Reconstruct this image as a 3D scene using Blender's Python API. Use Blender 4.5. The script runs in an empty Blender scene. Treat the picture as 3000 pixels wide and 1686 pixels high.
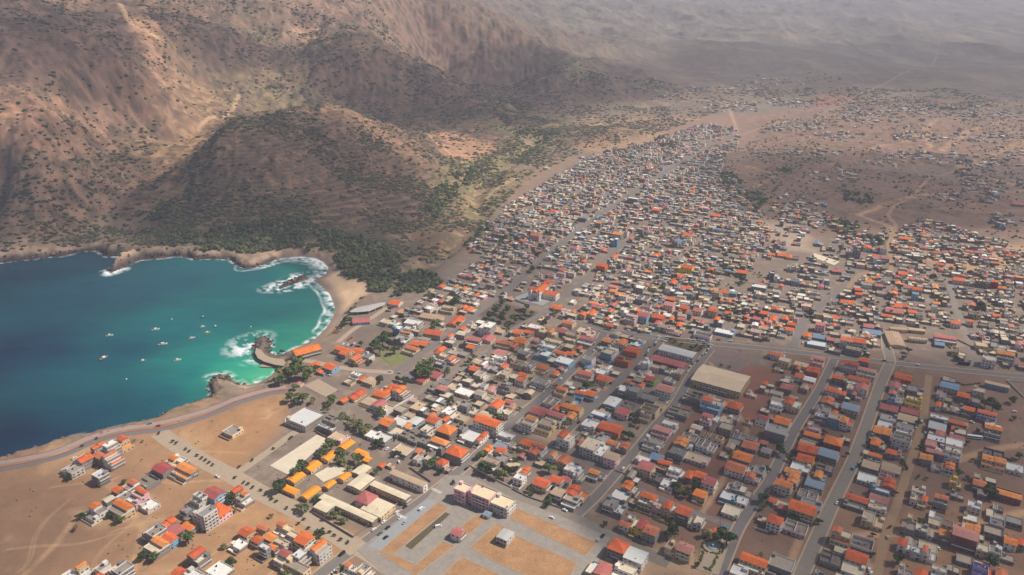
import bpy, math, random
import numpy as np
R = math.radians
rng = np.random.default_rng(7)
rnd = random.Random(11)
scene = bpy.context.scene
COL = scene.collection

# ------------------------------------------------------------------ camera geometry
CAMH, PITCH, FPX = 420.0, R(22.73), 2286.0       # metres, radians, focal length for a 3000 wide frame
cp, sp = math.cos(PITCH), math.sin(PITCH)
GROUND = 8.0                                      # height of the town plain above the sea
K = 3000.0 / 2576.0

def ray(px, py):
    X = (np.asarray(px, float) - 1500.0) / FPX
    Y = -(np.asarray(py, float) - 843.0) / FPX
    return np.stack([X, cp + Y * sp, -sp + Y * cp], -1)

def at(px, py, z=GROUND):
    d = ray(px, py)
    t = (z - CAMH) / d[..., 2]
    return np.stack([d[..., 0] * t, d[..., 1] * t], -1)

def D(pts, z=GROUND):                             # places read off a 2576 wide view of the photo
    p = np.asarray(pts, float)
    return at(p[:, 0] * K, p[:, 1] * K, z)

def Z(pts, ox, oy, z=GROUND):                     # places read off a 2.576x enlargement with its corner at ox, oy
    p = np.asarray(pts, float)
    return at(ox + p[:, 0] / 2.576, oy + p[:, 1] / 2.576, z)

# ------------------------------------------------------------------ noise
def _hash(ix, iy, seed):
    h = (ix.astype(np.int64) * 374761393 + iy.astype(np.int64) * 668265263 + seed * 2147483647) & 0xFFFFFFFF
    h = ((h ^ (h >> 13)) * 1274126177) & 0xFFFFFFFF
    return ((h ^ (h >> 16)) & 0xFFFF) / 65535.0

def vnoise(x, y, seed=0):
    ix, iy = np.floor(x), np.floor(y)
    fx, fy = x - ix, y - iy
    fx = fx * fx * (3 - 2 * fx); fy = fy * fy * (3 - 2 * fy)
    a = _hash(ix, iy, seed); b = _hash(ix + 1, iy, seed); c = _hash(ix, iy + 1, seed); d = _hash(ix + 1, iy + 1, seed)
    return a + (b - a) * fx + (c - a) * fy + (a - b - c + d) * fx * fy

def fbm(x, y, s, oct=4, seed=0):
    v = 0; amp = 0.5; tot = 0
    x = x / s; y = y / s
    for i in range(oct):
        v = v + amp * vnoise(x, y, seed + i * 17); tot += amp
        x = x * 2.03 + 11.3; y = y * 2.03 - 7.7; amp *= 0.5
    return v / tot

def ridged(x, y, s, oct=4, seed=0):
    v = 0; amp = 0.5; tot = 0
    x = x / s; y = y / s
    for i in range(oct):
        v = v + amp * (1 - np.abs(2 * vnoise(x, y, seed + i * 13) - 1)); tot += amp
        x = x * 2.1 + 3.3; y = y * 2.1 - 5.7; amp *= 0.5
    return v / tot

def inside(P, poly):                              # even-odd test
    poly = np.asarray(poly, float); x, y = P[:, 0], P[:, 1]
    out = np.zeros(len(P), bool)
    bx = (x >= poly[:, 0].min()) & (x <= poly[:, 0].max()) & (y >= poly[:, 1].min()) & (y <= poly[:, 1].max())
    idx = np.nonzero(bx)[0]
    if not len(idx): return out
    xs, ys = x[idx], y[idx]; r = np.zeros(len(idx), bool)
    n = len(poly)
    for i in range(n):
        x0, y0 = poly[i]; x1, y1 = poly[(i + 1) % n]
        if y0 == y1: continue
        c = ((y0 > ys) != (y1 > ys)) & (xs < (x1 - x0) * (ys - y0) / (y1 - y0) + x0)
        r ^= c
    out[idx] = r
    return out

def dist_line(P, line, closed=False, limit=None):
    line = np.asarray(line, float); n = len(line)
    best = np.full(len(P), 1e18)
    idx = np.arange(len(P))
    if limit is not None:
        lo, hi = line.min(0) - limit, line.max(0) + limit
        idx = np.nonzero((P[:, 0] > lo[0]) & (P[:, 0] < hi[0]) & (P[:, 1] > lo[1]) & (P[:, 1] < hi[1]))[0]
    Q = P[idx]; b = np.full(len(Q), 1e18)
    for i in range(n if closed else n - 1):
        a = line[i]; c = line[(i + 1) % n]; e = c - a; L = float(e @ e) + 1e-9
        t = np.clip(((Q[:, 0] - a[0]) * e[0] + (Q[:, 1] - a[1]) * e[1]) / L, 0, 1)
        dx = Q[:, 0] - a[0] - t * e[0]; dy = Q[:, 1] - a[1] - t * e[1]
        b = np.minimum(b, dx * dx + dy * dy)
    best[idx] = b
    return np.sqrt(best)

def soft_inside(P, poly, soft):                   # 0 outside .. 1 inside with a soft rim
    ins = inside(P, poly)
    d = dist_line(P, poly, True, limit=soft * 1.5)
    s = np.where(ins, d, -d)
    return np.clip(0.5 + s / (2 * soft), 0, 1)

def lin(c):
    c = np.asarray(c, float) / 255.0
    return np.where(c <= 0.04045, c / 12.92, ((c + 0.055) / 1.055) ** 2.4)

# ------------------------------------------------------------------ the shore (sea level line)
COAST_D = [(-60,1170),(0,1160),(33,1152),(66,1140),(100,1132),(150,1112),(200,1100),(250,1090),(300,1078),(367,1065),(400,1058),(410,1046),
 (433,1038),(483,1020),(527,1007),(535,995),(529,978),(531,960),(545,950),(575,950),(590,966),(606,974),(622,972),(650,962),(680,945),(700,927),
 (686,915),(655,905),(640,892),(640,870),(650,850),(668,848),(679,856),(682,872),(672,886),(694,893),(722,884),(760,868),(790,853),(818,826),(836,797),(839,770),
 (828,742),(808,722),(786,706),(806,697),(819,688),(824,674),(812,660),(790,650),(752,645),(722,648),(690,654),(660,666),(640,674),(614,674),(596,668),
 (585,656),(560,652),(520,652),(494,654),(470,647),(440,645),(404,650),(372,653),(352,655),(322,668),(302,676),(284,684),(276,684),(288,670),(306,656),(316,648),
 (290,645),(268,645),(252,634),(235,630),(205,633),(180,640),(150,646),(120,647),(100,650),(60,654),(30,658),(0,662),(-60,668)]
_c = D(COAST_D, 0.0)
_first, _last = _c[0], _c[-1]
SEA = np.vstack([_c, [(-1400, 1180), (-3500, 1600), (-16000, 5200), (-16000, -9000), (-900, -9000), (-700, -300), (-640, 200), (_first[0] - 60, _first[1] - 70)]])
COASTLINE = SEA
ISLET = D([(698,726),(712,716),(735,706),(752,698),(772,695),(778,701),(766,707),(745,713),(722,722),(706,729)], 0.0)
ROCK2 = D([(534,956),(548,948),(572,950),(586,962),(580,972),(556,974),(538,970)], 0.0)
BEACH = D([(700,940),(722,905),(800,862),(850,832),(875,790),(905,762),(930,750),(935,728),(905,712),(880,712),(858,690),(838,660),(800,640),(740,640),(700,648),(690,660),(760,700),(780,720),(800,760),(780,830),(700,880),(640,930),(620,985),(660,975)], 2.0)

# ------------------------------------------------------------------ height of the land
HP = [(0,600,20),(0,500,60),(0,400,115),(0,330,155),(0,250,200),(0,200,226),(0,100,285),(0,0,345),
 (100,610,14),(200,560,22),(200,450,78),(200,330,138),(200,250,180),(200,100,268),(200,0,332),(120,280,190),(100,400,120),
 (300,600,12),(380,590,11),(380,500,36),(380,400,74),(370,300,126),(380,200,184),(330,250,165),(400,100,245),(400,0,325),(300,120,258),
 (460,560,16),(450,450,48),(480,380,88),(505,300,108),(530,420,86),(500,500,46),(540,370,106),(560,230,122),(650,150,172),(560,100,228),(600,40,275),(700,0,315),(520,160,180),
 (560,335,128),(640,302,140),(720,282,140),(830,272,130),(900,302,113),(960,350,86),(1050,420,50),(1090,500,20),
 (600,450,70),(600,550,26),(800,450,65),(800,550,26),(950,450,48),(950,550,18),(700,615,11),(500,560,22),(850,620,10),
 (880,230,95),(740,60,252),(800,110,206),(900,150,168),(1000,190,122),(1100,210,95),(1200,262,58),(1270,320,30),(1290,370,16),
 (1000,280,52),(1080,330,28),(1150,400,13),(960,250,72),(1100,280,45),
 (1000,40,250),(1150,90,180),(1280,130,130),(1400,200,70),(1540,262,14),(1200,180,72),(1100,140,120),(1320,230,30),(1350,300,14),
 (1600,100,60),(1500,0,150),(2000,0,90),(2576,0,70),(2000,60,62),(1700,60,84),(2100,150,26),(2300,100,45),(2576,120,26),(1900,190,14),(1300,60,175),(1450,110,100),
 (1200,0,262),(1800,120,48),(1950,110,52),(1620,180,26),(2400,170,16),
 (1500,420,8),(1400,440,8),(1250,560,8),(1150,700,8),(1010,700,8),(1060,600,9),(1230,460,9),(1700,330,8),(1560,330,30),(1620,345,20),(1480,350,22),(1850,270,8),(2576,280,8),(2200,300,8),
 (2400,450,10),(2100,520,8),(2000,440,12),(2100,410,9),(2576,600,8),(2576,400,9),(1900,360,8),(1200,900,8),(2000,1000,8),(2576,1300,8),(500,1300,8),(1500,1440,8),(880,740,8),(900,690,8)]
_hp = np.array(HP, float)
_hx = np.vstack([at(_hp[i:i+1, 0] * K, _hp[i:i+1, 1] * K, _hp[i, 2]) for i in range(len(_hp))])
_hz = _hp[:, 2]
_extra = np.array([(-1500, 2150, 620), (-900, 2900, 540), (-2600, 2300, 420), (-2200, 1500, 120), (-900, 1150, 8), (-2500, 4500, 420), (500, 7000, 230),
   (4500, 9000, 170), (9000, 9500, 120), (-7000, 8000, 250), (0, 14000, 260), (9000, 14000, 220), (4000, 3500, 20), (2500, 1200, 12), (2500, 400, 12), (0, 100, 8), (-400, 0, 8), (1500, 0, 8), (9000, 2000, 60)], float)
_hx = np.vstack([_hx, _extra[:, :2]]); _hz = np.concatenate([_hz, _extra[:, 2]])
def _phi(r): return np.sqrt(r * r + 120.0 ** 2)
_A = _phi(np.linalg.norm(_hx[:, None] - _hx[None], axis=2)); _A -= np.eye(len(_A)) * 2.0
_w = np.linalg.solve(_A, _hz - 8.0)
PLAIN = D([(1790,440),(1860,400),(1900,300),(2100,240),(2576,250),(2900,300),(2900,600),(2576,590),(2240,580),(2060,545),(1960,540),(1880,500)], 8.0)
RAVINE = D([(985,748),(1040,705),(1110,650),(1170,600),(1215,540),(1190,490),(1240,440),(1320,385),(1380,345),(1340,310),(1270,270)], 8.0)
PIER = D([(628,842),(694,840),(696,882),(730,884),(742,900),(700,932),(636,918)], 2.0)
TOWN = np.vstack([D([(-200,1215),(0,1188),(300,1105),(560,1032),(720,930),(800,870),(880,800),(935,735),(1000,725),(1100,670),(1190,620),(1240,540),(1330,455),(1440,395),(1540,372),(1640,345),(1800,285),(1870,262),(2000,262),(2576,290)], 8.0),
                  [(1800, 1500), (1800, 200), (600, 0), (-600, 100)]])

def base_height(x, y):
    h = np.zeros(len(x))
    for i in range(len(_w)):
        h += _w[i] * np.sqrt((x - _hx[i, 0]) ** 2 + (y - _hx[i, 1]) ** 2 + 14400.0)
    return h

CRAG = None
def height(P):
    x, y = P[:, 0], P[:, 1]
    bx = 75 * (fbm(x, y, 150, 3, 191) - .5); by = 75 * (fbm(x, y, 150, 3, 192) - .5)
    h = np.maximum(base_height(x + bx, y + by), 0.0)
    far = 1 - soft_inside(P, TOWN, 45.0)
    amp = np.clip(h / 60.0, 0, 1)
    dist = np.hypot(x, y)
    wx = x + 60 * (fbm(x, y, 180, 3, 91) - .5); wy = y + 60 * (fbm(x, y, 180, 3, 92) - .5)
    g = (ridged(wx, wy, 190, 4, 5) - 0.62) * 26 * amp + (ridged(wx, wy, 60, 3, 8) - 0.6) * 9 * amp
    g += (fbm(x, y, 340, 4, 31) - 0.5) * 20 * np.clip(h / 30, 0, 1) + (fbm(x, y, 28, 3, 44) - .5) * 3.0
    g += ((ridged(wx, y * .8 + 50, 70, 4, 15) - .6) * 7 + (fbm(x, y, 24, 4, 46) - .5) * 9) * np.clip((h - 15) / 50, 0, 1)
    craggy = np.maximum(np.clip((fbm(x, y, 260, 3, 71) - .46) * 5, 0, 1), CRAG(P) if CRAG else 0) * np.clip((h - 60) / 60, 0, 1)
    g += craggy * ((ridged(wx * 1.1, wy * .8, 34, 4, 81) - .6) * 17 + (ridged(x, y, 11, 2, 83) - .6) * 4)
    g += np.clip((dist - 2600) / 2000, 0, 1) * (ridged(x, y, 900, 4, 3) - .6) * 90
    g += np.clip((dist - 1700) / 700, 0, 1) * np.clip((h - 8) / 40, .12, 1) * ((ridged(wx, wy, 300, 5, 77) - .62) * 60)
    g += np.clip((dist - 2600) / 900, 0, 1) * ((fbm(wx, wy, 900, 3, 78) - .5) * 150 + (ridged(wx, wy, 380, 3, 79) - .6) * 26 + 12)
    hh = 8.0 + (h + g) * far
    hh += soft_inside(P, PLAIN, 70) * ((ridged(wx, wy, 150, 4, 19) - .62) * 20 + (fbm(x, y, 40, 3, 20) - .5) * 5)
    rv = dist_line(P, RAVINE, limit=90) + 14 * (fbm(x, y, 40, 3, 21) - .5)
    hh -= far * 9 * np.exp(-(rv / 17) ** 2) - far * 4 * np.exp(-((rv - 40) / 18) ** 2) * (fbm(x, y, 30, 2, 22))
    hh = np.maximum(hh, 1.5 + 5.2 * (1 - far))
    pier = soft_inside(P, PIER, 3.5)
    hh = hh * (1 - pier) + (1.8 + 3.4 * fbm(x, y, 6, 3, 23)) * pier
    # down to the sea
    sea = inside(P, SEA)
    d = dist_line(P, SEA, True, limit=160)
    beach = soft_inside(P, BEACH, 8.0)
    dn = d + 5 * (fbm(x, y, 14, 3, 61) - .5) * (1 - beach)
    cliff = np.clip(dn / 9.0, 0, 1) ** 0.7
    slope = np.clip(dn / 62.0, 0, 1) ** 0.9
    k = cliff * (1 - beach) + slope * beach
    rock = (fbm(x, y, 7, 3, 66) - .45) * 5.0 * np.clip(1 - np.abs(dn - 5) / 16, 0, 1) * (1 - beach) * (1 - soft_inside(P, TOWN, 20) * .6)
    land = -0.25 + (hh + .25) * k + np.maximum(rock, -1.0 * k)
    out = np.where(sea, np.maximum(-0.25 - d * 0.12, -9.0), land)
    for isl, top in ((ISLET, 4.0), (ROCK2, 3.4)):
        s = np.where(inside(P, isl), dist_line(P, isl, True, limit=60), -1.0)
        out = np.where(s > 0, np.maximum(out, -.2 + np.clip(s / 3.0, 0, 1) * (top * .4 + top * fbm(x, y, 5, 3, 7))), out)
    return out

# coarse height table for dropping things on the land and for finding what a view ray meets
_gx = np.arange(-1500, 3200, 8.0); _gy = np.arange(380, 5200, 8.0)
_GX, _GY = np.meshgrid(_gx, _gy)
_GZ = height(np.stack([_GX.ravel(), _GY.ravel()], 1)).reshape(_GX.shape)
def hq(P):
    fx = np.clip((P[:, 0] - _gx[0]) / 8.0, 0, len(_gx) - 1.001); fy = np.clip((P[:, 1] - _gy[0]) / 8.0, 0, len(_gy) - 1.001)
    ix = fx.astype(int); iy = fy.astype(int); fx -= ix; fy -= iy
    return (_GZ[iy, ix] * (1 - fx) * (1 - fy) + _GZ[iy, ix + 1] * fx * (1 - fy) + _GZ[iy + 1, ix] * (1 - fx) * fy + _GZ[iy + 1, ix + 1] * fx * fy)
def land(pts):                                    # like D() but on the real relief
    p = np.asarray(pts, float); d = ray(p[:, 0] * K, p[:, 1] * K)
    d = d / np.hypot(d[:, 0], d[:, 1])[:, None]
    t = np.full(len(p), 420.0); done = np.zeros(len(p), bool)
    for i in range(1200):
        q = d[:, :2] * t[:, None]
        below = (CAMH + d[:, 2] * t) <= hq(q)
        done |= below
        t = np.where(done, t, t + 4.0)
        if done.all() : break
    return d[:, :2] * t[:, None]

_cr = [land(p) for p in ([(40,250),(150,245),(220,300),(190,350),(60,340)], [(150,150),(330,130),(440,250),(470,330),(380,330),(250,280)], [(0,400),(70,400),(110,470),(60,530),(0,540)], [(470,60),(560,70),(640,150),(560,160)], [(620,180),(720,170),(800,210),(760,240),(640,220)])]
CRAG = lambda P: np.clip(sum(soft_inside(P, p, 25) for p in _cr), 0, 1)
_GZ = height(np.stack([_GX.ravel(), _GY.ravel()], 1)).reshape(_GX.shape)
# ------------------------------------------------------------------ materials
def new_mat(name):
    m = bpy.data.materials.new(name); m.use_nodes = True
    nt = m.node_tree; b = nt.nodes['Principled BSDF']
    return m, nt, b
def _n(nt, t, **kw):
    n = nt.nodes.new(t)
    for k, v in kw.items(): setattr(n, k, v)
    return n
def surface(name, rgb, rough=0.85, var=0.12, scale=0.6, scale2=None, attr=None, stripes=None, metal=0.0):
    """base colour (sRGB 0-255) or a stored colour, broken up by world-space noise"""
    m, nt, b = new_mat(name)
    L = nt.links.new
    geo = _n(nt, 'ShaderNodeNewGeometry')
    n1 = _n(nt, 'ShaderNodeTexNoise'); n1.inputs['Scale'].default_value = scale; n1.inputs['Detail'].default_value = 5; n1.inputs['Roughness'].default_value = .65
    L(geo.outputs['Position'], n1.inputs['Vector'])
    mr = _n(nt, 'ShaderNodeMapRange'); mr.inputs['From Min'].default_value = .25; mr.inputs['From Max'].default_value = .75
    mr.inputs['To Min'].default_value = 1 - var; mr.inputs['To Max'].default_value = 1 + var
    L(n1.outputs['Fac'], mr.inputs['Value'])
    mul = _n(nt, 'ShaderNodeVectorMath', operation='MULTIPLY')
    if attr:
        a = _n(nt, 'ShaderNodeVertexColor', layer_name=attr); L(a.outputs['Color'], mul.inputs[0])
    else:
        mul.inputs[0].default_value = tuple(lin(rgb))
    L(mr.outputs['Result'], mul.inputs[1])
    out = mul.outputs[0]
    if scale2:
        n2 = _n(nt, 'ShaderNodeTexNoise'); n2.inputs['Scale'].default_value = scale2; n2.inputs['Detail'].default_value = 4
        L(geo.outputs['Position'], n2.inputs['Vector'])
        m2 = _n(nt, 'ShaderNodeMapRange'); m2.inputs['From Min'].default_value = .3; m2.inputs['From Max'].default_value = .7
        m2.inputs['To Min'].default_value = 1 - var * .8; m2.inputs['To Max'].default_value = 1 + var * .8
        L(n2.outputs['Fac'], m2.inputs['Value'])
        k2 = _n(nt, 'ShaderNodeVectorMath', operation='MULTIPLY'); L(out, k2.inputs[0]); L(m2.outputs['Result'], k2.inputs[1]); out = k2.outputs[0]
    if stripes:
        tc = _n(nt, 'ShaderNodeTexCoord'); w = _n(nt, 'ShaderNodeTexWave', wave_type='BANDS', bands_direction=stripes[0])
        w.inputs['Scale'].default_value = stripes[1]; w.inputs['Distortion'].default_value = .3
        L(tc.outputs['Object'], w.inputs['Vector'])
        m3 = _n(nt, 'ShaderNodeMapRange'); m3.inputs['To Min'].default_value = 1 - stripes[2]; m3.inputs['To Max'].default_value = 1.0
        L(w.outputs['Fac'], m3.inputs['Value'])
        k3 = _n(nt, 'ShaderNodeVectorMath', operation='MULTIPLY'); L(out, k3.inputs[0]); L(m3.outputs['Result'], k3.inputs[1]); out = k3.outputs[0]
    L(out, b.inputs['Base Color'])
    b.inputs['Roughness'].default_value = rough; b.inputs['Metallic'].default_value = metal
    b.inputs['Specular IOR Level'].default_value = 0.25
    return m

# ------------------------------------------------------------------ mesh building
class MB:
    def __init__(s): s.v = []; s.f = []; s.m = []
    def quad(s, a, b, c, d, mi=0):
        n = len(s.v); s.v += [a, b, c, d]; s.f.append((n, n + 1, n + 2, n + 3)); s.m.append(mi)
    def tri(s, a, b, c, mi=0):
        n = len(s.v); s.v += [a, b, c]; s.f.append((n, n + 1, n + 2)); s.m.append(mi)
    def box(s, x0, x1, y0, y1, z0, z1, mi=0, top=None, bottom=True):
        n = len(s.v)
        s.v += [(x0,y0,z0),(x1,y0,z0),(x1,y1,z0),(x0,y1,z0),(x0,y0,z1),(x1,y0,z1),(x1,y1,z1),(x0,y1,z1)]
        fs = [(4,5,6,7),(0,1,5,4),(1,2,6,5),(2,3,7,6),(3,0,4,7)]
        if bottom: fs.append((3,2,1,0))
        for i, f in enumerate(fs):
            s.f.append(tuple(n + k for k in f)); s.m.append(top if (top is not None and i == 0) else mi)
    def cyl(s, x, y, z0, z1, r0, r1=None, n=10, mi=0, cap=True):
        r1 = r0 if r1 is None else r1
        b = len(s.v)
        for z, r in ((z0, r0), (z1, r1)):
            for i in range(n):
                a = 2 * math.pi * i / n; s.v.append((x + r * math.cos(a), y + r * math.sin(a), z))
        for i in range(n):
            j = (i + 1) % n; s.f.append((b + i, b + j, b + n + j, b + n + i)); s.m.append(mi)
        if cap: s.f.append(tuple(b + n + i for i in range(n))); s.m.append(mi)
    def tube(s, p, q, r0, r1=None, n=6, mi=0):
        r1 = r0 if r1 is None else r1
        p = np.array(p, float); q = np.array(q, float); d = q - p; d /= np.linalg.norm(d) + 1e-9
        a = np.cross(d, (0, 0, 1) if abs(d[2]) < .9 else (1, 0, 0)); a /= np.linalg.norm(a); c = np.cross(d, a)
        b = len(s.v)
        for o, r in ((p, r0), (q, r1)):
            for i in range(n):
                t = 2 * math.pi * i / n; s.v.append(tuple(o + r * (math.cos(t) * a + math.sin(t) * c)))
        for i in range(n):
            j = (i + 1) % n; s.f.append((b + i, b + j, b + n + j, b + n + i)); s.m.append(mi)
        s.f.append(tuple(b + n + i for i in range(n))); s.m.append(mi)
        s.f.append(tuple(b + n - 1 - i for i in range(n))); s.m.append(mi)
    def mesh(s, name, mats):
        me = bpy.data.meshes.new(name); me.from_pydata(s.v, [], s.f)
        for m in (mats if isinstance(mats, (list, tuple)) else [mats]): me.materials.append(m)
        if any(s.m): me.polygons.foreach_set('material_index', s.m)
        me.update()
        return me
    def build(s, name, mats, parent=None, loc=None, rz=None):
        return link(name, s.mesh(name, mats), parent, loc, rz)

def link(name, me, parent=None, loc=None, rz=None):
    o = bpy.data.objects.new(name, me); COL.objects.link(o)
    if parent is not None: o.parent = parent
    if loc is not None: o.location = loc
    if rz is not None: o.rotation_euler = (0, 0, rz)
    return o
def empty(name, loc, rz=0):
    o = bpy.data.objects.new(name, None); COL.objects.link(o); o.location = loc; o.rotation_euler = (0, 0, rz); o.empty_display_size = .5
    return o
def tag(o, label=None, cat=None, group=None, kind=None):
    for k, v in (('label', label), ('category', cat), ('group', group), ('kind', kind)):
        if v: o[k] = v
    return o
def copy_tree(o, parent=None):
    c = o.copy(); COL.objects.link(c); c.parent = parent
    for ch in o.children: copy_tree(ch, c)
    return c
def arrays(name, V, F, mats, colors=None, face_sizes=None, mi=None, smooth=False, attr='tint'):
    """mesh from numpy arrays; F is (n,3) or (n,4)"""
    me = bpy.data.meshes.new(name)
    V = np.ascontiguousarray(V, np.float32); F = np.ascontiguousarray(F, np.int32)
    k = F.shape[1]
    me.vertices.add(len(V)); me.vertices.foreach_set('co', V.ravel())
    me.loops.add(F.size); me.loops.foreach_set('vertex_index', F.ravel())
    me.polygons.add(len(F)); me.polygons.foreach_set('loop_start', np.arange(0, F.size, k, dtype=np.int32))
    if mi is not None: me.polygons.foreach_set('material_index', np.asarray(mi, np.int32))
    me.polygons.foreach_set('use_smooth', np.full(len(F), smooth))
    for m in (mats if isinstance(mats, (list, tuple)) else [mats]): me.materials.append(m)
    me.update(calc_edges=True)
    if colors is not None:
        a = me.color_attributes.new(attr, 'FLOAT_COLOR', 'POINT')
        c = np.ones((len(V), 4), np.float32); c[:, :3] = colors; a.data.foreach_set('color', c.ravel())
    return me
# ------------------------------------------------------------------ roads (centre lines read off the photo), width in metres
def RD(*a): return D(list(a))
def src(pts): p = np.asarray(pts, float); return at(p[:, 0], p[:, 1])
ROADS = {
 'avenue': (RD((770,1478),(800,1448),(880,1390),(960,1335),(1100,1232),(1180,1165),(1250,1100),(1300,1052),(1380,988),(1460,912),(1500,870),(1512,852),(1520,838)), 9.0, 'asphalt'),
 'market_street': (src([(1690,1508),(1741,1462),(1795,1400),(1849,1336),(1927,1240),(1977,1187),(2005,1136),(2030,1090),(2082,1024)]), 7.5, 'asphalt'),
 'plaza_east_street': (src([(1676,1700),(1690,1680),(1756,1598),(1785,1562)]), 8.0, 'concrete'),
 'back_street': (src([(1600,1345),(1632,1295),(1717,1209),(1795,1136),(1838,1088),(1888,1034),(1925,984)]), 6.0, 'asphalt'),
 'long_street': (src([(2090,1720),(2106,1686),(2160,1551),(2222,1454),(2250,1419),(2328,1260),(2405,1136),(2444,1053)]), 7.5, 'asphalt'),
 'wide_street': (src([(2335,1720),(2347,1686),(2436,1481),(2498,1357),(2541,1240),(2580,1124),(2611,1057),(2600,1030),(2595,976)]), 9.0, 'concrete'),
 'trunk_road': (RD((1462,812),(1530,832),(1640,848),(1760,862),(1900,875),(2000,886),(2150,903),(2300,920),(2440,935),(2640,954)), 8.5, 'asphalt'),
 'north_road': (src([(2322,1028),(2335,984),(2362,933),(2425,879),(2483,844),(2520,800)]), 9.0, 'asphalt'),
 'side_road': (src([(2867,1078),(2824,968),(2809,925),(2789,863),(2780,820)]), 8.0, 'concrete'),
 'church_road': (src([(1110,1112),(1150,1092),(1332,972),(1500,840),(1560,785),(1700,670),(1860,560),(1990,480),(2090,425),(2150,398),(2170,385)]), 7.5, 'asphalt'),
 'church_side_road': (src([(1480,980),(1500,966),(1578,925),(1648,879),(1720,815),(1790,745),(1860,690)]), 7.0, 'asphalt'),
 'middle_road': (src([(1100,1245),(1130,1222),(1235,1145),(1371,1073),(1440,1015),(1500,966)]), 6.0, 'concrete'),
 'school_road': (src([(860,1235),(960,1225),(1100,1158),(1190,1100),(1250,1050)]), 6.0, 'concrete'),
 'plaza_street': (src([(1345,1392),(1400,1410),(1500,1448),(1616,1493),(1717,1535),(1790,1575),(1860,1610),(1960,1650)]), 12.0, 'concrete'),
 'cross_street': (src([(1667,1322),(1795,1388),(1834,1419),(2067,1516),(2165,1550)]), 6.5, 'asphalt'),
 'coast_road': (src([(-40,1388),(0,1377),(97,1361),(194,1334),(272,1295),(349,1275),(466,1262),(543,1243),(621,1216),(700,1180),(750,1166),(800,1150),(839,1148)]), 6.5, 'asphalt'),
 'promenade': (src([(-40,1364),(0,1357),(97,1342),(150,1330),(194,1312),(272,1277),(349,1257),(466,1242),(543,1222),(621,1198),(700,1166),(750,1152),(800,1138),(839,1134)]), 7.5, 'promenade'),
 'tree_lined_boulevard': (src([(466,1268),(520,1308),(582,1345),(675,1392),(750,1437),(808,1468),(866,1495),(944,1543),(1022,1590),(1052,1612)]), 17.0, 'pale'),
 'boulevard_south': (src([(1052,1612),(1120,1655),(1180,1700)]), 12.0, 'pale'),
 'playground_road': (src([(690,1390),(750,1350),(806,1310),(850,1275),(905,1245),(940,1240)]), 8.0, 'pale'),
 'hill_track': (src([(2483,844),(2520,800),(2610,800),(2612,760),(2600,720),(2620,680),(2625,660),(2600,630),(2625,600),(2680,580),(2692,550),(2720,525),(2800,500),(2900,460),(3000,430),(3040,420)]), 6.5, 'dirt'),
 'far_road': (RD((1860,340),(1960,315),(2060,288),(2180,238),(2260,210),(2330,180),(2352,158),(2358,125)), 9.0, 'concrete'),
 'upper_road': (RD((1640,372),(1700,362),(1790,352),(1860,338)), 8.0, 'concrete'),
 'dirt_street': (src([(2562,1700),(2572,1686),(2588,1582),(2623,1493),(2661,1376),(2704,1240),(2716,1143),(2722,1100)]), 7.0, 'dirt'),
 'beach_road': (RD((975,775),(935,800),(880,835),(850,862)), 7.0, 'pale'),
 'port_road': (RD((655,905),(700,908),(760,905),(850,925),(930,935),(990,938)), 8.0, 'pale'),
}
TRACKS = {
 'grid_track': (src([(2080,1060),(2130,1150),(2190,1260),(2120,1400),(2060,1500)]), 6.0, 'dirt'),
}
STREETS = [v for k, v in ROADS.items()]
def poly(z, ox, oy): return Z(z, ox, oy)
PLAZA = poly([(760,1262),(820,1215),(1290,868),(1420,700),(1600,690),(1932,860)], 750, 1124)
PLAZA = np.vstack([PLAZA, poly([(0,868),(300,975),(560,1085),(735,1165),(690,1290),(600,1400),(560,1470)], 1500, 1124), poly([(1000,1470),(900,1380)], 750, 1124)])

MATS = {}
def mats_ground():
    MATS['ground'] = surface('dry_earth', None, .95, .16, .05, 1.3, attr='tint')
    MATS['asphalt'] = surface('worn_asphalt', (122,114,110), .9, .14, .35, 2.2)
    MATS['concrete'] = surface('dusty_street', (136,125,114), .92, .13, .25, 2.0)
    MATS['pale'] = surface('pale_paving', (172,152,130), .92, .10, .3, 2.0)
    MATS['promenade'] = surface('pink_paving', (162,142,132), .9, .10, .4, 2.0)
    MATS['dirt'] = surface('beaten_earth', (156,126,98), .95, .12, .1, 1.1)
    MATS['plaza'] = surface('plaza_paving', (150,140,130), .9, .16, .2, 1.6)
    MATS['plaza_grey'] = surface('plaza_strip', (152,152,152), .9, .08, .25, 2.4)
    MATS['court'] = surface('bare_concrete', (214,200,176), .9, .10, .15, 1.3)
    MATS['paint'] = surface('road_paint', (215,212,205), .8, .1, .8)
    MATS['redkerb'] = surface('red_kerb', (160,88,84), .8, .1, .8)
    MATS['orangedirt'] = surface('orange_earth', (168,128,92), .95, .24, .09, .7)
    MATS['garden'] = surface('planting_bed', (96,84,62), .95, .3, .6, 2.5)
    MATS['grass'] = surface('dry_grass', (122,124,76), .95, .22, .25, 2.0)
mats_ground()

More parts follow.
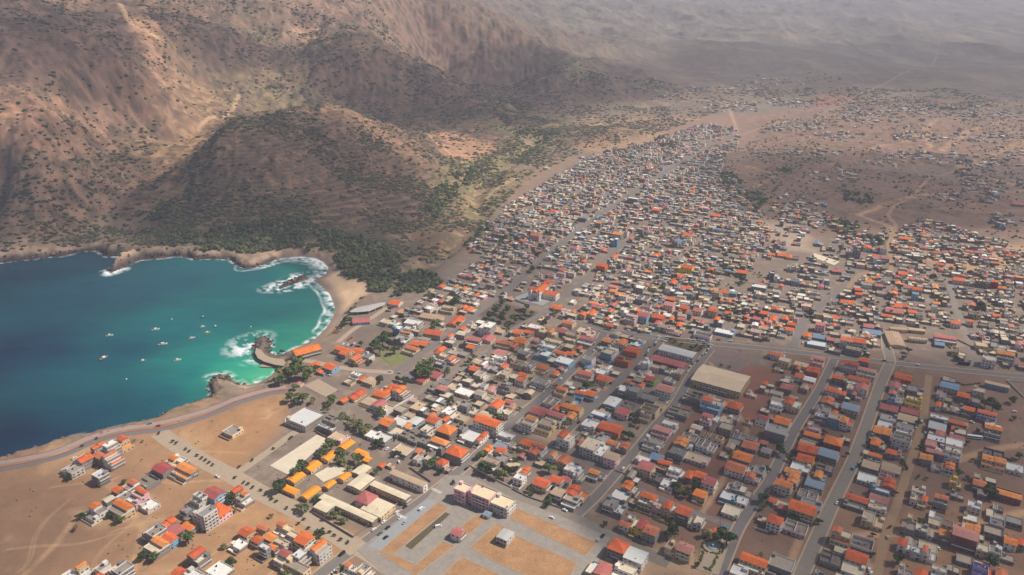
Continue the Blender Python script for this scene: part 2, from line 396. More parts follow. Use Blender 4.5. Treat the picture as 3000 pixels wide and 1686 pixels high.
# ------------------------------------------------------------------ colours of the soil
def ground_colours(P, z):
    x, y = P[:, 0], P[:, 1]; N = len(P)
    c = np.tile(lin((132,115,102)), (N, 1))
    def mix(mask, rgb):
        m = mask[:, None]; c[:] = c * (1 - m) + lin(rgb) * m
    n1 = fbm(x, y, 120, 4, 201); n2 = fbm(x, y, 34, 4, 202); n3 = fbm(x, y, 9, 3, 203)
    dist = np.hypot(x, y)
    hills = np.clip((z - 12) / 10, 0, 1)
    mix(hills * .9, (116,88,76))
    wild = 1 - soft_inside(P, TOWN, 25)
    mix(wild * np.clip((n2 - .52) * 5, 0, 1) * .75, (134,106,84))
    mix(wild * np.clip((n1 - .55) * 6, 0, 1) * .65, (128,118,80))
    mix(wild * np.clip((.42 - n2) * 6, 0, 1) * .6, (186,146,112))
    mix(wild * np.clip((n3 - .6) * 6, 0, 1) * .45, (104,92,72))
    cover = vnoise(x / 7.5, y / 5.0, 911) * .6 + vnoise(x / 3.1, y / 2.4, 912) * .4
    mix(wild * np.clip((cover - .50 - .18 * (n1 - .5)) * 7, 0, 1) * .5, (96,84,62))
    mix((1 - wild) * np.clip((n2 - .55) * 6, 0, 1) * .35, (112,98,88)); mix((1 - wild) * np.clip((.43 - n3) * 6, 0, 1) * .3, (178,158,138))
    # named patches: (points, where from, colour, softness, strength)
    PATCH = [
     (D([(-100,1170),(200,1110),(700,985),(740,1010),(560,1200),(900,1340),(860,1448),(800,1500),(-200,1600)]), (170,128,92), 14, .85),
     (D([(-100,1185),(60,1165),(180,1150),(260,1200),(330,1290),(260,1400),(120,1500),(-200,1600)]), (146,112,88), 30, .8),
     (D([(430,1090),(560,1050),(700,1000),(730,1020),(700,1090),(600,1180)]), (176,132,92), 8, .8),
     (D([(560,1270),(700,1260),(860,1370),(780,1448),(500,1448)]), (182,140,100), 12, .6),
     (D([(1480,1330),(1800,1100),(1990,880),(2576,950),(2700,1500),(1560,1500)]), (126,96,78), 25, .85),
     (D([(1700,1030),(1800,990),(1900,1000),(1890,1150),(1800,1330),(1640,1250)]), (124,86,68), 16, .8),
     (D([(1860,920),(1960,930),(1900,1060),(1840,1040)]), (142,92,72), 8, .8),
     (D([(2100,1290),(2330,1290),(2500,1250),(2600,1330),(2576,1448),(2230,1448)]), (166,124,90), 20, .6),
     (D([(1530,1400),(1700,1380),(1840,1448),(1500,1470)]), (192,158,124), 10, .8),
     (D([(1230,985),(1290,1010),(1240,1040),(1180,1010)]), (178,148,116), 5, .8),
     (D([(1330,1100),(1400,1130),(1460,1080),(1400,1060)]), (186,158,128), 5, .8),
     (D([(1250,755),(1370,790),(1300,835),(1190,790)]), (98,84,68), 5, .9),
     (D([(860,830),(985,815),(1010,880),(930,905),(880,850)]), (120,104,92), 6, .85),
     (D([(1500,300),(1760,290),(1860,290),(2200,250),(2576,300),(2700,420),(2300,420),(2000,440),(1800,470),(1850,360),(1640,330),(1380,330)]), (152,120,100), 30, .75),
     (D([(2040,250),(2130,240),(2160,262),(2060,272)]), (190,120,92), 10, .6),
     (D([(1440,380),(1560,330),(1660,330),(1700,350),(1560,395)]), (176,138,102), 14, .6),
     (D([(1260,500),(1340,430),(1430,395),(1450,400),(1360,460),(1300,520)]), (160,128,104), 12, .45),
     (D([(1800,430),(1900,400),(2100,420),(2576,480),(2576,600),(2240,590),(2000,600),(1880,520)]), (132,102,86), 25, .8),
     (D([(2280,640),(2576,610),(2700,700),(2576,720),(2400,690)]), (190,150,112), 15, .7),
     (D([(1160,470),(1260,430),(1330,440),(1240,520),(1180,600),(1130,560)]), (146,122,84), 18, .6),
     (D([(940,890),(1010,885),(1040,905),(985,925)]), (130,126,80), 6, .7),
     (D([(1900,560),(2010,560),(2060,640),(1960,620)]), (178,156,134), 15, .7),
    ]
    for pl, rgb, soft, k in PATCH:
        m = soft_inside(P, pl, soft)
        m = np.clip(m + (n2 - .5) * .9 * (m > .02) * (m < .98), 0, 1)
        mix(m * k, rgb)
    HPATCH = [
     ([(380,180),(430,150),(520,200),(620,220),(560,260),(520,330),(560,340),(470,420),(440,500),(380,490),(370,330)], (190,150,110), 22, .7),
     ([(0,240),(130,240),(230,280),(240,320),(200,360),(120,440),(0,480)], (188,138,108), 18, .75),
     ([(280,10),(330,40),(420,70),(430,180),(380,200),(360,120)], (200,150,116), 16, .7),
     ([(600,190),(740,180),(880,270),(780,275),(620,250)], (170,150,104), 25, .8),
     ([(640,265),(860,255),(1000,320),(1080,420),(1000,400),(880,310),(700,275)], (168,126,98), 14, .45),
     ([(700,90),(740,60),(800,60),(830,110),(760,110)], (206,160,124), 10, .8),
     ([(620,0),(860,0),(1000,60),(900,50),(760,30)], (196,152,124), 14, .5),
     ([(1080,330),(1170,340),(1290,380),(1240,420),(1130,400)], (200,150,114), 14, .8),
     ([(1200,270),(1300,330),(1320,370),(1250,330),(1190,290)], (120,122,78), 10, .8),
     ([(400,560),(560,500),(800,520),(1000,580),(1010,680),(900,670),(780,620),(420,630)], (74,72,50), 22, .85),
     ([(380,500),(440,490),(470,530),(400,560)], (112,110,66), 12, .8),
     ([(560,330),(760,290),(960,360),(1060,450),(1080,520),(1000,590),(800,520),(560,500),(450,540),(500,420)], (98,78,68), 20, .8),
     ([(480,430),(600,360),(560,480),(440,520)], (116,104,68), 16, .7),
     ([(190,560),(250,540),(330,550),(320,600),(270,610),(200,590)], (182,156,130), 10, .7),
     ([(0,600),(120,585),(250,610),(270,640),(0,660)], (164,136,114), 10, .7),
     ([(60,470),(250,430),(420,480),(440,600),(300,620),(60,580)], (112,92,72), 25, .6),
     ([(480,120),(700,180),(860,260),(780,270),(560,250)], (124,112,82), 30, .55),
     ([(860,130),(1060,190),(1200,270),(1160,330),(980,260),(840,200)], (96,84,72), 25, .6),
     ([(1120,400),(1240,380),(1320,330),(1400,330),(1380,380),(1240,430),(1180,480),(1110,500),(1090,450)], (122,120,74), 14, .65),
     ([(1400,150),(1480,140),(1520,180),(1440,200)], (170,160,118), 20, .7),
     ([(0,0),(300,0),(360,160),(340,260),(160,230),(0,230)], (122,96,90), 22, .7),
     ([(1000,540),(1200,560),(1190,640),(1060,650)], (130,100,80), 12, .7),
    ]
    for pts, rgb, soft, k in HPATCH:
        m = soft_inside(P, land(pts), soft)
        m = np.clip(m + (n2 - .5) * 1.1 * (m > .02) * (m < .98), 0, 1)
        mix(m * k, rgb)
    c2 = fbm(x, y * .8, 24, 4, 921); c3 = fbm(x * .8, y, 11, 3, 922)
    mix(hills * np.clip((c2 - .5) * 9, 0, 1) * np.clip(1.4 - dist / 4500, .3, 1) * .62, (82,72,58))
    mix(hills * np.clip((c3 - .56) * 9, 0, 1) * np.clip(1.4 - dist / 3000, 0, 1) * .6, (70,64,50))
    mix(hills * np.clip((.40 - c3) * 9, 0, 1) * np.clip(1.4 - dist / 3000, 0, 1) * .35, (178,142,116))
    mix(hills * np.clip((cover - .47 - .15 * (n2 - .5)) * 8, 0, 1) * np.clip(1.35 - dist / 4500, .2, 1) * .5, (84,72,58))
    # terraced contour lines on the spur and gullies
    ter = np.clip(np.sin(z * 1.35 + 5 * n1) * 1.6 - .4, 0, 1) * hills * (dist < 1900)
    mix(ter * .22, (196,150,118))
    # paths trodden on the hills
    for pts, w in (([(400,100),(330,60),(300,10)], 5), ([(500,330),(560,300),(600,240)], 4), 
                   ([(1150,500),(1140,460),(1170,440)], 4), ([(1210,530),(1240,480),(1300,450)], 4), ([(1060,330),(1180,420)], 3)):
        d = dist_line(P, land(pts), limit=20); mix(np.clip(1.5 - d / w, 0, 1) * .7, (206,170,130))
    for pts, w in (([(2576,470),(2480,450),(2400,420),(2340,400),(2330,330)], 8), ([(2340,400),(2440,330),(2560,300)], 7), ([(2400,430),(2576,360)], 7),
                   ([(2160,540),(2240,570),(2250,600)], 5), ([(2160,540),(2300,490),(2576,480)], 6), ([(1700,250),(1830,262),(1860,340)], 4), ([(2000,300),(1860,340)], 6),
                   ([(1900,470),(1960,440),(1880,420)], 6), ([(1380,330),(1600,300),(1750,300)], 8), ([(2170,380),(2280,360),(2360,300)], 6), ([(2100,270),(2060,290)], 6),
                   ([(60,1448),(140,1370),(200,1290)], 2.5), ([(330,1448),(360,1330),(300,1240),(240,1200)], 3), ([(2150,1350),(2400,1330),(2576,1290)], 4), ([(2060,1370),(2200,1430)], 4),
                   ([(2400,1160),(2500,1130),(2576,1120)], 4), ([(1980,1440),(2070,1210)], 3)):
        d = dist_line(P, D(pts), limit=30); mix(np.clip(1.5 - d / w, 0, 1) * .55, (204,162,124))
    for ln, w, mt in TRACKS.values():
        q = np.asarray(ln)
        d = dist_line(P, q, limit=30) + 2.0 * (n3 - .5) + 1.5 * (n2 - .5); mix(np.clip(1.3 - d / (w * .5), 0, 1) * .62, (188,156,124) if mt != 'asphalt' else (130,118,112))
    rd = dist_line(P, RAVINE, limit=120)
    mix(np.clip(1.2 - rd / 70, 0, 1) * (.2 + .8 * np.clip((n2 - .42) * 5, 0, 1)) * wild * .7, (98,96,62))
    mix(np.clip(1.2 - rd / 60, 0, 1) * np.clip((n3 - .55) * 7, 0, 1) * wild * .7, (178,146,108))
    mix(soft_inside(P, PLAIN, 70) * np.clip((cover - .46 - .2 * (n2 - .5)) * 7, 0, 1) * .55, (100,84,66))
    mix(soft_inside(P, PLAIN, 70) * np.clip((n2 - .56) * 7, 0, 1) * .4, (112,86,74))
    g2 = np.minimum(dist_line(P, D([(1790,415),(1830,450),(1880,490),(1900,510)]), limit=160), dist_line(P, D([(1890,505),(1930,460),(1990,415),(2060,400)]), limit=160))
    g2 = np.minimum(g2, dist_line(P, D([(2000,540),(2090,565),(2220,610)]), limit=160)); g2 = np.minimum(g2, dist_line(P, D([(2120,470),(2200,500),(2300,520)]), limit=160))
    mix(np.clip(1.3 - (g2 + 30 * (n2 - .5)) / 42, 0, 1) * (.35 + .65 * np.clip((cover - .4) * 5, 0, 1)) * .75, (84,78,58))
    mix(np.clip((dist - 2300) / 1500, 0, 1) * .75, (112,108,100)); mix(np.clip((dist - 2300) / 1500, 0, 1) * np.clip((n1 - .5) * 5, 0, 1) * .4, (150,136,120))  # distant scrub tone, greyed with distance to put cool haze into the colour
    lot = soft_inside(P, D([(-100,1170),(200,1110),(700,985),(740,1010),(560,1200),(900,1340),(860,1448),(800,1500),(-200,1600)]), 10)
    mix(lot * np.clip((n2 - .5) * 6, 0, 1) * .4, (150,116,86)); mix(lot * np.clip((n3 - .58) * 6, 0, 1) * .35, (124,104,80)); mix(lot * np.clip((.4 - n2) * 6, 0, 1) * .4, (208,172,132))
    for k, (px0, py0, px1, py1) in enumerate([(0,1400,330,1330),(20,1448,180,1260),(330,1230,180,1130),(420,1200,600,1230),(300,1330,560,1300),(560,1330,600,1220),(120,1240,330,1190),(640,1060,720,1030),(440,1100,600,1150),(250,1448,300,1330),(500,1448,620,1330),(700,1448,760,1400)]):
        ab = D([(px0, py0), (px1, py1)]); tt = np.linspace(0, 1, 12)[:, None]; q = ab[0] + (ab[1] - ab[0]) * tt; q = q + 7 * np.column_stack([np.sin(tt[:, 0] * 5 + k), np.cos(tt[:, 0] * 4 + k)])
        for o in (-.9, .9): mix(np.clip(1.2 - dist_line(P, q + o, limit=8) / .8, 0, 1) * .35, (208,172,132))
    # beach and the rim of the sea
    d = dist_line(P, SEA, True, limit=160)
    b = soft_inside(P, BEACH, 5)
    mix(b, (212,178,142))
    mix(b * np.clip(1.5 - d / 13, 0, 1), (142,122,106))
    mix((1 - b) * np.clip(1.5 - (d + 8 * (n3 - .5)) / 9, 0, 1) * .9, (132,108,92))
    rk = np.clip(1.3 - (d + 14 * (n2 - .5)) / 24, 0, 1) * (1 - b) * (y > 700)
    mix(rk * .7 * np.clip(n3 * 2 - .4, 0, 1), (186,158,132))
    mix((1 - b) * np.clip(1.4 - d / 4, 0, 1), (62,52,50))
    mix(soft_inside(P, PIER, 3) * (.5 + .5 * np.clip(n3 * 3 - 1, 0, 1)), (92,82,74))
    for isl in (ISLET, ROCK2): mix(soft_inside(P, isl, 2), (66,58,56))
    mix(soft_inside(P, ROCK2, 2) * np.clip(n3 * 3 - 1.2, 0, 1), (150,130,104))
    # soft stains, tyre marks and worn soil
    c *= (0.90 + 0.2 * n2)[:, None] * (0.95 + 0.1 * n3)[:, None]
    return c

def build_ground():
    ds = [70.0]
    while ds[-1] < 15500:
        d = ds[-1]
        if d < 430: s = 12.0 if d < 380 else 3.0
        else:
            s = max(d * d / (CAMH * 780.0) * .95, .6)
            if 1000 < d < 2600: s = min(s, 3.2)
            elif d >= 2600: s = min(s, 3.2 * (d / 2600) ** 2.4)
        ds.append(d + s)
    d = np.array(ds)
    a0 = np.linspace(-43.5, 43.5, 1040)
    a = np.radians(np.concatenate([np.arange(-89, -44, 3.0), a0, np.arange(47, 90, 3.0)]))
    DD, AA = np.meshgrid(d, a, indexing='ij')
    P = np.stack([(DD * np.sin(AA)).ravel(), (DD * np.cos(AA)).ravel()], 1)
    z = height(P)
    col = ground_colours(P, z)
    V = np.column_stack([P, z])
    ni, nj = len(d), len(a)
    zg = z.reshape(ni, nj); gr = np.gradient(zg, axis=0) / np.gradient(d)[:, None]; gc = np.gradient(zg, axis=1) / (d[:, None] * np.gradient(a)[None])
    st = np.sqrt(gr ** 2 + gc ** 2).ravel(); rk = np.clip((st - .62) * 2.6, 0, 1) * np.clip((z - 10) / 14, 0, 1) * np.clip(.35 + 1.4 * fbm(P[:, 0], P[:, 1], 14, 3, 777), 0, 1)
    rn = np.clip(ridged(P[:, 0], P[:, 1] * .7, 16, 4, 779) * 2.2 - .85, 0, 1)[:, None]
    rc = (lin((74,60,56)) * (1 - rn) + lin((164,128,108)) * rn) if True else lin((108,84,76)) * (1 - fbm(P[:, 0], P[:, 1], 60, 2, 778))[:, None] * 1.0 + lin((150,112,92)) * fbm(P[:, 0], P[:, 1], 60, 2, 778)[:, None]
    k_ = (rk * .6)[:, None]; col = col * (1 - k_) + rc * k_
    idx = np.arange(ni * nj).reshape(ni, nj)
    F = np.stack([idx[:-1, :-1], idx[:-1, 1:], idx[1:, 1:], idx[1:, :-1]], -1).reshape(-1, 4)[:, ::-1]
    fc = V[F].mean(1)
    # leave out what lies deep under the sea
    keep = V[F][:, :, 2].max(1) > -2.6
    F = F[keep]; fc = fc[keep]
    isl = inside(fc[:, :2], TOWN)
    hill = (~isl) & (fc[:, 1] > 640) & (fc[:, 2] > -3)
    sandm = inside(fc[:, :2], BEACH)
    for name, m, kind in (('ground', ~hill & ~sandm, 'structure'), ('hills', hill & ~sandm, 'structure'), ('beach', sandm, 'structure')):
        f = F[m]; used, inv = np.unique(f, return_inverse=True)
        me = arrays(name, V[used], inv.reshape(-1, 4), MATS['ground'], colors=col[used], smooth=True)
        tag(link(name, me), kind=kind)
    print('ground', ni, nj, len(F))
build_ground()

# ------------------------------------------------------------------ flat sheets: roads, squares, courts
def ribbon(name, line, width, mat, z, label=None):
    line = np.asarray(line, float)
    # resample and smooth
    seg = np.linalg.norm(np.diff(line, axis=0), axis=1); s = np.concatenate([[0], np.cumsum(seg)])
    t = np.linspace(0, s[-1], max(2, int(s[-1] / 6)))
    q = np.column_stack([np.interp(t, s, line[:, 0]), np.interp(t, s, line[:, 1])])
    if len(q) > 6:
        for _ in range(4): q[1:-1] = q[1:-1] * .5 + (q[:-2] + q[2:]) * .25
    g = np.gradient(q, axis=0); g /= np.linalg.norm(g, axis=1)[:, None] + 1e-9
    nrm = np.column_stack([-g[:, 1], g[:, 0]])
    wob = width * .5 * (1 + .05 * (fbm(q[:, 0], q[:, 1], 20, 2, 5) - .5))
    cols = np.linspace(-1, 1, 5)
    V = np.concatenate([np.column_stack([q + nrm * (wob * k)[:, None], np.zeros(len(q))]) for k in cols])
    n = len(q)
    V[:, 2] = np.maximum(height(V[:, :2]), 1.0) + z
    F = []
    for c in range(4):
        for i in range(n - 1): F.append((c * n + i, (c + 1) * n + i, (c + 1) * n + i + 1, c * n + i + 1))
    F = np.array(F)[:, ::-1]
    me = arrays(name, V, F, mat, smooth=True)
    return tag(link(name, me), kind='structure')
def sheet(name, pl, mat, z, kind='structure', thick=0.0):
    pl = np.asarray(pl, float); zz = GROUND + z
    area = 0.5 * np.sum(pl[:, 0] * np.roll(pl[:, 1], -1) - np.roll(pl[:, 0], -1) * pl[:, 1])
    if area < 0: pl = pl[::-1]
    m = MB(); m.v = [(p[0], p[1], zz) for p in pl]; n = len(pl); m.f = [tuple(range(n))]; m.m = [0]
    if thick:
        m.v += [(p[0], p[1], zz - thick) for p in pl]
        for i in range(n):
            j = (i + 1) % n; m.f.append((i, i + n, j + n, j)); m.m.append(0)
    return tag(m.build(name, mat), kind=kind)
def wallline(name, line, h, t, mat, label, z0=None, cat='wall'):
    m = MB(); line = np.asarray(line, float); z0 = GROUND if z0 is None else z0
    for a, b in zip(line[:-1], line[1:]):
        e = b - a; L = np.linalg.norm(e); e /= L; nn = np.array([-e[1], e[0]]) * t / 2; a = a - e * t / 2; b = b + e * t / 2
        c = [a - nn, b - nn, b + nn, a + nn]; k = len(m.v)
        m.v += [(p[0], p[1], z0 - .5) for p in c] + [(p[0], p[1], z0 + h) for p in c]
        for f in ((4,5,6,7),(0,1,5,4),(1,2,6,5),(2,3,7,6),(3,0,4,7)): m.f.append(tuple(k + q for q in f)); m.m.append(0)
        z0 += .003
    o = m.build(name, mat); tag(o, label, cat); return o

_z = 0.05
for nm, (ln, w, mt) in ROADS.items():
    _z += .004
    ribbon({'asphalt': 'road', 'concrete': 'street', 'pale': 'paved_street', 'dirt': 'dirt_track'}.get(mt, nm), ln, w, MATS[mt], _z + (.05 if mt == 'asphalt' else 0))
sheet('plaza', PLAZA, MATS['plaza'], .27, thick=.2)
Z2 = lambda p: poly(p, 750, 1124)
sheet('plaza_paving_strip', Z2([(838,1232),(1292,872),(1372,892),(932,1262)]), MATS['plaza_grey'], .29)
KB = MB()
beds = [Z2([(928,1272),(1372,899),(1455,942),(1040,1290)]), Z2([(940,1290),(1050,1296),(1205,1375),(1405,1195),(1500,1228),(1200,1460),(1120,1400)]),
        Z2([(1548,1080),(1660,995),(1735,1030),(1598,1152)]),
        np.vstack([Z2([(1615,1242),(1810,1062),(1932,1112)]), poly([(0,1140),(492,1362),(440,1460),(150,1470)], 1500, 1124), Z2([(1830,1360)])]),
        Z2([(1388,1470),(1550,1312),(1840,1448),(1860,1470)]),
        poly([(-58,952),(0,930),(640,1205),(555,1305),(0,1025)], 1500, 1124)]
for k_, b in enumerate(beds):
    sheet('plaza_earth_bed', b, MATS['orangedirt'], .31)
    ring_ = np.vstack([b, b[:1]])
    for i_ in range(len(b)):
        e_ = ring_[i_ + 1] - ring_[i_]; L_ = np.linalg.norm(e_); n_ = np.array([-e_[1], e_[0]]) / L_ * .25; e_ = e_ / L_ * .2
        p_ = [ring_[i_] - e_ - n_, ring_[i_ + 1] + e_ - n_, ring_[i_ + 1] + e_ + n_, ring_[i_] - e_ + n_]
        KB.v += [(q[0], q[1], GROUND + z_) for z_ in (.2, .44 + .003 * (i_ % 7) + .0005 * k_) for q in p_]; n0 = len(KB.v) - 8
        for f in ((4,5,6,7),(0,1,5,4),(1,2,6,5),(2,3,7,6),(3,0,4,7)): KB.f.append(tuple(n0 + t for t in f)); KB.m.append(0)
tag(KB.build('plaza_kerb', MATS['pale']), kind='structure')
sheet('planting_bed', Z2([(1125,1228),(1430,975),(1465,988),(1172,1256)]), MATS['garden'], .33)
sheet('playing_field', Z2([(105,622),(245,692),(548,425),(460,388)]), MATS['court'], .30)
sheet('sports_court', Z2([(440,690),(510,747),(702,662),(590,606)]), MATS['court'], .31)
sheet('sand_court', Z2([(360,18),(468,-32),(622,50),(530,106)]), MATS['pale'], .29)
sheet('green_field', D([(950,893),(1000,885),(1028,898),(985,920)]), MATS['grass'], .2)
sheet('church_square', poly([(10,808),(110,745),(345,790),(230,862)], 1500, 562), MATS['plaza_grey'], .32, thick=.2)
sheet('pitch', poly([(320,490),(350,465),(540,530),(500,556)], 2250, 562), MATS['court'], .2)
sheet('market_yard', poly([(1110,410),(1190,385),(1480,440),(1400,500)], 1500, 840), MATS['garden'], .2)
sheet('bare_lot', poly([(1470,560),(1560,445),(1780,470),(1790,570),(1700,650)], 1500, 840), surface('grey_rubble_lot', (132,112,104), .95, .2, .2, 1.5), .2)
sheet('garden_square', poly([(1450,1190),(1540,1100),(1650,1180),(1560,1448),(1380,1400)], 1500, 1124), MATS['pale'], .25)
# painted edge lines on the avenue and the red kerb of the promenade
def offset_line(line, off):
    line = np.asarray(line, float); g = np.gradient(line, axis=0); g /= np.linalg.norm(g, axis=1)[:, None]
    return line + np.column_stack([-g[:, 1], g[:, 0]]) * off
ribbon('kerb', offset_line(ROADS['coast_road'][0], 3.7), 1.0, MATS['redkerb'], .36)
ribbon('sea_kerb', offset_line(ROADS['promenade'][0], 3.9), .7, MATS['redkerb'], .36)
for nm in ('avenue', 'trunk_road', 'market_street', 'wide_street', 'long_street'):
    for s in (-1, 1):
        ribbon('pavement', offset_line(ROADS[nm][0], s * (ROADS[nm][1] / 2 + .9)), 1.5, MATS['pale'], .24 if s < 0 else .245)
# bollard-like zebra crossings
zb = MB()
for cx, cy in ((1098,1236),(1010,1300)):
    p = D([(cx, cy)])[0]; u = np.array([.58, .815]); v = np.array([.815, -.58])
    for k in range(-5, 6):
        q = p + v * k * .95
        a = q - u * 1.6 - v * .25; b = q - u * 1.6 + v * .25; c = q + u * 1.6 + v * .25; d = q + u * 1.6 - v * .25
        zb.quad(*[(t[0], t[1], GROUND + .42) for t in (a, b, c, d)])
tag(zb.build('crossing_marking', MATS['paint']), kind='structure')

# ------------------------------------------------------------------ the sea
SEAC = [(0,680,(2,62,92)),(0,900,(0,50,86)),(0,1100,(0,44,80)),(150,760,(10,82,112)),(300,900,(1,90,116)),(200,1050,(1,80,112)),(450,720,(22,94,116)),(600,700,(32,108,122)),
 (750,680,(38,132,132)),(700,780,(34,112,120)),(790,760,(42,118,122)),(450,850,(2,110,126)),(500,950,(2,134,142)),(560,900,(4,148,150)),(620,930,(40,182,160)),(652,950,(110,206,164)),
 (684,934,(140,212,170)),(400,1000,(2,102,126)),(505,1000,(2,128,134)),(300,1050,(1,88,112)),(700,850,(40,146,138)),(770,850,(76,164,142)),(822,800,(60,134,128)),(640,800,(18,116,124)),
 (550,800,(6,116,128)),(120,1110,(0,60,98)),(60,900,(1,64,100)),(330,740,(16,88,112)),(600,985,(96,190,150)),(230,660,(8,70,96))]
def build_sea():
    ds = [250.0]
    while ds[-1] < 16000:
        d = ds[-1]; s = max(d * d / (CAMH * 780.0) * 1.0, 1.0)
        if d < 1400: s = min(s, 4.0)
        ds.append(d + s)
    d = np.array(ds); a = np.radians(np.concatenate([np.arange(-89, -44, 2.0), np.linspace(-43, 3, 520)]))
    DD, AA = np.meshgrid(d, a, indexing='ij')
    P = np.stack([(DD * np.sin(AA)).ravel(), (DD * np.cos(AA)).ravel()], 1)
    sea = inside(P, SEA); dc = dist_line(P, SEA, True, limit=250)
    x, y = P[:, 0], P[:, 1]
    # colour by the depth and the bottom
    w = np.zeros(len(P)); c = np.zeros((len(P), 3))
    cx = D([(q[0], q[1]) for q in SEAC], 0.0)
    wx = x + 70 * (fbm(x, y, 110, 4, 301) - .5); wy = y + 70 * (fbm(x, y, 110, 4, 302) - .5)
    for i, q in enumerate(SEAC):
        k = 1 / (((wx - cx[i, 0]) ** 2 + (wy - cx[i, 1]) ** 2) + 400) ** 1.6
        w += k; c += k[:, None] * lin(q[2])
    c /= w[:, None]; c *= .66; c[:, 0] *= .5; c[:, 2] *= .88
    c *= (0.80 + 0.40 * fbm(x * .6, y * 1.6, 45, 5, 310))[:, None] * (.88 + .24 * fbm(x * .5 + y * .25, y * 2.0, 9, 3, 311))[:, None]
    # foam where waves meet sand and rock
    n = fbm(x, y, 6, 4, 330); n2 = fbm(x, y, 22, 3, 331)
    f = np.clip(1.3 - dc / (3.5 + 7 * (n2 - .35)), 0, 1) * .8
    def near(pts, r, z=0.0, s=1.0):
        l = D(pts, z); dd = dist_line(P, l, closed=len(pts) > 2, limit=r * 2 + 10)
        return np.clip(1 - dd / r, 0, 1) * s
    surf = D([(615,674),(660,668),(700,654),(752,648),(800,656),(822,676),(812,694),(790,702),(812,722),(832,746),(840,775),(834,800),(815,830)], 0.0)
    ds_ = dist_line(P, surf, limit=60)
    wv = np.clip(1.2 - ds_ / 11, 0, 1) * np.clip((n - .36) * 3.2, 0, 1) * .9 + np.exp(-((ds_ - 13 + 7 * (n2 - .5)) / 1.6) ** 2) * np.clip((n2 - .2) * 2, 0, 1) * .9
    wv2 = np.clip(1.2 - dist_line(P, D([(752,650),(800,658),(820,676),(806,692),(780,700)], 0.0), limit=50) / 19, 0, 1)
    wv = np.maximum(wv, wv2 * np.clip((n - .34) * 3.6, 0, 1))
    rocky = near([(650,850),(640,880),(640,900),(600,880),(612,862)], 24) ; rocky[inside(P, D([(590,870),(650,845),(672,880),(640,912),(606,900)], 0.0))] = 1
    wv = np.maximum(wv, np.clip(rocky * 1.0, 0, 1) * np.clip((n - .46) * 6, 0, 1))
    isl = near([(674,728),(700,716),(745,696),(775,692),(790,704),(760,716),(720,728)], 17); wv = np.maximum(wv, isl * 1.1 * np.clip((n - .43) * 6, 0, 1))
    r2 = near([(530,950),(560,944),(592,964),(610,974)], 12); wv = np.maximum(wv, r2 * 1.1 * np.clip((n - .44) * 6, 0, 1))
    pt = near([(268,684),(276,690),(310,678)], 12); wv = np.maximum(wv, pt * 1.3 * np.clip((n - .35) * 5, 0, 1))
    cove = near([(600,980),(622,974),(655,962),(688,945)], 9); wv = np.maximum(wv, cove * np.clip((n - .3) * 3, 0, 1))
    foam = np.clip(np.maximum(f * np.clip((n - .4) * 5, 0, 1), wv), 0, 1)
    lagoon = D([(684,923),(655,908),(640,900),(660,925)], 0.0)
    V = np.column_stack([P, 0.0 + .25 * (fbm(x, y, 9, 3, 340) - .5)])
    ni, nj = len(d), len(a); idx = np.arange(ni * nj).reshape(ni, nj)
    F = np.stack([idx[:-1, :-1], idx[:-1, 1:], idx[1:, 1:], idx[1:, :-1]], -1).reshape(-1, 4)[:, ::-1]
    ok = sea | (dc < 30)
    F = F[ok[F].any(1)]
    used, inv = np.unique(F, return_inverse=True)
    m, nt, b = new_mat('sea_water'); L = nt.links.new
    va = _n(nt, 'ShaderNodeVertexColor', layer_name='tint'); vf = _n(nt, 'ShaderNodeVertexColor', layer_name='foam')
    mx = _n(nt, 'ShaderNodeMix', data_type='RGBA'); mx.inputs[7].default_value = (.78, .8, .8, 1)
    L(vf.outputs['Color'], mx.inputs[0]); L(va.outputs['Color'], mx.inputs[6]); L(mx.outputs[2], b.inputs['Base Color'])
    rr = _n(nt, 'ShaderNodeMapRange'); rr.inputs['To Min'].default_value = .22; rr.inputs['To Max'].default_value = .9
    L(vf.outputs['Color'], rr.inputs['Value']); L(rr.outputs['Result'], b.inputs['Roughness'])
    b.inputs['IOR'].default_value = 1.33; b.inputs['Specular IOR Level'].default_value = .18
    geo = _n(nt, 'ShaderNodeNewGeometry'); nz = _n(nt, 'ShaderNodeTexNoise'); nz.inputs['Scale'].default_value = .35; nz.inputs['Detail'].default_value = 6
    mp = _n(nt, 'ShaderNodeMapping'); mp.inputs['Scale'].default_value = (.6, 1.5, 1); mp.inputs['Rotation'].default_value = (0, 0, .4)
    L(geo.outputs['Position'], mp.inputs['Vector']); L(mp.outputs['Vector'], nz.inputs['Vector'])
    bp = _n(nt, 'ShaderNodeBump'); bp.inputs['Strength'].default_value = .5; bp.inputs['Distance'].default_value = .6
    L(nz.outputs['Fac'], bp.inputs['Height']); L(bp.outputs['Normal'], b.inputs['Normal'])
    me = arrays('sea', V[used], inv.reshape(-1, 4), m, colors=c[used], smooth=True)
    fa = me.color_attributes.new('foam', 'FLOAT_COLOR', 'POINT'); q = np.ones((len(used), 4), np.float32); q[:, :3] = foam[used][:, None]; fa.data.foreach_set('color', q.ravel())
    tag(link('sea', me), kind='structure')
build_sea()
